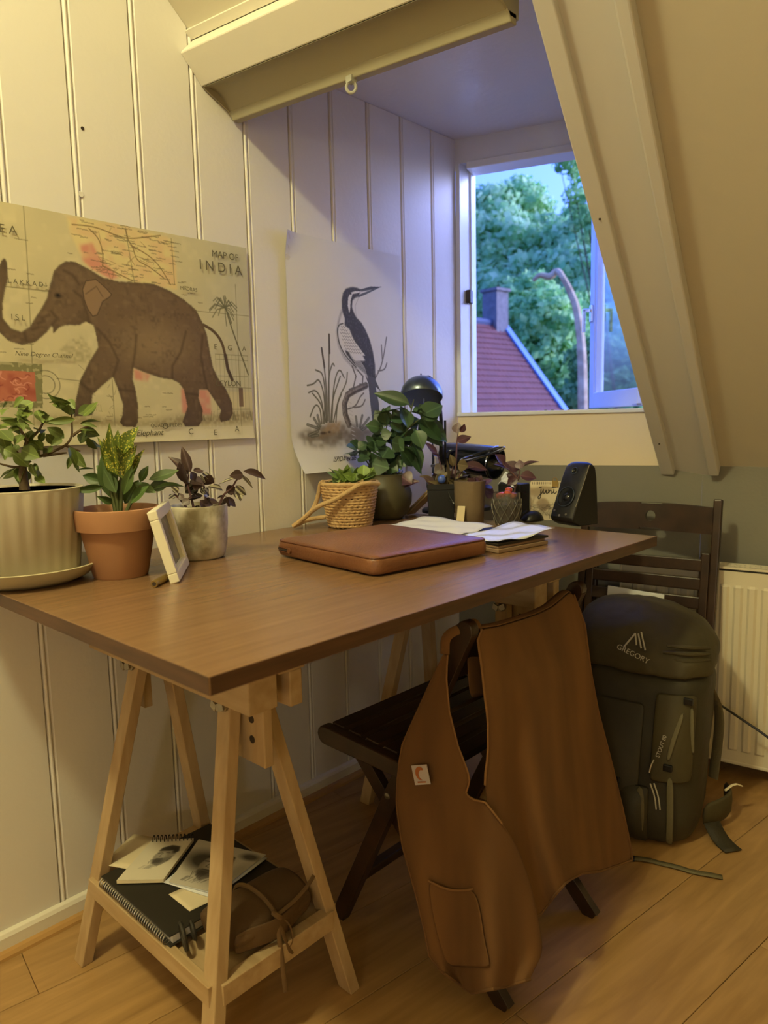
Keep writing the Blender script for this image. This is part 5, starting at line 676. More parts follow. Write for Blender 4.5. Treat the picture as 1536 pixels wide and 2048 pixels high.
def trestle(dy, label):
    t = thing('trestle', label, 'trestle', (.345, .655+dy, 0), 'pine trestles under the desk')
    P = lambda x, y, z: Vector((x, y+dy, z))
    for xf, sg in ((.137, 1), (.56, -1)):
        for yf, sy_ in ((.512, 1), (.803, -1)):
            a = P(xf, yf, 0); b = P(xf+sg*.12*.63, yf+sy_*.205*.63, .63)
            mb = MB(); h = [( -.0165, -.011), (.0165, -.011), (.0165, .011), (-.0165, .011)]
            mb.prism([a+Vector((u, v, 0)) for u, v in h], [b+Vector((u, v, 0)) for u, v in h])
            leg = mb.build('leg', K['pine'], t, bevel=.0018)
            if sy_ == 1:                        # wing nut near the top of the front legs
                c = a+(b-a)*.90+Vector((-.004*sg, -.0115, 0)); nm = MB()
                nm.lathe([(0, .016), (.006, .015), (.008, .006), (.010, .005), (.010, 0), (.0, 0)], c, 14, Matrix.Rotation(math.pi/2, 4, 'X'))
                nm.obox(c+Vector((.010, -.014, .004)), (.006, 0, .003), (0, .0018, 0), (-.002, 0, .006)); nm.obox(c+Vector((-.010, -.014, .001)), (.006, 0, -.003), (0, .0018, 0), (.002, 0, .006))
                nm.build('wing_nut', K['steel'], t, True)
    MB().box(.09, .60, .588+dy, .640+dy, .584, .640).build('top_beam', K['pineh'], t, bevel=.002)
    MB().box(.09, .605, .660+dy, .684+dy, .578, .634).build('top_rail', K['pineh'], t, bevel=.002)
    MB().box(.09, .605, .640+dy, .690+dy, .634, .6375).build('rail_cap', K['pineh'], t, bevel=.001)
    for x0, x1 in ((.135, .19), (.475, .56)):
        u = MB().box(x0, x1, .6415+dy, .6585+dy, .472, .694).build('upright', K['pine'], t, bevel=.002)
        for z in (.512, .545, .576):
            MB().lathe([(0, .0008), (.0065, .0008), (.0065, 0)], ((x0+x1)/2+.012, .6414+dy, z), 14, Matrix.Rotation(math.pi/2, 4, 'X')).build('peg_hole', K['zip'], u)
    MB().box(.08, .61, .632+dy, .668+dy, .694, .7178).build('support_beam', K['pineh'], t, bevel=.002)
    # shelf: rails round the legs and a board
    MB().box(.15, .548, .527+dy, .543+dy, .132, .166).build('shelf_rail', K['pineh'], t, bevel=.0015)
    MB().box(.15, .548, .772+dy, .788+dy, .132, .166).build('shelf_rail', K['pineh'], t, bevel=.0015)
    for x in (.152, .551):
        MB().box(x-.011, x+.011, .544+dy, .7715+dy, .132, .166).build('shelf_rail', K['pineh'], t, bevel=.0015)
    MB().box(.164, .539, .544+dy, .771+dy, .146, .156).build('shelf_board', K['pineh'], t)
    return t
trestle(0, 'pale pine trestle with a loaded low shelf under the near end of the desk')
trestle(.765, 'pale pine trestle in shadow under the far end of the desk by the radiator')

# ---- folding chair pulled to the desk
def bars(name, segs, w, h, m, par, up=(0, 1, 0), bev=.004):
    for a, b in segs: MB().bar(a, b, w, h, up).build(name, m, par, bevel=bev, seg=3)
c1 = thing('folding_chair', 'dark brown folding wooden chair at the desk, draped with a brown apron', 'chair', (.62, 1.1, 0), 'dark folding chairs')
YL, YR = .925, 1.285
for y in (YL, YR):
    a = Vector((.408, y, 0)); b = Vector((.742, y-.006, .665)); d = (b-a).normalized(); n = Vector((d.z, 0, -d.x))
    hw = .016; prof2 = [a-n*hw, a+n*hw, b+n*hw]
    for k in range(7):
        an = math.pi*k/6; prof2.append(b+n*hw*math.cos(an)+d*hw*math.sin(an))
    prof2 += [b-n*hw]
    MB().prism([p+Vector((0, -.010, 0)) for p in prof2], [p+Vector((0, .010, 0)) for p in prof2]).build('back_post', K['darkwood'], c1, True, bevel=.002, angle=50)
for y in (YL+.024, YR-.024):
    a = Vector((.796, y, 0)); b = Vector((.435, y, .383)); d = (b-a).normalized(); n = Vector((d.z, 0, -d.x)); hw = .015
    p2 = [b-n*hw, b+n*hw, a+n*hw]
    for k in range(1, 6):
        an = math.pi*k/6; p2.append(a+n*hw*math.cos(an)-d*hw*math.sin(an)*.9+d*.012)
    p2.append(a-n*hw)
    MB().prism([p+Vector((0, -.009, 0)) for p in p2], [p+Vector((0, .009, 0)) for p in p2]).build('rear_leg', K['darkwood'], c1, True, bevel=.002, angle=50)
for y in (YL+.0, YR-.0):
    yy = y+(.047 if y < 1 else -.047)
    yy = y-.022 if y < 1 else y+.022
    yy = .903 if y < 1 else 1.307
    mb = MB(); pr_ = []
    for k in range(7): 
        an = math.pi/2+math.pi*k/6; pr_.append(Vector((.412+.019*math.cos(an), 0, .398+.019*math.sin(an))))
    pr_ += [Vector((.70, 0, .372)), Vector((.70, 0, .400))]
    mb.prism([p+Vector((0, yy-.011, 0)) for p in pr_], [p+Vector((0, yy+.011, 0)) for p in pr_]).build('seat_rail', K['darkwood'], c1, True, bevel=.003, angle=45)
for k in range(6):
    x = .432+k*.046; z = .4085-k*.0028
    MB().obox((x, 1.105, z+.004), (.0165, 0, -.001), (0, .192, 0), (0, 0, .0065)).build('seat_slat', K['darkwood'], c1, bevel=.002)
def backslat(mb, x0, z0, h, y0, y1, sag=.0, th=.008, curve=.018, nx=10):
    A, B = [], []
    for i in range(nx+1):
        u = i/nx; y = y0+(y1-y0)*u; dx = curve*(1-(2*u-1)**2); A.append((y, dx))
    for s_ in (0, 1):
        pass
    n0 = len(mb.v); V = []
    for (ox, oz) in ((0, 0), (th, -th*.5), (th+h*.45, h), (h*.45, h+th*.3)):
        for y, dx in A: V.append((x0+ox+dx, y, z0+oz))
    m = nx+1; fs = []
    for r in range(4):
        r2 = (r+1) % 4
        for i in range(nx): fs.append((r*m+i, r*m+i+1, r2*m+i+1, r2*m+i))
    fs += [(0, m, 2*m, 3*m), tuple(q*m+nx for q in (3, 2, 1, 0))]
    return mb.add(V, fs)
backslat(MB(), .694, .572, .07, YL+.011, YR-.011).build('back_slat', K['darkwood'], c1, True, bevel=.002)
bars('stretcher', [((.452, YL+.01, .098), (.452, YR-.01, .098))], .018, .024, K['darkwood'], c1)
bars('stretcher', [((.70, YL+.03, .10), (.70, YR-.03, .10))], .018, .022, K['darkwood'], c1)
for y in (YL-.012, YR+.012):
    MB().lathe([(0, .003), (.006, .002), (.007, 0), (0, 0)], (.560, y, .317), 12, Matrix.Rotation(math.pi/2 if y < 1 else -math.pi/2, 4, 'X')).build('pivot_bolt', K['steel'], c1, True)

# ---- apron over the chair back
ap = thing('apron', 'brown canvas work apron with a square logo patch hung over the chair back', 'apron', (.79, 1.1, .05))
def sheetobj(D): 
    nc, nr, V = D; return [Vector(v)/10000 for v in V], nc, nr
V1, nc1, nr1 = sheetobj(APRON1); V2, nc2, nr2 = sheetobj(APRON2)
for nm_, (V_, nc_, nr_) in (('bib', (V1, nc1, nr1)), ('skirt', (V2, nc2, nr2))):
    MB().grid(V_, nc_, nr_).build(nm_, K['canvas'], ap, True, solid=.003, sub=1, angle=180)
# the cloth goes over the back slat and a little way down behind it
V3 = []
for i in range(nc2):
    p = V2[i]; 
    for dx, dz in ((0, 0), (-.012, .004), (-.026, -.004), (-.032, -.05), (-.026, -.13)): V3.append(p+Vector((dx, 0, dz)))
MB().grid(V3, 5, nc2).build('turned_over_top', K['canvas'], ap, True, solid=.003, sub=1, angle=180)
rr = [V1[j*nc1+nc1-1] for j in range(17)]; MB().tube([p+Vector((.003, -.003, 0)) for p in rr], .0016, 6).build('armhole_hem', K['canvas_hem'], ap, True)
rr = [V2[j*nc2] for j in range(14)]; MB().tube([p+Vector((.003, -.003, 0)) for p in rr], .0019, 6).build('armhole_hem', K['canvas_hem'], ap, True)
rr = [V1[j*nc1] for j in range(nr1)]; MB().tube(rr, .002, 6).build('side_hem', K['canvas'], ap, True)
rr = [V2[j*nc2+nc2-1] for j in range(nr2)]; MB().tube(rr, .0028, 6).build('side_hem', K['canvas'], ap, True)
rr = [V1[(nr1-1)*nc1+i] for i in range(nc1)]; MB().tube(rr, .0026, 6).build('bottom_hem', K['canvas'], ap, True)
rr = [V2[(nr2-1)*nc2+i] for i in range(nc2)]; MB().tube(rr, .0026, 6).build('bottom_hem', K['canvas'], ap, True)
# neck strap round the left post
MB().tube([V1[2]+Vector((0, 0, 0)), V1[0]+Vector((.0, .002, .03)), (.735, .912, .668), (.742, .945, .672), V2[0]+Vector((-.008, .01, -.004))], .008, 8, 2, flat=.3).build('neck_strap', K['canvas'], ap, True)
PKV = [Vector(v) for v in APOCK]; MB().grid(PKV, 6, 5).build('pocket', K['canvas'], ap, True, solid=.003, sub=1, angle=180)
MB().tube([p+Vector((.002, -.002, 0)) for p in PKV[:6]], .0018, 6, 1).build('pocket_hem', K['canvas_hem'], ap, True)
A4 = [Vector(v) for v in APATCH]
pt = MB().grid([A4[0], A4[1], A4[3], A4[2]], 2, 2).build('logo_patch', K['patchw'], ap, solid=.0015)
ex = (A4[1]-A4[0]); ey = (A4[0]-A4[3]); pn = ex.cross(ey).normalized(); 
if pn.y > 0: pn = -pn
pc_ = (A4[0]+A4[1]+A4[2]+A4[3])/4+pn*.0015
V = []; nn = 28                                # curled letter-like emblem
for i in range(nn+1):
    a = math.radians(35+255*i/nn); r1 = .34; r2 = r1-.25*math.sin(math.pi*min(1, .12+i/nn*.9))
    for r in (r1, max(.06, r2)): V.append(pc_+ex*(r*.9*math.cos(a))+ey*(r*math.sin(a)+.08))
MB().grid(V, 2, nn+1).build('logo_curl', K['patcho'], pt, solid=.0004)
MB().obox(pc_-ey*.36, ex*.27, ey*.035, pn*.0002).build('logo_word_bar', K['patcho'], pt)

# ---- second chair, folded and leaning on the radiator
c2 = thing('folding_chair', 'dark folding chair standing folded against the radiator behind the backpack', 'chair', MAIN(-.11, .15, 0), 'dark folding chairs')
def CH(s, z, o=0): return MAIN(s, .225-.115*z/.78+o, z)
tilt = Vector(CH(0, .78)-CH(0, 0)).normalized()
for s in (-.292, .064):
    mb = MB(); a, b = CH(s, .0), CH(s, .775); mb.bar(a, b, .022, .022, MAIN.e).build('back_post', K['darkwood'], c2, bevel=.004, seg=3)
for s in (-.262, .036):
    MB().bar(CH(s, .02, -.012), CH(s, .62, -.012), .020, .022, MAIN.e).build('rear_leg', K['darkwood'], c2, bevel=.004, seg=3)
# curved back board with a round grip hole
nx, hole_s, hr = 24, -.112, .0135
zb0, zb1 = .682, .752
def bs(s, z, t): 
    u = (s+.281)/(.334); return CH(s, z+.006*(1-(2*u-1)**2)*(z-zb0)/(zb1-zb0), -.016*(1-(2*u-1)**2)+t)
mb = MB(); zc_ = .718
ring = [(hole_s+hr*math.cos(2*math.pi*k/24), zc_+hr*math.sin(2*math.pi*k/24)) for k in range(24)]
sq = []
for k in range(24):
    a = 2*math.pi*k/24; cx, cy = math.cos(a), math.sin(a); m_ = max(abs(cx), abs(cy)); sq.append((hole_s+.03*cx/m_, zc_+.03*cy/m_*1.0))
for t in (-.006, .006):
    R1_ = [bs(a, b, t) for a, b in ring]; R2_ = [bs(a, max(zb0, min(zb1, b)), t) for a, b in sq]
    mb.add(R1_+R2_, [(k, (k+1) % 24, 24+(k+1) % 24, 24+k) for k in range(24)])
    for s0, s1 in ((-.281, hole_s-.03), (hole_s+.03, .053)):
        V = [bs(s0+(s1-s0)*i/8, z, t) for z in (zb0, zb1) for i in range(9)]; mb.grid(V, 9, 2)
R1_ = [bs(a, b, -.006) for a, b in ring]+[bs(a, b, .006) for a, b in ring]; mb.add(R1_, [(k, (k+1) % 24, 24+(k+1) % 24, 24+k) for k in range(24)])
for z in (zb0, zb1):
    V = [bs(-.281+.334*i/20, z, t) for t in (-.006, .006) for i in range(21)]; mb.grid(V, 21, 2)
mb.build('back_board', K['darkwood'], c2, True, angle=40)
for k, z in enumerate((.598, .548, .498, .448, .398, .348)):
    MB().bar(CH(-.262, z, .006), CH(.036, z, .006), .033, .009, tilt.cross(MAIN.e)).build('seat_slat', K['darkwood'], c2, bevel=.003)
for s in (-.268, .042): MB().bar(CH(s, .33, .006), CH(s, .632, .006), .012, .022, MAIN.e).build('seat_rail', K['darkwood'], c2, bevel=.003)
MB().bar(CH(-.28, .09), CH(.05, .09), .02, .016, (0, 0, 1)).build('stretcher', K['darkwood'], c2, bevel=.003)

# ---- backpack
bk = thing('backpack', 'large olive hiking backpack standing on the floor against the folded chair', 'backpack', MAIN(-.04, .42, 0))
def sect(s, o, z, a, b, ex_=2.7, n=36, wob=0):
    r = []
    for i in range(n):
        t = 2*math.pi*i/n; c, d = math.cos(t), math.sin(t); q = (abs(c)**ex_+abs(d)**ex_)**(-1/ex_)
        q *= 1+wob*math.sin(3*t+z*30)+wob*.6*math.sin(7*t-z*50)
        r.append(MAIN(s+a*q*c, o+b*q*d, z))
    return r
def loft(secs, n=36):
    mb = MB(); V = [p for s_ in secs for p in s_]; m = len(secs)
    mb.add(V, [(j*n+i, j*n+(i+1) % n, (j+1)*n+(i+1) % n, (j+1)*n+i) for j in range(m-1) for i in range(n)]+[tuple(range(n-1, -1, -1)), tuple((m-1)*n+i for i in range(n))]); return mb
body = [(-.045, .44, .002, .120, .085), (-.045, .44, .012, .138, .106), (-.045, .435, .05, .150, .118), (-.047, .425, .12, .158, .124), (-.05, .41, .20, .160, .124), (-.05, .395, .28, .162, .121), (-.05, .38, .34, .165, .119), (-.05, .372, .385, .166, .117), (-.05, .365, .41, .13, .09)]
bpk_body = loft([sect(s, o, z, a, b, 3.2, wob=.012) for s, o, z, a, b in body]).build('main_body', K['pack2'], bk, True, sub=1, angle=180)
lid = [(-.05, .372, .388, .164, .115), (-.05, .372, .394, .168, .1195), (-.05, .368, .42, .171, .122), (-.052, .36, .452, .171, .120), (-.056, .350, .486, .163, .110), (-.062, .338, .512, .142, .092), (-.066, .33, .529, .104, .064), (-.068, .326, .537, .05, .03), (-.068, .325, .538, .015, .01)]
def slump(R_):                                  # the lid sags towards its right end
    return [p-Vector((0, 0, .16*max(0, (p-MAIN.o).dot(MAIN.e)+.03)*max(0, (p.z-.40)/.12))) for p in R_]
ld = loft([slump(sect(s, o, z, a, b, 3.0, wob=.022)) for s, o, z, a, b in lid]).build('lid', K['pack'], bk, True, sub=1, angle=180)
for k_ in range(3):                             # wrinkles running into the right end of the lid
    MB().tube([MAIN(.03-.01*k_, .485-.004*k_, .47-.018*k_), MAIN(.075, .468, .468-.016*k_), MAIN(.112, .428, .462-.014*k_)], [.003, .006, .003], 7, 2).build('lid_fold', K['pack'], ld, True)
for o_, st_, sz_ in ((ld, .013, .07), (bpk_body, .009, .08)):    # rumpled nylon
    tx_ = bpy.data.textures.new('nylon_rumple', 'CLOUDS'); tx_.noise_scale = sz_; tx_.noise_depth = 2
    o_.modifiers['sub'].levels = o_.modifiers['sub'].render_levels = 2
    d_ = o_.modifiers.new('rumple', 'DISPLACE'); d_.texture = tx_; d_.strength = st_; d_.mid_level = .5; d_.texture_coords = 'LOCAL'
# front stretch pocket, side wing, lower pocket
def patch(pts, nc, nr, off=.004):
    return [MAIN(s, o+off, z) for s, o, z in pts]
def fo(s, z):                                  # outer face of the body at (s, z), looking along the off axis
    zz = [b_[2] for b_ in body]; g = lambda k: float(np.interp(z, zz, [b_[k] for b_ in body]))
    q = min(.985, abs((s-g(0))/g(3))); return g(1)+g(4)*(1-q**3.2)**(1/3.2)
def onb(s, z, h=.004): return MAIN(s, fo(s, z)+h, z)
V = [onb(-.135+.125*i/8, .03+.30*j/8, .006+.012*math.sin(math.pi*i/8)*math.sin(math.pi*j/8)) for j in range(9) for i in range(9)]
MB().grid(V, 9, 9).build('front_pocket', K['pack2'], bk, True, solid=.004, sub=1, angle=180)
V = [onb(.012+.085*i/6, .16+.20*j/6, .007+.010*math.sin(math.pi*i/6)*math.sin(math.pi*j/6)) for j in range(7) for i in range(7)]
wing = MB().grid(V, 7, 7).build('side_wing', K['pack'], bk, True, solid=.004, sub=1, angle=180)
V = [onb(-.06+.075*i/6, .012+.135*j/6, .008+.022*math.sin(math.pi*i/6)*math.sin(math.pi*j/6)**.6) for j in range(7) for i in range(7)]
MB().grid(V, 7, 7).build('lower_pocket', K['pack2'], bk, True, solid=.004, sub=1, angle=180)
def strap(pts, w, m=K['web'], nm='strap', sm=2, fl=.18): return MB().tube(pts, w, 8, sm, flat=fl).build(nm, m, bk, True)
def strap2(pts, w, nm='strap', m=None):         # flat webbing lying against the body front
    P = [onb(s, z, h) for s, z, h in pts]; V = []
    m_ = len(P)
    for i, p in enumerate(P):
        t = (P[min(i+1, m_-1)]-P[max(i-1, 0)]).normalized(); u = t.cross(MAIN.n).normalized()
        V += [p-u*w/2, p+u*w/2]
    return MB().grid(V, 2, m_).build(nm, m or K['web'], bk, True, solid=.0022, sub=1)
strap2([(-.058, .145, .014), (-.062, .11, .020), (-.062, .07, .022), (-.054, .03, .020), (-.045, .006, .012)], .016)
strap2([(-.006, .150, .014), (.000, .11, .020), (.001, .07, .020), (-.006, .03, .016), (-.012, .008, .012)], .020)
strap2([(.056, .182, .012), (.060, .13, .014), (.062, .08, .012), (.060, .03, .012), (.056, .006, .010)], .017)
strap2([(.075, .33, .014), (.058, .26, .022), (.050, .21, .018)], .012)
strap2([(.088, .34, .012), (.092, .28, .016), (.097, .22, .012)], .010)
for s, z in ((.052, .200), (.082, .348), (-.060, .150)):
    MB().obox(onb(s, z, .018), MAIN.e*.010, Vector((0, 0, .008)), MAIN.n*.004).build('buckle', K['black'], bk, bevel=.002)
for ds_, dz in ((.018, 0), (.026, .002)):
    MB().tube([onb(ds_, .160+dz, .018), onb(ds_+.012, .135, .020), onb(ds_+.016, .105, .018)], .0017, 6, 2).build('zip_pull', K['silver'], bk, True)
MB().tube([onb(.023, .216, .022), onb(.017, .200, .022), onb(.015, .185, .02)], .0016, 6, 2).build('zip_trim', K['silver'], bk, True)
MB().tube([MAIN(.105, .36, .34), MAIN(.122, .33, .28), MAIN(.118, .31, .20), MAIN(.112, .33, .10)], .014, 8, 2, flat=.25).build('shoulder_strap', K['web'], bk, True)
# hip belt curling out to the right, with its webbing tail on the floor
V = []
for i in range(9):
    t = i/8; a = -1.0+3.0*t; cx, cy = .118+.028*math.sin(min(math.pi, math.pi*t)), .43-.16*t
    for z in (.012+.01*t, .085-.008*abs(2*t-1)): V.append(MAIN(cx+.012*math.sin(a), cy, z))
MB().grid(V, 2, 9).build('hip_belt', K['pack'], bk, True, solid=.012, sub=1, angle=180)
MB().tube([MAIN(.140, .33, .075), MAIN(.158, .31, .090), MAIN(.172, .29, .078)], .004, 6, 1, flat=.5).build('belt_lining', K['tag'], bk, True)
V = []
for t in np.linspace(0, 1, 6):
    p = Vector((.872, 1.71, 0)).lerp(Vector((.935, 1.672, 0)), t)+Vector((0, 0, .004+.03*(1-t)**3)); V += [p+Vector((-.014, -.020, 0)), p+Vector((.010, .016, 0))]
MB().grid(V, 2, 6).build('webbing_tail', K['webd'], bk, True, solid=.002)
V = []
for t in np.linspace(0, 1, 10):
    p = Vector((.765, 1.492, .003)).lerp(Vector((.947, 1.556, .003)), t)+Vector((0, .004*math.sin(6*t), .002*math.sin(9*t)**2)); V += [p+Vector((.003, -.007, 0)), p+Vector((-.003, .007, 0))]
MB().grid(V, 2, 10).build('webbing_tail', K['web'], bk, True, solid=.002)
MB().obox((.765, 1.490, .004), (.012, .004, 0), (-.003, .008, 0), (0, 0, .003)).build('buckle', K['black'], bk, bevel=.001)
# emblem and lettering: sharp peak drawn by three strokes over the maker's word; volume word on the wing
lz = lambda s, z: (lambda q: MAIN(s, q, z))(float(np.interp(z, [l[2] for l in lid], [l[1] for l in lid]))+float(np.interp(z, [l[2] for l in lid], [l[4] for l in lid]))*(1-min(.98, abs((s+.05)/.17))**3)**.333+.009)
for (s0, z0), (s1, z1) in (((-.068, .452), (-.047, .484)), ((-.047, .484), (-.040, .460)), ((-.040, .484), (-.028, .455)), ((-.034, .488), (-.018, .452))):
    MB().tube([lz(s0+(s1-s0)*k/4, z0+(z1-z0)*k/4) for k in range(5)], .0021, 6).build('emblem_stroke', K['silver'], ld, True)
nrm = (MAIN.n*.93+Vector((0, 0, .36))).normalized()
text('lid_word', 'GREGORY', .0175, lz(-.045, .4395)+nrm*.002, lz(-.018, .430)-lz(-.072, .447), Vector((0, 0, 1))-nrm*nrm.z, K['silver'], ld, .0006)
wx = onb(.046, .262, .02)-onb(.036, .222, .02)
text('wing_word', 'STOUT 80', .0120, onb(.0365, .248, .0235), wx, -(MAIN.e*1.0+Vector((0, 0, -.3))), K['silver'], wing, .0006)
# white sheet tucked behind the lid
pb = MB().obox(MAIN(-.115, .235, .500), MAIN.e*.075+Vector((0, 0, -.004)), MAIN.n*.001, Vector((0, 0, .032))-MAIN.n*.006).build('paper_sheet', K['paper'])
tag(pb, 'white sheet of paper sticking out behind the top of the backpack', 'paper')
# black cord hanging in front of the radiator
cd = MB().tube([MAIN(.095, .25, .27), MAIN(.122, .20, .232), MAIN(.16, .19, .207), MAIN(.215, .19, .178), MAIN(.30, .20, .12), MAIN(.36, .24, .02), MAIN(.40, .30, .004)], .0034, 8, 3).build('cord', K['black'], None, True)
tag(cd, 'thin black cord running past the radiator beside the backpack', 'cord')

# ================================================================== ON THE TRESTLE SHELF
sb_ = thing('sketchbook', 'large black wire-bound sketchbook lying at the bottom of the shelf pile', 'book', (.31, .65, .1665))
MB().box(.192, .430, .5335, .765, .1665, .169).build('back_cover', K['bookblk'], sb_, bevel=.0008)
MB().box(.196, .426, .541, .761, .169, .184).build('page_block', K['paper'], sb_)
MB().box(.192, .430, .5335, .765, .184, .1865).build('front_cover', K['bookblk'], sb_, bevel=.0008)
for i in range(34):
    x = .198+i*.0067
    MB().torus((x, .5345, .1765), .0085, .0011, (1, .15, 0), 12, 5).build('wire_coil', K['steel'] if i else K['steel'], sb_, True)
# card with a grey drawing, plain sheet, open small sketchbook, second drawing
def flat_sheet(nm, P, z, th, m, label, cat, curl=0):
    c = sum((Vector((*p, z)) for p in P), Vector())/len(P); V = []
    n = 6
    for j in range(n+1):
        for i in range(n+1):
            u, v = i/n, j/n; p = Vector(P[0])*(1-u)*(1-v)+Vector(P[1])*u*(1-v)+Vector(P[2])*u*v+Vector(P[3])*(1-u)*v
            V.append((p.x, p.y, z+curl*(u*u*v*v+.3*math.sin(5*u+3*v)**2)))
    o = MB().grid(V, n+1, n+1).build(nm, m, None, True, solid=th, soff=1, angle=180); return tag(o, label, cat)
flat_sheet('drawing_card', [(.335, .588), (.402, .588), (.408, .640), (.341, .640)], .1872, .0008, K['tag'], 'small grey card lying at the near edge of the shelf pile', 'card')
flat_sheet('paper_sheet', [(.160, .548), (.262, .600), (.215, .692), (.113, .640)], .1880, .001, K['tag'], 'plain cream sheet under the small sketchbook at the left of the pile', 'paper')
flat_sheet('paper_sheet', [(.30, .598), (.405, .632), (.385, .765), (.262, .728)], .1885, .0012, K['paper'], 'white drawing sheet under the second portrait on the shelf', 'paper', .002)

def sheet_fn(P, z, w, h, tilt=(0, 0)):
    a, b, c, d = [np.array(p) for p in P]
    def fn(u, v):
        u = (u/w)[:, None]; v = (v/h)[:, None]
        xy = a*(1-u)*(1-v)+b*u*(1-v)+c*u*v+d*(1-u)*v
        return np.concatenate([xy, z+tilt[0]*u+tilt[1]*v], 1)
    return fn
def portrait(p, cx, cy, s, dark):
    """soft graphite portrait of a bearded man in a cap"""
    g = (112, 104, 94); k = (58, 52, 46)
    hd = [(cx-.30*s, cy-.30*s), (cx+.35*s, cy-.42*s), (cx+.50*s, cy+.0*s), (cx+.40*s, cy+.45*s), (cx+.05*s, cy+.80*s), (cx-.22*s, cy+.62*s), (cx-.34*s, cy+.34*s), (cx-.40*s, cy+.10*s)]
    p.fill(p.blur(p.poly(hd), 1), (150, 140, 124), .9); p.fill(p.blur(p.poly([(cx-.36*s, cy-.26*s), (cx-.30*s, cy-.52*s), (cx+.05*s, cy-.70*s), (cx+.45*s, cy-.58*s), (cx+.56*s, cy-.20*s), (cx+.40*s, cy-.05*s), (cx+.28*s, cy-.30*s)]), 1), k, .95)
    p.fill(p.blur(p.poly([(cx-.30*s, cy+.32*s), (cx+.1*s, cy+.30*s), (cx+.44*s, cy+.1*s), (cx+.40*s, cy+.5*s), (cx+.06*s, cy+.86*s), (cx-.24*s, cy+.66*s)]), 1), g, .85)
    p.blob(cx, cy+.12*s, .42*s, .55*s, g, .55); p.blob(cx-.06*s, cy+.05*s, .28*s, .36*s, (178, 168, 152), .8)
    p.blob(cx+.05*s, cy-.42*s, .44*s, .20*s, k, .95); p.blob(cx+.36*s, cy-.25*s, .16*s, .30*s, k, .8)
    p.blob(cx-.10*s, cy+.48*s, .30*s, .24*s, k, .75); p.stroke([(cx-.30*s, cy-.10*s), (cx-.12*s, cy-.12*s)], .05*s, k, .8); p.stroke([(cx+.05*s, cy-.12*s), (cx+.2*s, cy-.10*s)], .05*s, k, .8)
    p.stroke([(cx-.08*s, cy-.08*s), (cx-.16*s, cy+.14*s), (cx-.05*s, cy+.17*s)], .035*s, k, .7); p.stroke([(cx-.2*s, cy+.30*s), (cx+.05*s, cy+.30*s)], .05*s, k, .8)
    for i in range(26):
        a = random.uniform(-.45, .45)*s; b = random.uniform(.25, .8)*s; p.stroke([(cx+a, cy+b), (cx+a*.8-.05*s, cy+b+.15*s)], .025*s, k, .5)
    for i in range(14):
        a = random.uniform(-.5, .1)*s; p.stroke([(cx+a, cy+.75*s), (cx+a-.15*s, cy+1.0*s)], .02*s, g, .7)
sk = thing('sketchbook', 'small open wire-bound sketchbook with a pencil portrait of a capped man', 'book', (.235, .62, .1895))
SP = [(.172, .648), (.228, .706), (.301, .598), (.240, .540)]
p = Paint(82, 130, 1.0, (214, 204, 182)); portrait(p, 48, 52, 44, 1)
MB().prism([(*q_, .1895) for q_ in SP], [(*q_, .1955) for q_ in SP]).build('page_block', K['tag'], sk)
p.build('drawn_page', sheet_fn([SP[0], SP[1], SP[2], SP[3]], .1959, 82, 130), sk)
a, b = Vector((*SP[0], 0)), Vector((*SP[1], 0)); sd_ = (b-a).normalized()
for i in range(11):
    c = a.lerp(b, .04+.92*i/10)+Vector((0, 0, .1965)); MB().torus(c, .0075, .0010, sd_, 14, 5).build('wire_coil', K['ink'], sk, True)
d2 = thing('drawing', 'second pencil portrait sheet lying right of the small sketchbook on the shelf', 'drawing', (.33, .68, .1920))
DP = [(.236, .712), (.378, .768), (.404, .640), (.312, .602)]
p = Paint(130, 140, 1.0, (196, 188, 172)); p.blob(40, 60, 60, 45, (66, 60, 52), .95); portrait(p, 62, 66, 62, 1); p.blob(112, 20, 26, 16, (58, 52, 44), .9); p.blob(120, 70, 20, 40, (150, 142, 126), .6)
p.build('drawn_sheet', sheet_fn(DP, .1937, 130, 140, (.001, .0)), d2)
MB().prism([(*q_, .1922) for q_ in DP], [(*q_, .1933) for q_ in DP]).build('backing_sheet', K['paper'], d2)
# rolled leather wrap tied with a lace, and a black case strap beside it
lr = thing('leather_roll', 'rolled brown leather wrap tied with a lace on the right of the shelf', 'pouch', (.502, .655, .1665))
secs = []
for j in range(15):
    v = j/14; y = .580+.168*v; r_ = 1-.10*abs(2*v-1)**4+.02*math.sin(9*v); ring_ = []
    for i in range(24):
        a = 2*math.pi*i/24; ring_.append((.488+.056*r_*math.cos(a)*(1+.03*math.sin(3*a+4*v)), y, .1955+.0285*r_*math.sin(a)*(1+.05*math.sin(5*v+2*a))))
    secs.append(ring_)
loft(secs, 24).build('rolled_wrap', K['rollbr'], lr, True, sub=1, angle=180)
MB().grid([(.545-.010*math.cos(i*.8), .584+.158*i/8, .1955+z) for z in (-.02, .0, .018) for i in range(9)], 9, 3).build('flap', K['rollbr'], lr, True, solid=.003, sub=1, angle=180)
MB().torus((.488, .662, .1955), .0312, .004, (0, 1, 0), 32, 6, 1.93, (1, 0, 0)).build('lace_band', K['suede'], lr, True)
kn = Vector((.548, .660, .212))
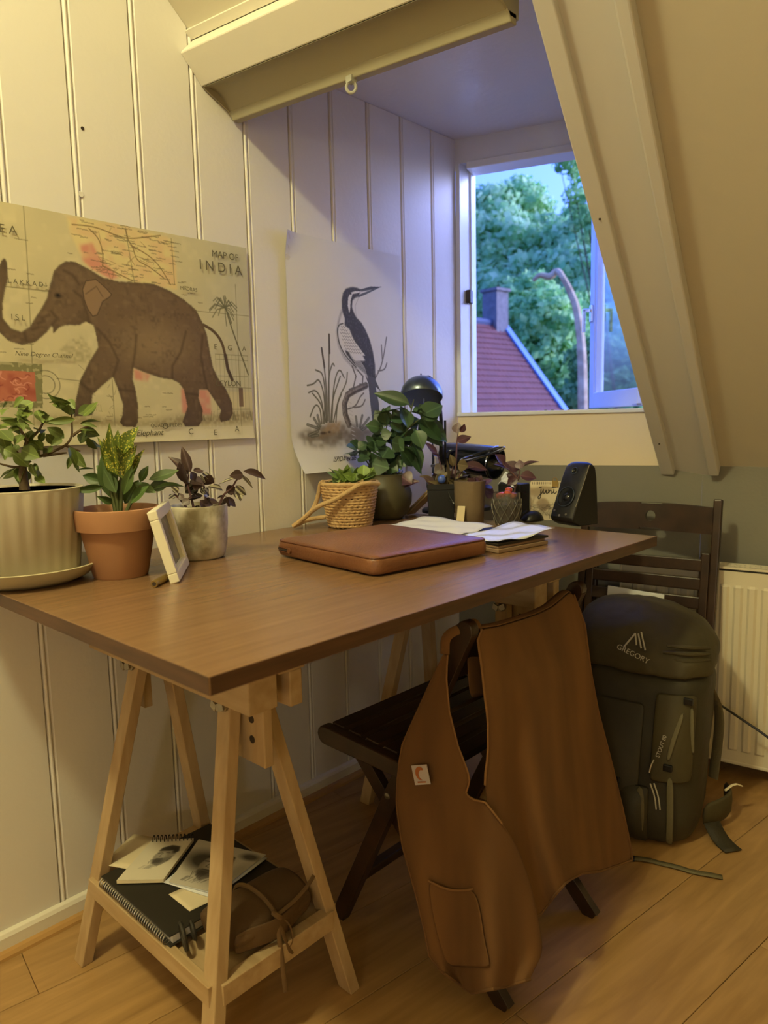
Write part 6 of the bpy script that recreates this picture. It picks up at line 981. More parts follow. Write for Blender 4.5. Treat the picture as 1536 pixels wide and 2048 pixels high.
for pp in ([kn, kn+Vector((.004, .05, .012)), kn+Vector((-.006, .095, .030)), kn+Vector((-.03, .10, .022))], [kn, kn+Vector((.010, .004, -.03)), kn+Vector((.014, .012, -.062)), kn+Vector((.012, .02, -.07))], [kn, kn+Vector((.012, -.006, -.04)), kn+Vector((.016, -.004, -.09)), kn+Vector((.014, .0, -.128))], [kn, kn+Vector((.006, .02, -.02)), kn+Vector((.012, .022, -.05)), kn+Vector((.010, .008, -.06))]):
    MB().tube(pp, .0042, 7, 2, flat=.45).build('lace', K['suede'], lr, True)
MB().torus(kn, .006, .0045, (0, .7, .7), 14, 7).build('knot', K['suede'], lr, True)
for i, (r, yy) in enumerate(((.020, .548), (.013, .566))):
    MB().torus((.448, yy, .1885), r, .0034, (.35, 1, .1), 24, 7).build('strap_loop', K['bookblk'], lr, True)
# ================================================================== ON THE DESK
def disc(mb, c, r, z, n=32, amp=0, seed=0):
    g = random.Random(seed); V = [(c[0], c[1], z)]; 
    for j in (1, 2):
        for i in range(n): a = 2*math.pi*i/n; V.append((c[0]+r*j/2*math.cos(a), c[1]+r*j/2*math.sin(a), z+amp*g.uniform(-1, 1)))
    f = [(0, 1+i, 1+(i+1) % n) for i in range(n)]+[(1+i, 1+n+i, 1+n+(i+1) % n, 1+(i+1) % n) for i in range(n)]
    return mb.add(V, f)
# ---- fluted pot with a small ficus tree
PC = Vector((.126, .476, TT))
t = thing('potted_ficus', 'small ficus tree with arching branches in a fluted grey pot on a saucer', 'plant', PC)
MB().lathe([(0, .0), (.078, .0), (.100, .009), (.116, .026), (.119, .030), (.116, .031), (.096, .012), (0, .008)], PC, 56).build('saucer', K['saucer'], t, True, angle=60)
fl_ = lambda a, z: 1+.034*abs(math.cos(13*a))-.028
MB().lathe([(0, .010), (.078, .010), (.084, .013), (.0985, .150), (.0985, .158)], PC, 120, None, lambda a, z: fl_(a, z) if .012 < z < .157 else 1).build('pot', K['flute'], t, True, angle=70)
MB().lathe([(.0985, .158), (.099, .1615), (.0945, .1625), (.091, .158), (.088, .120)], PC, 56).build('pot_rim', K['flute'], t, True, angle=60)
disc(MB(), PC, .089, TT+.146, 30, .004, 1).build('soil', K['soil'], t, True)
tr = [Vector(p) for p in P_ficus_trunk]; tr[0].z = TT+.142
MB().tube(tr, [.011, .009, .007, .005, .003], 9, 2).build('trunk', K['bark'], t, True)
for i in range(8): MB().tube(globals()[f'P_ficus_b{i}'], [.0032, .0022, .0012], 7, 2).build('branch', K['bark'], t, True)
put_leaves(t, L_ficus, ['ficus'], up=.5, facing=.6, rnd=.6)
# ---- croton in terracotta
PC = Vector((.214, .601, TT))
t = thing('potted_croton', 'speckled green croton plant in a plain terracotta pot', 'plant', PC)
MB().lathe([(0, 0), (.045, 0), (.047, .003), (.063, .084), (.064, .0845), (.0705, .0855), (.0735, .116), (.0725, .121), (.069, .122), (.067, .119), (.063, .09), (0, .088)], PC, 56).build('pot', K['clay'], t, True, angle=45)
disc(MB(), PC, .064, TT+.104, 26, .003, 2).build('soil', K['soil'], t, True)
stems(t, [P_croton_s0, P_croton_s1, P_croton_s2, P_croton_s3], [.004, .0035, .002], K['stem'])
put_leaves(t, L_croton, ['croton', 'croton2'], 'la', up=.35, facing=.8, rnd=.45)
# ---- inch plant in mottled concrete
PC = Vector((.179, .788, TT))
t = thing('potted_inch_plant', 'dark striped inch plant in a mottled concrete pot right of the white frame', 'plant', PC)
MB().lathe([(0, 0), (.042, 0), (.047, .003), (.0525, .025), (.0560, .07), (.0565, .104), (.0545, .106), (.052, .103), (.050, .085), (0, .084)], PC, 48).build('pot', K['concrete'], t, True, angle=50)
disc(MB(), PC, .051, TT+.094, 24, .003, 3).build('soil', K['soil'], t, True)
stems(t, [globals()[f'P_inch_s{i}'] for i in range(5)], [.0028, .0022, .0014], K['stemp'])
put_leaves(t, L_inch, ['inch', 'inch2'], up=.5, facing=.5, rnd=.6)
# ---- picture frame leaning on that pot, and the thin pen behind it
fr = thing('picture_frame', 'white picture frame leaning against the terracotta pot, seen nearly edge-on', 'frame', (.34, .66, TT))
f0 = Vector((.357, .628, TT+.0015)); fx = Vector((-.79, .61, 0)).normalized(); lean = Vector((-.61, -.79, 0)).normalized()
fy = (Vector((0, 0, 1))*math.cos(math.radians(14.5))+lean*math.sin(math.radians(14.5))); fz = fx.cross(fy).normalized()
FW, FH = .160, .126
def fb(u0, u1, v0, v1, w0, w1): return f0+fx*(u0+u1)/2+fy*(v0+v1)/2+fz*(w0+w1)/2, fx*(u1-u0)/2, fy*(v1-v0)/2, fz*(w1-w0)/2
if fz.dot(Vector((.61, .79, 0))) < 0: fz = -fz
for u0, u1, v0, v1 in ((0, FW, 0, .016), (0, FW, FH-.016, FH), (0, .016, .016, FH-.016), (FW-.016, FW, .016, FH-.016)):
    MB().obox(*fb(u0, u1, v0, v1, -.012, .004)).build('frame_rail', K['whitef'], fr, bevel=.0015)
MB().obox(*fb(.015, FW-.015, .015, FH-.015, -.012, -.006)).build('picture', K['photo'], fr)
for u0, u1, v0, v1 in ((.016, FW-.016, .016, .019), (.016, FW-.016, FH-.019, FH-.016), (.016, .019, .019, FH-.019), (FW-.019, FW-.016, .019, FH-.019)):
    MB().obox(*fb(u0, u1, v0, v1, -.006, .001)).build('inner_lip', K['whitef'], fr)
pn = thing('pen', 'short brass-coloured pen lying on the desk behind the white frame', 'pen', (.33, .62, TT))
a, b = Vector((.356, .586, TT+.0062)), Vector((.292, .668, TT+.0062)); MB().tube([a, b], .006, 14).build('barrel', K['brass'], pn, True)
MB().tube([a-(b-a).normalized()*.0004, a+(b-a).normalized()*.001], .0035, 12).build('hollow_end', K['zip'], pn)
# pale stone standing behind the terracotta pot
st = MB().lathe([(0, 0), (.017, .001), (.021, .012), (.019, .034), (.012, .047), (0, .051)], (.108, .640, TT), 18).build('small_jar', K['saucer'], None, True); tag(st, 'small pale rounded jar half hidden behind the terracotta pot', 'jar')

# ---- woven basket
PC = Vector((.119, 1.262, TT))
t = thing('basket_planter', 'woven seagrass basket with long rope handles holding a fresh green plant', 'basket', PC)
for k in range(15):                             # one coil of seagrass per turn
    z = .006+k*.0073; r = .052+.018*(k/14)**.9
    mb = MB(); n = 56; V = []
    for i in range(n):
        a = 2*math.pi*i/n; u = (i+.5*(k % 2)*4) % 4
        for j in range(7):
            b = 2*math.pi*j/7; rr = .0043*(1+.28*math.sin(a*26+k*1.7)); V.append(PC+Vector(((r+rr*math.cos(b))*math.cos(a), (r+rr*math.cos(b))*math.sin(a), z+rr*math.sin(b)+.0014*math.sin(a*26+k*1.7+1))))
    mb.add(V, [(i*7+j, ((i+1) % n)*7+j, ((i+1) % n)*7+(j+1) % 7, i*7+(j+1) % 7) for i in range(n) for j in range(7)])
    mb.build('seagrass_coil', K['seagrass'], t, True)
MB().lathe([(0, .004), (.050, .004), (.067, .104), (.064, .104), (.0, .092)], PC, 32).build('lining', K['soil'], t, True)
MB().torus(PC+Vector((0, 0, .1105)), .0705, .0048, n=48, k=8).build('rim_rope', K['rope'], t, True)
for P_ in (P_rope1, P_rope2, P_rope3): MB().tube(P_, .0058, 9, 2).build('rope_handle', K['rope'], t, True)
put_leaves(t, L_basket, ['fresh'], up=.6, facing=.5, rnd=.6)
# ---- gardenia in olive stoneware
PC = Vector((.093, 1.420, TT))
t = thing('potted_gardenia', 'tall glossy gardenia in a round olive stoneware pot behind the basket', 'plant', PC)
MB().lathe([(0, 0), (.045, 0), (.060, .014), (.072, .045), (.073, .068), (.064, .098), (.052, .115), (.053, .120), (.049, .121), (.047, .115), (0, .108)], PC, 48).build('pot', K['olivepot'], t, True, angle=60)
disc(MB(), PC, .048, TT+.112, 22, .003, 4).build('soil', K['soil'], t, True)
stems(t, [globals()[f'P_gard_s{i}'] for i in range(8)], [.003, .0022, .0014], K['stem'])
put_leaves(t, L_gard, ['gard', 'varieg', 'purp'], up=.5, facing=.6, rnd=.55)

# ---- dome desk lamp behind the plants
LC = Vector((.130, 1.535, 1.062))
t = thing('desk_lamp', 'desk lamp with a dark shiny dome shade on thin rods above the gardenia', 'lamp', (.12, 1.60, TT))
tocam = Vector((.66, -.75, 0)).normalized(); axd = (Vector((0, 0, -1))*math.cos(math.radians(24))+tocam*math.sin(math.radians(24))).normalized()
QM = axd.to_track_quat('-Z', 'Y').to_matrix().to_4x4()
MB().lathe([(.0575, 0), (.0585, .004), (.0575, .016), (.053, .030), (.044, .043), (.031, .053), (.014, .058), (0, .059)], LC, 48, QM).build('dome_shade', K['darksteel'], t, True, angle=70)
MB().lathe([(.0568, .0005), (.055, .016), (.050, .030), (.041, .041), (.028, .050), (.012, .055), (0, .056)], LC, 48, QM).build('shade_lining', K['domein'], t, True, angle=70)
MB().lathe([(0, .012), (.010, .014), (.0165, .022), (.0175, .032), (.011, .045), (.011, .054)], LC, 24, QM).build('bulb', K['domein'], t, True, angle=70)
MB().torus(LC-axd*.020, .0195, .0016, axd, 28, 6).build('bulb_ring', K['black'], t, True)
tp = LC-axd*.060
MB().torus(tp-axd*.004, .008, .0018, tocam.cross(axd), 18, 6).build('top_loop', K['black'], t, True)
MB().tube([tp, tp+Vector((.018, .03, .004)), Vector((.146, 1.60, 1.03)), Vector((.140, 1.606, .95)), Vector((.130, 1.61, TT+.012))], .0052, 8, 2).build('main_rod', K['blackm'], t, True)
MB().tube([(.150, 1.612, 1.00), (.146, 1.615, TT+.012)], .0034, 8).build('side_rod', K['black'], t, True)
MB().tube([(.108, 1.607, .98), (.104, 1.610, TT+.012)], .0030, 8).build('side_rod', K['chrome'], t, True)
MB().tube([LC+axd*(-.01)+Vector((.01, 0, -.01)), (.118, 1.56, .985)], .0016, 6).build('pull_chain', K['chrome'], t, True)
MB().lathe([(0, 0), (.052, 0), (.052, .008), (.046, .012), (0, .013)], (.13, 1.61, TT), 36).build('base', K['blackm'], t, True, angle=50)
MB().box(.102, .152, 1.603, 1.618, .868, .876).build('rod_bridge', K['chrome'], t, bevel=.001)
# ---- black cylindrical spot lamp with a chrome hoop
t = thing('spot_lamp', 'black cylindrical lamp head with a chrome hoop behind the purple plant', 'lamp', (.19, 1.68, TT))
ca, cb = Vector((.104, 1.665, .902)), Vector((.284, 1.668, .880)); ax_ = (cb-ca).normalized(); QM = ax_.to_track_quat('Z', 'Y').to_matrix().to_4x4(); Lh = (cb-ca).length
MB().lathe([(0, -.012), (.018, -.010), (.030, .0), (.036, .014), (.040, .05), (.045, Lh-.03), (.046, Lh), (.042, Lh), (.036, Lh-.03), (0, Lh-.05)], ca, 36, QM).build('lamp_head', K['blackg'], t, True, angle=50)
MB().torus(cb-ax_*.005, .0455, .0018, ax_, 36, 6).build('front_ring', K['chrome'], t, True)
h0, h1 = Vector((.208, 1.608, .889)), Vector((.348, 1.608, .924)); hx = (h1-h0).normalized()
MB().torus((h0+h1)/2, .012, .0038, Vector((-hx.z*.3, -.55, .8)), 40, 8, 6.2, hx).build('chrome_hoop', K['chrome'], t, True)
MB().tube([ca+ax_*.08+Vector((0, 0, -.035)), (.19, 1.69, .80), (.19, 1.70, TT+.01)], .005, 8, 1).build('arm', K['blackm'], t, True)
MB().lathe([(0, 0), (.04, 0), (.04, .010), (.034, .014), (0, .015)], (.19, 1.705, TT), 32).build('base', K['blackm'], t, True, angle=50)
# ---- two little boards leaning between the pots
for i, (lab, m, dx) in enumerate((('upper of the two thin wooden boards leaning behind the black pot', K['pine'], 0), ('lower of the two thin wooden boards leaning behind the black pot', K['pineh'], .009))):
    a = Vector((.098+dx, 1.470, TT+.001)); d = Vector((.78, 0, .63)); nn_ = Vector((-.63, 0, .78))
    b = MB().obox(a+d*.056+nn_*.0025+Vector((0, .040, .001)), d*.056, (0, .017, 0), nn_*.0022).build('wooden_board', m, None, bevel=.0006); tag(b, lab, 'board', 'thin wooden boards behind the black pot')
cp = MB().lathe([(0, 0), (.020, 0), (.027, .006), (.030, .045), (.028, .046), (.025, .008), (0, .006)], (.190, 1.555, TT), 28, None, lambda a, z: 1+.02*math.sin(z*900)).build('small_cup', K['brass'], None, True); tag(cp, 'small brown ribbed cup half hidden behind the leaning boards', 'cup')
# ---- black square pot, its plant and the blue ball
PC = Vector((.258, 1.455, TT)); q_ = Matrix.Rotation(math.radians(42), 4, 'Z')
t = thing('potted_spiderwort', 'untidy purple-brown plant in a square black pot', 'plant', PC)
def sqp(h, z): return [PC+(q_ @ Vector((sx_*h, sy_*h, z))) for sx_, sy_ in ((-1, -1), (1, -1), (1, 1), (-1, 1))]
mb = MB(); R0_ = [sqp(.031, 0), sqp(.034, .085), sqp(.0355, .086), sqp(.036, .100), sqp(.033, .100), sqp(.031, .082)]
V = [p for r_ in R0_ for p in r_]; mb.add(V, [(j*4+i, j*4+(i+1) % 4, (j+1)*4+(i+1) % 4, (j+1)*4+i) for j in range(5) for i in range(4)]+[(3, 2, 1, 0), (20, 21, 22, 23)])
mb.build('pot', K['blackm'], t, bevel=.002)
MB().prism(sqp(.0325, .083), sqp(.0328, .092)).build('soil', K['soil'], t)
stems(t, [globals()[f'P_black_s{i}'] for i in range(4)], [.0025, .002, .0012], K['stemp'])
put_leaves(t, L_blackpot, ['brownl', 'inch', 'purp'], up=.5, facing=.6, rnd=.7)
bl = MB().lathe([(0, -.011)]+[(.011*math.cos(a), .011*math.sin(a)) for a in np.linspace(-1.4, 1.4, 9)]+[(0, .011)], (.275, 1.438, TT+.112), 20).build('glass_ball', K['blueglass'], None, True); tag(bl, 'small shiny blue glass ball among the leaves of the square black pot', 'ornament')
# ---- kraft paper planter with a card
PC = Vector((.335, 1.475, TT))
t = thing('kraft_planter', 'brown washed-paper planter with dark purple leaves beside the black pot', 'plant', PC)
MB().lathe([(0, 0), (.031, 0), (.035, .004), (.037, .04), (.039, .09), (.0395, .108), (.037, .1085), (.035, .09), (0, .086)], PC, 40, None, lambda a, z: 1+.018*math.sin(5*a+z*40)+.012*math.sin(11*a-z*90)).build('pot', K['kraft'], t, True, angle=60)
disc(MB(), PC, .034, TT+.094, 20, .003, 6).build('soil', K['soil'], t, True)
stems(t, [P_kraft_s0], [.0025, .0015], K['stemp']); put_leaves(t, L_kraft, ['purp'], up=.5, facing=.6, rnd=.5)
cr = MB().obox((.343, 1.4265, TT+.0245), (.0088, .004, 0), (-.0004, .0009, 0), (0, .004, .0240)).build('card_block', K['tag'], None, bevel=.0008); tag(cr, 'small upright cream card block in front of the brown planter', 'card')
# eyelet strap and twist of wire on the black pot's right side
wr = MB().tube([(.296, 1.438, TT+.080), (.306, 1.432, TT+.066), (.322, 1.432, TT+.050), (.316, 1.430, TT+.056), (.300, 1.434, TT+.060)], .0018, 6, 2).build('wire_twist', K['black'], t, True)
# ---- pressed glass with stones and a purple cutting
PC = Vector((.424, 1.508, TT))
t = thing('glass_vase', 'pressed dark glass tumbler with red stones and a purple leaf cutting', 'vase', PC)
gm = lambda a, z: 1+(.06*math.sin(9*a+z*260)*math.sin(9*a-z*260) if .006 < z < .066 else 0)
MB().lathe([(0, 0), (.027, 0), (.0285, .003), (.034, .030), (.0355, .050), (.034, .066), (.033, .080), (.0315, .080), (.0315, .066), (.033, .05), (.0315, .03), (.026, .006), (0, .005)], PC, 72, None, gm).build('tumbler', K['glass'], t, True, angle=60)
MB().lathe([(0, .007), (.024, .008), (.030, .03), (.0305, .052), (0, .054)], PC, 24).build('dark_water', K['zip'], t, True)
rdg = MB(); gr = lambda z: float(np.interp(z, [0, .003, .03, .05, .066], [.027, .0285, .0345, .036, .0345]))+.0008
for k in range(11):
    for sg in (1, -1):
        rdg.tube([PC+Vector((gr(z)*math.cos(2*math.pi*k/11+sg*z*16), gr(z)*math.sin(2*math.pi*k/11+sg*z*16), z)) for z in np.linspace(.008, .064, 9)], .0013, 5)
rdg.build('cut_pattern', K['ridge_glass'], t, True, kind='stuff')
g = random.Random(4)
for i in range(9):
    a = 2*math.pi*i/7; r = .018 if i < 7 else .006; mb = MB(); mb.lathe([(0, -.008)]+[(.0095*math.cos(b), .008*math.sin(b)) for b in np.linspace(-1.2, 1.2, 6)]+[(0, .008)], PC+Vector((r*math.cos(a), r*math.sin(a), .074+g.uniform(-.004, .006)+(.008 if i > 6 else 0))), 9)
    mb.build('red_stone', K['redstone'], t, True, angle=30)
stems(t, [P_glass_s0, P_glass_s1], [.0022, .0014], K['stemp']); put_leaves(t, L_glass, ['purp'], up=.5, facing=.6, rnd=.5)
# crumpled tissue and dark tin behind
g = random.Random(9); V = []
for j in range(7):
    for i in range(7): V.append((.335+.009*i, 1.60+.004*j+g.uniform(-.004, .004), TT+.096+.004*j+g.uniform(-.004, .005)-.0035*abs(i-2)))
ts = MB().grid(V, 7, 7).build('crumpled_tissue', K['film'], None, False, solid=.001); tag(ts, 'crumpled white tissue on the dark tin behind the planters', 'tissue')
tn = MB().box(.335, .405, 1.60, 1.645, TT, TT+.092).build('dark_tin', K['blackm'], None, bevel=.003); tag(tn, 'dark square tin behind the brown planter and the glass vase', 'tin')
# ---- mouse
t = thing('computer_mouse', 'black computer mouse between the glass vase and the calendar', 'mouse', (.452, 1.575, TT))
secs = []
for j in range(9):
    v = j/8; y = -.03+.06*v; h = .030*(1-(2*v-1)**2*.85)**.6*(.75+.35*v); w_ = .023*(1-(abs(2*v-1))**3*.6)
    secs.append([Vector((.452, 1.580, TT+.001))+Matrix.Rotation(math.radians(-30), 4, 'Z') @ Vector((w_*math.cos(a)*1.0, y, h*max(0, math.sin(a)))) for a in [math.pi*k/14 for k in range(15)]+[]])
mb = MB(); V = [p for s_ in secs for p in s_]; mb.add(V, [(j*15+i, j*15+i+1, (j+1)*15+i+1, (j+1)*15+i) for j in range(8) for i in range(14)]+[tuple(range(14, -1, -1)), tuple(8*15+i for i in range(15))]+[tuple(j*15 for j in range(9))+tuple(j*15+14 for j in range(8, -1, -1))])
mb.build('shell', K['black'], t, True, sub=1, angle=70)
MB().tube([(.444, 1.552, TT+.024), (.449, 1.560, TT+.030)], .0035, 8).build('scroll_wheel', K['blackm'], t, True)
# ---- desk calendar
t = thing('calendar', 'tear-off month calendar with a painted word and grey scribble, clipped at the top', 'calendar', (.475, 1.625, TT))
cx = Vector((.049, .033, 0)).normalized(); cyv = Vector((-cx.y*.22*-1, 0, 0)); cb_ = Vector((-.56, .83, 0)); cyv = (Vector((0, 0, 1))+cb_*.18).normalized(); cn = cx.cross(cyv).normalized()
c0 = Vector((.436, 1.598, TT+.001)); CW, CHt = .098, .098
p = Paint(98, 98, .8, (222, 208, 178)); ps = p.noise(9, 3); p.fill(((p.Y > 57) & (p.X > 5) & (p.X < 90)).astype(float)*np.clip(ps*1.4-.1, 0, 1), (150, 140, 122), .6)
for i in range(34):
    x, y = random.uniform(10, 80), random.uniform(58, 88); p.stroke([(x, y), (x+random.uniform(-14, 14), y+random.uniform(-9, 9)), (x+random.uniform(-14, 14), y+random.uniform(-9, 9))], 1.0, (96, 86, 74), .6)
for w_ in ([(23, 14.5), (28, 13)], [(27, 19), (26, 28), (26, 37), (23.5, 43), (20, 43), (19, 39), (23, 34), (29, 29), (33, 20)], [(33, 19), (32, 27), (34.5, 30.5), (38, 26), (40, 19), (39.5, 27), (41.5, 30.5), (45, 27)], [(46, 20), (46, 30), (47.5, 24), (51, 20.5), (52.5, 24), (52, 29.5), (55, 30), (58, 25)], [(59, 19.5), (58.5, 27), (60.5, 30.5), (64, 28), (66, 25)], [(55, 14), (64, 13)]):
    p.curve(w_, 2.3, (20, 17, 15))
for w_ in ([(47, 62), (46, 74)], [(46, 63), (52, 66), (47, 70)], [(56, 74), (60, 62), (64, 75)], [(57, 70), (63, 70)], [(48, 84), (48, 93)], [(52, 91), (58, 86), (64, 91), (58, 93), (52, 91)]): p.stroke(w_, 1.6, (60, 50, 44), .9)
cf = lambda u, v: np.array(c0)+np.outer(u/1000, np.array(cx))+np.outer((98-v)/1000, np.array(cyv))-np.array(cn)*-.0012
pg = p.build('printed_page', cf, t)
MB().obox(c0+cx*CW/2+cyv*CHt/2-cn*.002, cx*CW/2, cyv*CHt/2, cn*.0022).build('page_block', K['tag'], t)
MB().obox(c0+cx*(CW/2+.002)+cyv*(CHt/2+.003)-cn*.010+cb_*.004, cx*CW/2, cyv*CHt/2, cn*.001).build('back_board', K['tag'], t)
for i in range(20): MB().torus(c0+cx*(.005+.0046*i)+cyv*(CHt-.003)-cn*.001, .0034, .0007, cx, 12, 5).build('wire_ring', K['zip'], t, True)
mb = MB(); cc = c0+cx*.062+cyv*(CHt); mb.obox(cc+cn*.003-cyv*.005, cx*.0075, cyv*.0075, cn*.0022); mb.torus(cc+cyv*.006, .005, .0011, cn, 16, 6); mb.build('bulldog_clip', K['brass'], t, True, angle=30)
# ---- loudspeaker
t = thing('loudspeaker', 'black wedge-shaped desktop loudspeaker at the far corner of the desk', 'speaker', (.57, 1.58, TT))
FD = Vector((-.25, -.97, 0)).normalized(); SD = Vector((.97, -.25, 0)).normalized(); o0 = Vector((.512, 1.572, TT))
pr2 = [(-.015, .0), (.006, .010), (.0115, .020), (-.004, .056), (-.028, .110), (-.044, .142), (-.052, .150), (-.062, .152), (-.072, .146), (-.078, .12), (-.083, .05), (-.085, .0)]
def SPK(f_, s_, z): return o0+FD*f_+SD*s_+Vector((0, 0, z))
sl = []
for k in range(9):
    u = k/8; wv = 2*u-1; inset = 1-.10*abs(wv)**4; s_ = .002+.074*u
    sl.append([SPK(-.037+(f_+.037)*inset, s_, .001+z*(1-.05*abs(wv)**4)) for f_, z in pr2])
mb = MB(); n_ = len(pr2); V = [p_ for s_ in sl for p_ in s_]
mb.add(V, [(j*n_+i, j*n_+(i+1) % n_, (j+1)*n_+(i+1) % n_, (j+1)*n_+i) for j in range(8) for i in range(n_)]+[tuple(range(n_-1, -1, -1)), tuple(8*n_+i for i in range(n_))])
mb.build('cabinet', K['black'], t, True, bevel=.003, angle=35)
fn = Vector((FD.x*.91, FD.y*.91, .41)).normalized()
def drv(f_, z, r, nm):
    c = SPK(f_, .039, z)+fn*.001; Q = fn.to_track_quat('Z', 'Y').to_matrix().to_4x4()
    d = MB().lathe([(r, 0), (r, .0022), (r*.93, .0028), (r*.90, .0012), (r*.45, -.0006), (r*.38, .0012), (r*.2, .0032), (0, .0036)], c, 36, Q).build(nm, K['blackg'], t, True, angle=40)
    MB().torus(c+fn*.002, r, .0010, fn, 36, 6).build('driver_ring', K['darksteel'], d, True)
drv(-.0105, .070, .025, 'woofer'); drv(-.039, .131, .0085, 'tweeter')
MB().tube([SPK(-.0480, .079-.0035, .146), SPK(-.028, .0785, .108), SPK(-.0, .0785, .05)], .0008, 5).build('side_seam', K['steel'], t, True)
for i, (f_, z) in enumerate(((.004, .036), (.0085, .026), (.007, .030))): MB().lathe([(0, .001), (.003, .0008), (.003, 0)], SPK(f_, .015+.02*i, z)+fn*.001, 12, fn.to_track_quat('Z', 'Y').to_matrix().to_4x4()).build('control_dot', K['steel'], t, True)

# ---- leather laptop sleeve
t = thing('laptop_sleeve', 'tan leather zipped laptop sleeve lying on the middle of the desk', 'bag', (.45, 1.02, TT))
A = Vector((.291, .886, TT)); ex = Vector((.305, -.030, 0)); ey = Vector((.035, .288, 0)); lx, ly = ex.length, ey.length; ex.normalize(); ey.normalize()
def sl_pt(u, v, top):
    # rounded rectangle with a soft pillow top
    h = .0335 if top else .0015
    d = min(u, 1-u, v, 1-v); puff = (1-max(0, 1-d/.22)**2.2)
    z = (h+(.010*puff+.0035*math.sin(3.1*u+1)*math.sin(5*v)*puff if top else 0)); return z
def outline(r, inset, n=8):
    P = []
    for cx_, cy_, a0 in ((lx-r, ly-r, 0), (r, ly-r, 90), (r, r, 180), (lx-r, r, 270)):
        for k in range(n+1):
            a = math.radians(a0+90*k/n); P.append(((cx_+(r-inset)*math.cos(a)), (cy_+(r-inset)*math.sin(a))))
    return P
def ring3(inset, z, pz=False):
    return [A+ex*x+ey*y+Vector((0, 0, z+(.004*math.sin(x*23)*math.sin(y*19+1)+.002*math.sin(x*61+y*40) if pz else 0))) for x, y in outline(.022, inset)]
rings = [ring3(.012, .0015), ring3(.003, .003), ring3(.0, .009), ring3(.0, .0235), ring3(.0016, .0295), ring3(.006, .0335), ring3(.013, .0362)]
mb = MB(); n_ = len(rings[0]); V = [p_ for r_ in rings for p_ in r_]; mb.add(V, [(j*n_+i, j*n_+(i+1) % n_, (j+1)*n_+(i+1) % n_, (j+1)*n_+i) for j in range(len(rings)-1) for i in range(n_)]+[tuple(range(n_-1, -1, -1))])
# pillow top as concentric rings
base = len(mb.v); last = len(rings)-1; c_ = A+ex*lx/2+ey*ly/2; prev = [last*n_+i for i in range(n_)]
for q in (.85, .68, .5, .32, .15):
    V = [c_+(rings[last][i]-c_)*q for i in range(n_)]
    V = [Vector((p_.x, p_.y, TT+.0362+.010*(1-q*q)+.0022*math.sin((p_-A).dot(ex)*40)*math.sin((p_-A).dot(ey)*34+.8)*(1-q)**.4)) for p_ in V]
    k0 = len(mb.v); mb.v += [tuple(p_) for p_ in V]; cur = [k0+i for i in range(n_)]
    mb.f += [(prev[i], prev[(i+1) % n_], cur[(i+1) % n_], cur[i]) for i in range(n_)]; prev = cur
mb.f.append(tuple(prev))
mb.build('sleeve_body', K['leather'], t, True, sub=1, angle=180)
MB().tube(ring3(.0035, .0318)+ring3(.0035, .0318)[:1], .0016, 7).build('piping', K['leather_d'], t, True)
# zip along the near-left end
zz = [A+ex*x+ey*y+Vector((0, 0, .0165)) for x, y in [(.052, -.0012), (.028, -.0010), (.012, .0015), (.002, .012), (-.001, .030), (-.0012, .10), (-.0012, .20), (-.0008, .255)]]
MB().tube(zz, .0024, 8, 2).build('zip_teeth', K['zip'], t, True)
for dz in (.0205, .0125): MB().tube([p_+Vector((0, 0, dz-.0165)) for p_ in zz], .0015, 6, 2).build('zip_flap', K['leather_d'], t, True)
MB().lathe([(0, .003), (.005, .0025), (.0058, 0)], A+ex*.054+ey*-.001+Vector((0, 0, .0165)), 14, Matrix.Rotation(math.pi/2, 4, 'X')).build('zip_rivet', K['leather'], t, True)
# ---- notebooks and papers right of the sleeve
nb0 = Vector((.634, 1.165, TT)); nx_ = Vector((.022, .150, 0)).normalized(); ny_ = Vector((-nx_.y, nx_.x, 0))
def stackb(nm, z0, z1, u0, u1, v0, v1, m, lab, cat, rot=0):
    R_m = Matrix.Rotation(rot, 4, 'Z'); a_, b_ = R_m @ nx_, R_m @ ny_
    c = nb0+a_*(u0+u1)/2+b_*(v0+v1)/2+Vector((0, 0, (z0+z1)/2)); o = MB().obox(c, a_*(u1-u0)/2, b_*(v1-v0)/2, (0, 0, (z1-z0)/2)).build(nm, m, None, bevel=.001); return tag(o, lab, cat, 'notebooks stacked right of the sleeve')
stackb('notebook', .0008, .0085, .0, .150, 0, .21, K['kpages'], 'kraft-paper notebook at the bottom of the stack right of the sleeve', 'notebook')
stackb('notebook', .0090, .0140, .004, .148, .004, .20, K['kpages'], 'kraft-paper notebook in the middle of the stack right of the sleeve', 'notebook', .02)
stackb('notebook', .0145, .0195, .002, .152, .003, .205, K['bookblk'], 'thin dark notebook on top of the stack right of the sleeve', 'notebook', -.015)
def wavy(nm, lab, cat, c00, eu, ev, nu, nv, z, amp, m, lift, seed):
    V = []; g = random.Random(seed); f1, f2 = g.uniform(2, 4), g.uniform(2, 4)
    for j in range(nv):
        for i in range(nu):
            u, v = i/(nu-1), j/(nv-1); p_ = Vector(c00)+Vector(eu)*u+Vector(ev)*v
            V.append((p_.x, p_.y, TT+z+amp*(.5+.5*math.sin(f1*4*u+f2*3*v+seed))+amp*.6*math.sin(9*u-11*v)*.5+lift*u**3+.002*v))
    o = MB().grid(V, nu, nv).build(nm, m, None, True, solid=.0006, soff=1, angle=180); return tag(o, lab, cat)
wavy('paper_sheet', 'crinkled white sheet with a lifted far edge on top of the dark notebook', 'paper', nb0+nx_*.0+Vector((0, 0, 0)), nx_*.172, ny_*.115, 18, 12, .0205, .0045, K['film'], .010, 1)
wavy('paper_sheet', 'long white sheet lying from the notebooks back towards the black pot', 'paper', nb0+nx_*-.02+ny_*.10, nx_*.145+ny_*.03, ny_*.22, 16, 14, .0235, .0035, K['paper'], .004, 5)

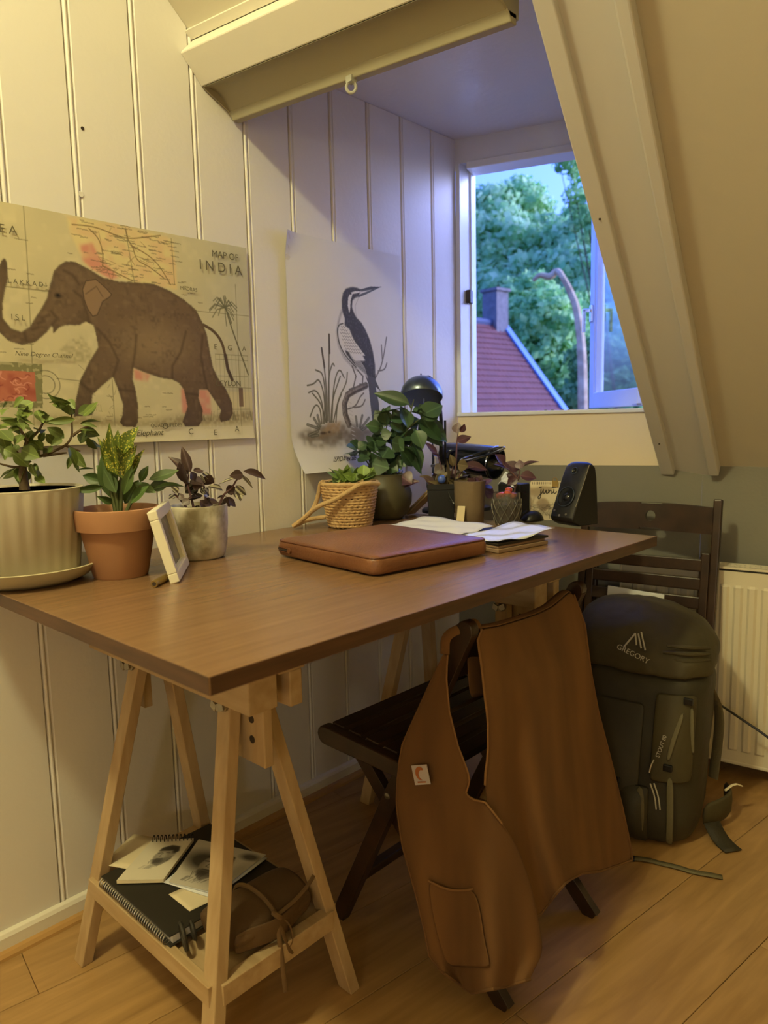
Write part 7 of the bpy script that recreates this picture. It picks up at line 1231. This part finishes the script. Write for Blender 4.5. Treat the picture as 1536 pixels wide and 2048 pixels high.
# ================================================================== POSTERS
def poster(nm, label, y0, ztop, w, h, pnt, bend):
    t = thing(nm, label, 'poster', (.004, y0+w/2000, ztop-h/1000))
    def fn(u, v):
        x, y, z = bend(u, v); return np.stack([x, y0+y/1000, ztop-z/1000], 1)
    pnt.build('printed_sheet', fn, t)
    bx = lambda u, v: (lambda r: (r[0]-.0007, r[1], r[2]))(bend(u, v))
    n = 24; U, V_ = np.meshgrid(np.linspace(0, w, n), np.linspace(0, h, n)); x, y, z = bx(U.ravel(), V_.ravel())
    MB().grid([tuple(q) for q in np.stack([x, y0+y/1000, ztop-z/1000], 1)], n, n).build('sheet_back', K['backp'], t, True, angle=180)
    return t
# elephant over an old map
w, h = 641, 438; p = Paint(w, h, 1.2, (206, 196, 160)); n1, n2, n3 = p.noise(60, 1), p.noise(14, 2), p.noise(5, 3)
p.fill(n1*.5, (190, 182, 150)); p.fill(np.clip(n2-.6, 0, 1), (226, 214, 176)); p.fill((p.X > 430).astype(float)*np.clip((p.X-430)/160, 0, 1)*(p.Y < 330)*.5, (184, 184, 166))
mp_ = p.blur(p.poly(EART['map']), 2); p.fill(mp_, (222, 206, 150), .8); p.fill(mp_*np.clip(n2*1.5-.4, 0, 1), (214, 178, 140), .7)
for k in ('pink', 'pink2', 'pink3'): p.fill(p.blur(p.poly(EART[k]), 2)*np.clip(.5+n2, 0, 1), (206, 134, 122), .85)
for l in EART['lines']: p.stroke(l, 1.6, (120, 112, 84), .8)
for l in EART['roads']: p.curve(l, 2.4, (134, 112, 76), .9)
g = random.Random(3)
def place_names(P, n, c=(112, 100, 78), l0=8, l1=24):   # unreadably small place names: short broken strokes
    xs = [q[0] for q in P]; ys = [q[1] for q in P]; m = p.poly(P)
    for i in range(n):
        x, y = g.uniform(min(xs), max(xs)), g.uniform(min(ys), max(ys))
        if not m[min(p.ny-1, int(y/p.res)), min(p.nx-1, int(x/p.res))]: continue
        L = g.uniform(l0, l1); k = 0
        while k < L: p.stroke([(x+k, y+g.uniform(-.6, .6)), (x+k+g.uniform(1, 2.4), y+g.uniform(-1, 1))], 1.5, c, .8); k += 3.1
place_names(EART['map'], 120); place_names([(100, 60), (235, 60), (260, 190), (100, 190)], 16); place_names([(0, 100), (120, 100), (120, 300), (0, 300)], 16); place_names([(455, 90), (505, 90), (505, 300), (455, 300)], 30, l1=14); place_names([(220, 330), (560, 330), (560, 430), (220, 430)], 24)
for i in range(26):
    x, y = g.uniform(250, 420), g.uniform(20, 190); p.stroke([(x, y), (x+g.uniform(-18, 18), y+g.uniform(-14, 14)), (x+g.uniform(-18, 18), y+g.uniform(-14, 14))], 1.2, (142, 110, 84), .7)
p.fill(p.poly(EART['strip']), (214, 206, 178), .8); gp = p.blur(p.poly(EART['ground']), 5); p.fill(gp*np.clip(.4+n3, 0, 1), (140, 124, 94), .8)
for l in range(40):
    x = g.uniform(480, 640); p.stroke([(x, 395), (x+g.uniform(-4, 4), 395-g.uniform(4, 22))], 1.4, (112, 108, 84), .7)
tp_ = p.poly(EART['temple']); p.fill(p.blur(tp_, 2)*n3, (150, 140, 110), .7)
for i in range(30):
    x, y = g.uniform(230, 300), g.uniform(290, 390); p.stroke([(x, y), (x+g.uniform(-10, 10), y+g.uniform(-12, 12))], 1.3, (126, 118, 92), .6)
hs = EART['house']; x0, y0_ = hs[0]; x1, y1_ = hs[2]
for k in range(9): p.stroke([(x0+(x1-x0)*k/8, y0_), (x0+(x1-x0)*k/8, y1_)], 1.3, (132, 126, 104), .6)
for k in (0, .08, .35, .9): p.stroke([(x0, y0_+(y1_-y0_)*k), (x1, y0_+(y1_-y0_)*k)], 1.8, (124, 118, 96), .7)
p.fill(((p.X > x0+60) & (p.X < x0+72) & (p.Y > y0_+75) & (p.Y < y1_-20)).astype(float), (112, 88, 76), .9)
p.curve(EART['palm'], 3.6, (110, 104, 82)); px_, py_ = EART['palmtop'][0]
for i in range(22):
    a = g.uniform(0, 2*math.pi); r = g.uniform(20, 42); mx, my = px_+r*.6*math.cos(a), py_+18+r*.6*math.sin(a)-6; p.stroke([(px_+3, py_+18), (mx, my), (px_+r*math.cos(a), py_+22+r*.8*math.sin(a)+4)], 2.6, (104, 102, 80), .8)
sp = p.poly(EART['stamp']); p.fill(sp, (122, 120, 84), .9); p.fill(sp*(n3 > .6), (196, 186, 150), .5); p.fill(p.poly(EART['stamp2']), (190, 112, 92), .95); p.fill(p.poly(EART['stamp2'])*np.clip(n2*2-1, 0, 1), (160, 80, 68), .8)
for i in range(44):                             # the rose on the stamp: curled petals in two tones
    x, y, r = g.uniform(5, EART['stamp2'][1][0]-8), g.uniform(EART['stamp2'][0][1]+4, EART['stamp2'][2][1]-4), g.uniform(4, 11); a = g.uniform(0, 6.28)
    p.curve([(x+r*math.cos(a+q), y+r*.8*math.sin(a+q)) for q in (0, .8, 1.6, 2.4)], 1.8, ((140, 62, 54), (226, 160, 142))[i % 2], .75)
(cx_, cy_), (cx2, _) = EART['post']
for r in (.98*(cx2-cx_), .62*(cx2-cx_)): p.stroke([(cx_+r*math.cos(a), cy_+r*math.sin(a)) for a in np.linspace(-1.9, 1.9, 24)], 1.6, (84, 78, 62), .8)
bd = p.poly(EART['body']); sh = p.blur(bd, 9); p.fill(p.blur(bd, 1), (112, 92, 74)); hi = np.clip((sh-.62)*2.4, 0, 1)*bd
p.fill(hi*np.clip(1-np.hypot((p.X-395)/120, (p.Y-235)/70), 0, 1), (150, 128, 98), .8); p.fill(bd*np.clip((.82-sh)*2.2, 0, 1), (78, 64, 54), .75)
p.fill(bd*np.clip((p.Y-290)/90, 0, 1)*.45, (74, 60, 52)); p.fill(bd*np.clip(n2*n3*2-.5, 0, 1), (84, 70, 58), .5); p.fill(bd*np.clip(p.noise(9, 9)-.62, 0, 1)*1.5, (146, 124, 98), .5)
fm = sum(np.clip(1-p.dist(l)/5, 0, 1) for l in EART['folds']); p.fill(bd*np.clip(fm, 0, 1), (62, 50, 43), .55)
ea = p.blur(p.poly(EART['ear']), 1); p.fill(ea, (146, 120, 96), .85); e_ = EART['ear']; p.stroke(e_+e_[:1], 2.2, (74, 60, 50), .8); p.stroke([(e_[0][0]+6, e_[0][1]+8), (e_[2][0], e_[2][1]+14), (e_[3][0]-8, e_[3][1]+18)], 2.4, (88, 70, 58), .6)
p.curve(EART['tail'], 7, (98, 80, 64)); p.stroke(EART['tail'][3:], 9, (78, 64, 54), .8); x, y = EART['eye'][0]; p.blob(x, y, 9, 7, (60, 48, 42)); p.blob(x, y-1, 3.2, 2.6, (24, 20, 18))
bendE = lambda u, v: (.0052+.0018*np.sin(u/75)*np.sin(v/110+1)+.004*np.clip((v-395)/43, 0, 1)**2, u, v+0*u)
t = poster('map_poster', 'wide poster of a walking elephant over an old map, on the left wall', .42, 1.407, w, h, p, bendE)
def pt_(x, y, dx=.0102): return Vector((dx, .42+x/1000, 1.407-y/1000))
for s_, (x, y) in EART['txt'].items():
    sz = {'MAP OF': 17, 'I N D I A': 25, 'MADRAS': 9, 'CEYLON': 15, 'Nine Degree Channel': 10, 'L A K K A D I': 10, 'I S L': 12, 'E      G      A': 14, 'QUADRUPEDES': 9, 'Elephant': 15, 'E A': 18}.get(s_, 15)
    text('map_lettering', s_, sz/1000*1.2, pt_(x, y), (0, 1, 0), (0, 0, 1), K['inkb'], t, .0001, shear=.3 if s_ in ('Elephant', 'Nine Degree Channel') else 0)
# kingfisher print
w, h = 421, 592; p = Paint(w, h, 1.1, (222, 219, 214)); n1, n2, n3 = p.noise(70, 5), p.noise(12, 6), p.noise(4, 7); p.fill(n1*.25, (212, 208, 202))
ink, mid, brn, lt = (72, 70, 70), (128, 124, 120), (134, 112, 86), (176, 170, 162)
p.fill(p.blur(p.poly(BART['ground']), 6)*np.clip(.35+n2, 0, 1), (120, 108, 94), .85); p.fill(p.blur(p.poly(BART['mound']), 3)*np.clip(.6+.5*n3, 0, 1), (168, 142, 108), .9)
x, y = BART['ground'][0]; p.blob(150, 500, 140, 16, (112, 100, 86), .6); p.blob(250, 505, 90, 26, (126, 116, 104), .6); p.blob(108, 492, 16, 5, (70, 56, 46), .8); p.blob(130, 490, 8, 4, (70, 56, 46), .8)
for l in BART['reeds']: p.curve(l, 4.6, (120, 116, 100), .9); p.curve(l, 1.6, (84, 80, 72), .8)
for l in BART['heads']: p.stroke(l, 6, (92, 84, 76))
for l in BART['bush']: p.stroke(l, 8, (100, 98, 90), .85); p.stroke(l, 1.5, (160, 156, 146), .8)
tk = BART['trunk']; p.stroke(tk, 19, (122, 114, 106)); p.stroke([(a-5, b) for a, b in tk], 5, (160, 150, 140), .7); p.stroke([(a+6, b+2) for a, b in tk], 5, (80, 74, 70), .8); p.fill(np.clip((10-p.dist(tk))/3, 0, 1)*np.clip(n3*2-1, 0, 1), (78, 72, 68), .7)
for l in BART['twigs']: p.curve(l, 4.5, (132, 126, 122)); p.curve(l, 1.2, (96, 90, 86), .8)
p.stroke(BART['belly'], 10, (178, 174, 172), .6); p.curve(BART['belly'], 1.6, mid, .8); p.stroke(BART['chest'], 1.6, mid, .6)
for l in BART['legs']: p.stroke(l, 4.6, (120, 114, 110)); p.stroke(l, 1, ink, .8)
bd = p.poly(BART['body']); p.fill(p.blur(bd, 1), ink); p.fill(bd*np.clip(n3-.55, 0, 1)*1.6, (110, 108, 108), .7); p.fill(p.poly(BART['tail']), (92, 90, 90))
for k in range(18):
    y = 410+k*11; x = 190+(y-330)*.12; p.stroke([(x+2, y), (x+14, y+5)], 2.4, (196, 192, 188), .7)
p.fill(p.poly(BART['wing']), (222, 218, 210)); wg = p.poly(BART['wing']); wx0, wy0 = BART['wing'][0]
for j in range(9):
    for i in range(7):
        x, y = wx0-12+i*9+(j % 2)*4.5+j*3.0, wy0+8+j*8.0
        if 0 <= int(y/p.res) < p.ny and 0 <= int(x/p.res) < p.nx and wg[int(y/p.res), int(x/p.res)]: p.stroke([(x-4, y-2), (x, y+2.2), (x+4, y-2)], 1.5, (110, 104, 98), .85)
p.curve(BART['wingo'], 4, ink, .9); wo = BART['wing']; bx_, by_ = wo[6]
for k in range(6): p.stroke([(bx_+6+k*6, by_+8+k*1.5), (bx_+34+k*5, by_+38), (bx_+52+k*4, by_+58+k*2)], 1.5, (214, 210, 204), .9)
p.fill(p.poly(BART['stripe']), (226, 222, 216)); p.fill(p.poly(BART['beak']), (96, 98, 102)); bk_ = BART['beak']; p.stroke([bk_[0], bk_[2]], 1.5, (60, 60, 62)); p.blob(*[a+d for a, d in zip(BART['stripe'][3], (10, -12))], 5, 4, (40, 40, 40))
tx, ty = BART['txt']; 
def bendB(u, v):
    k = np.clip((v-500)/92, 0, 1); e = np.clip(1-u/60, 0, 1)
    x = .0058+.0025*np.sin(v/90)*np.sin(u/120+.6)+.030*k**2*(.35+.65*np.clip(1-u/300, 0, 1))+.014*e**2*np.clip(1-v/60, 0, 1)
    return x, u+14*k*np.clip(1-u/200, 0, 1)-0*v, v-0*u
t = poster('bird_poster', 'upright print of a crested water bird on a branch with reeds, curling at the foot', 1.176, 1.466, w, h, p, bendB)
text('bird_title', 'ISPIDA ex alb', .0200, Vector((.0372, 1.176+tx/1000+.006, 1.466-ty/1000)), (0, 1, 0), (.3, 0, 1), K['ink'], t, .0001, sx=.75)
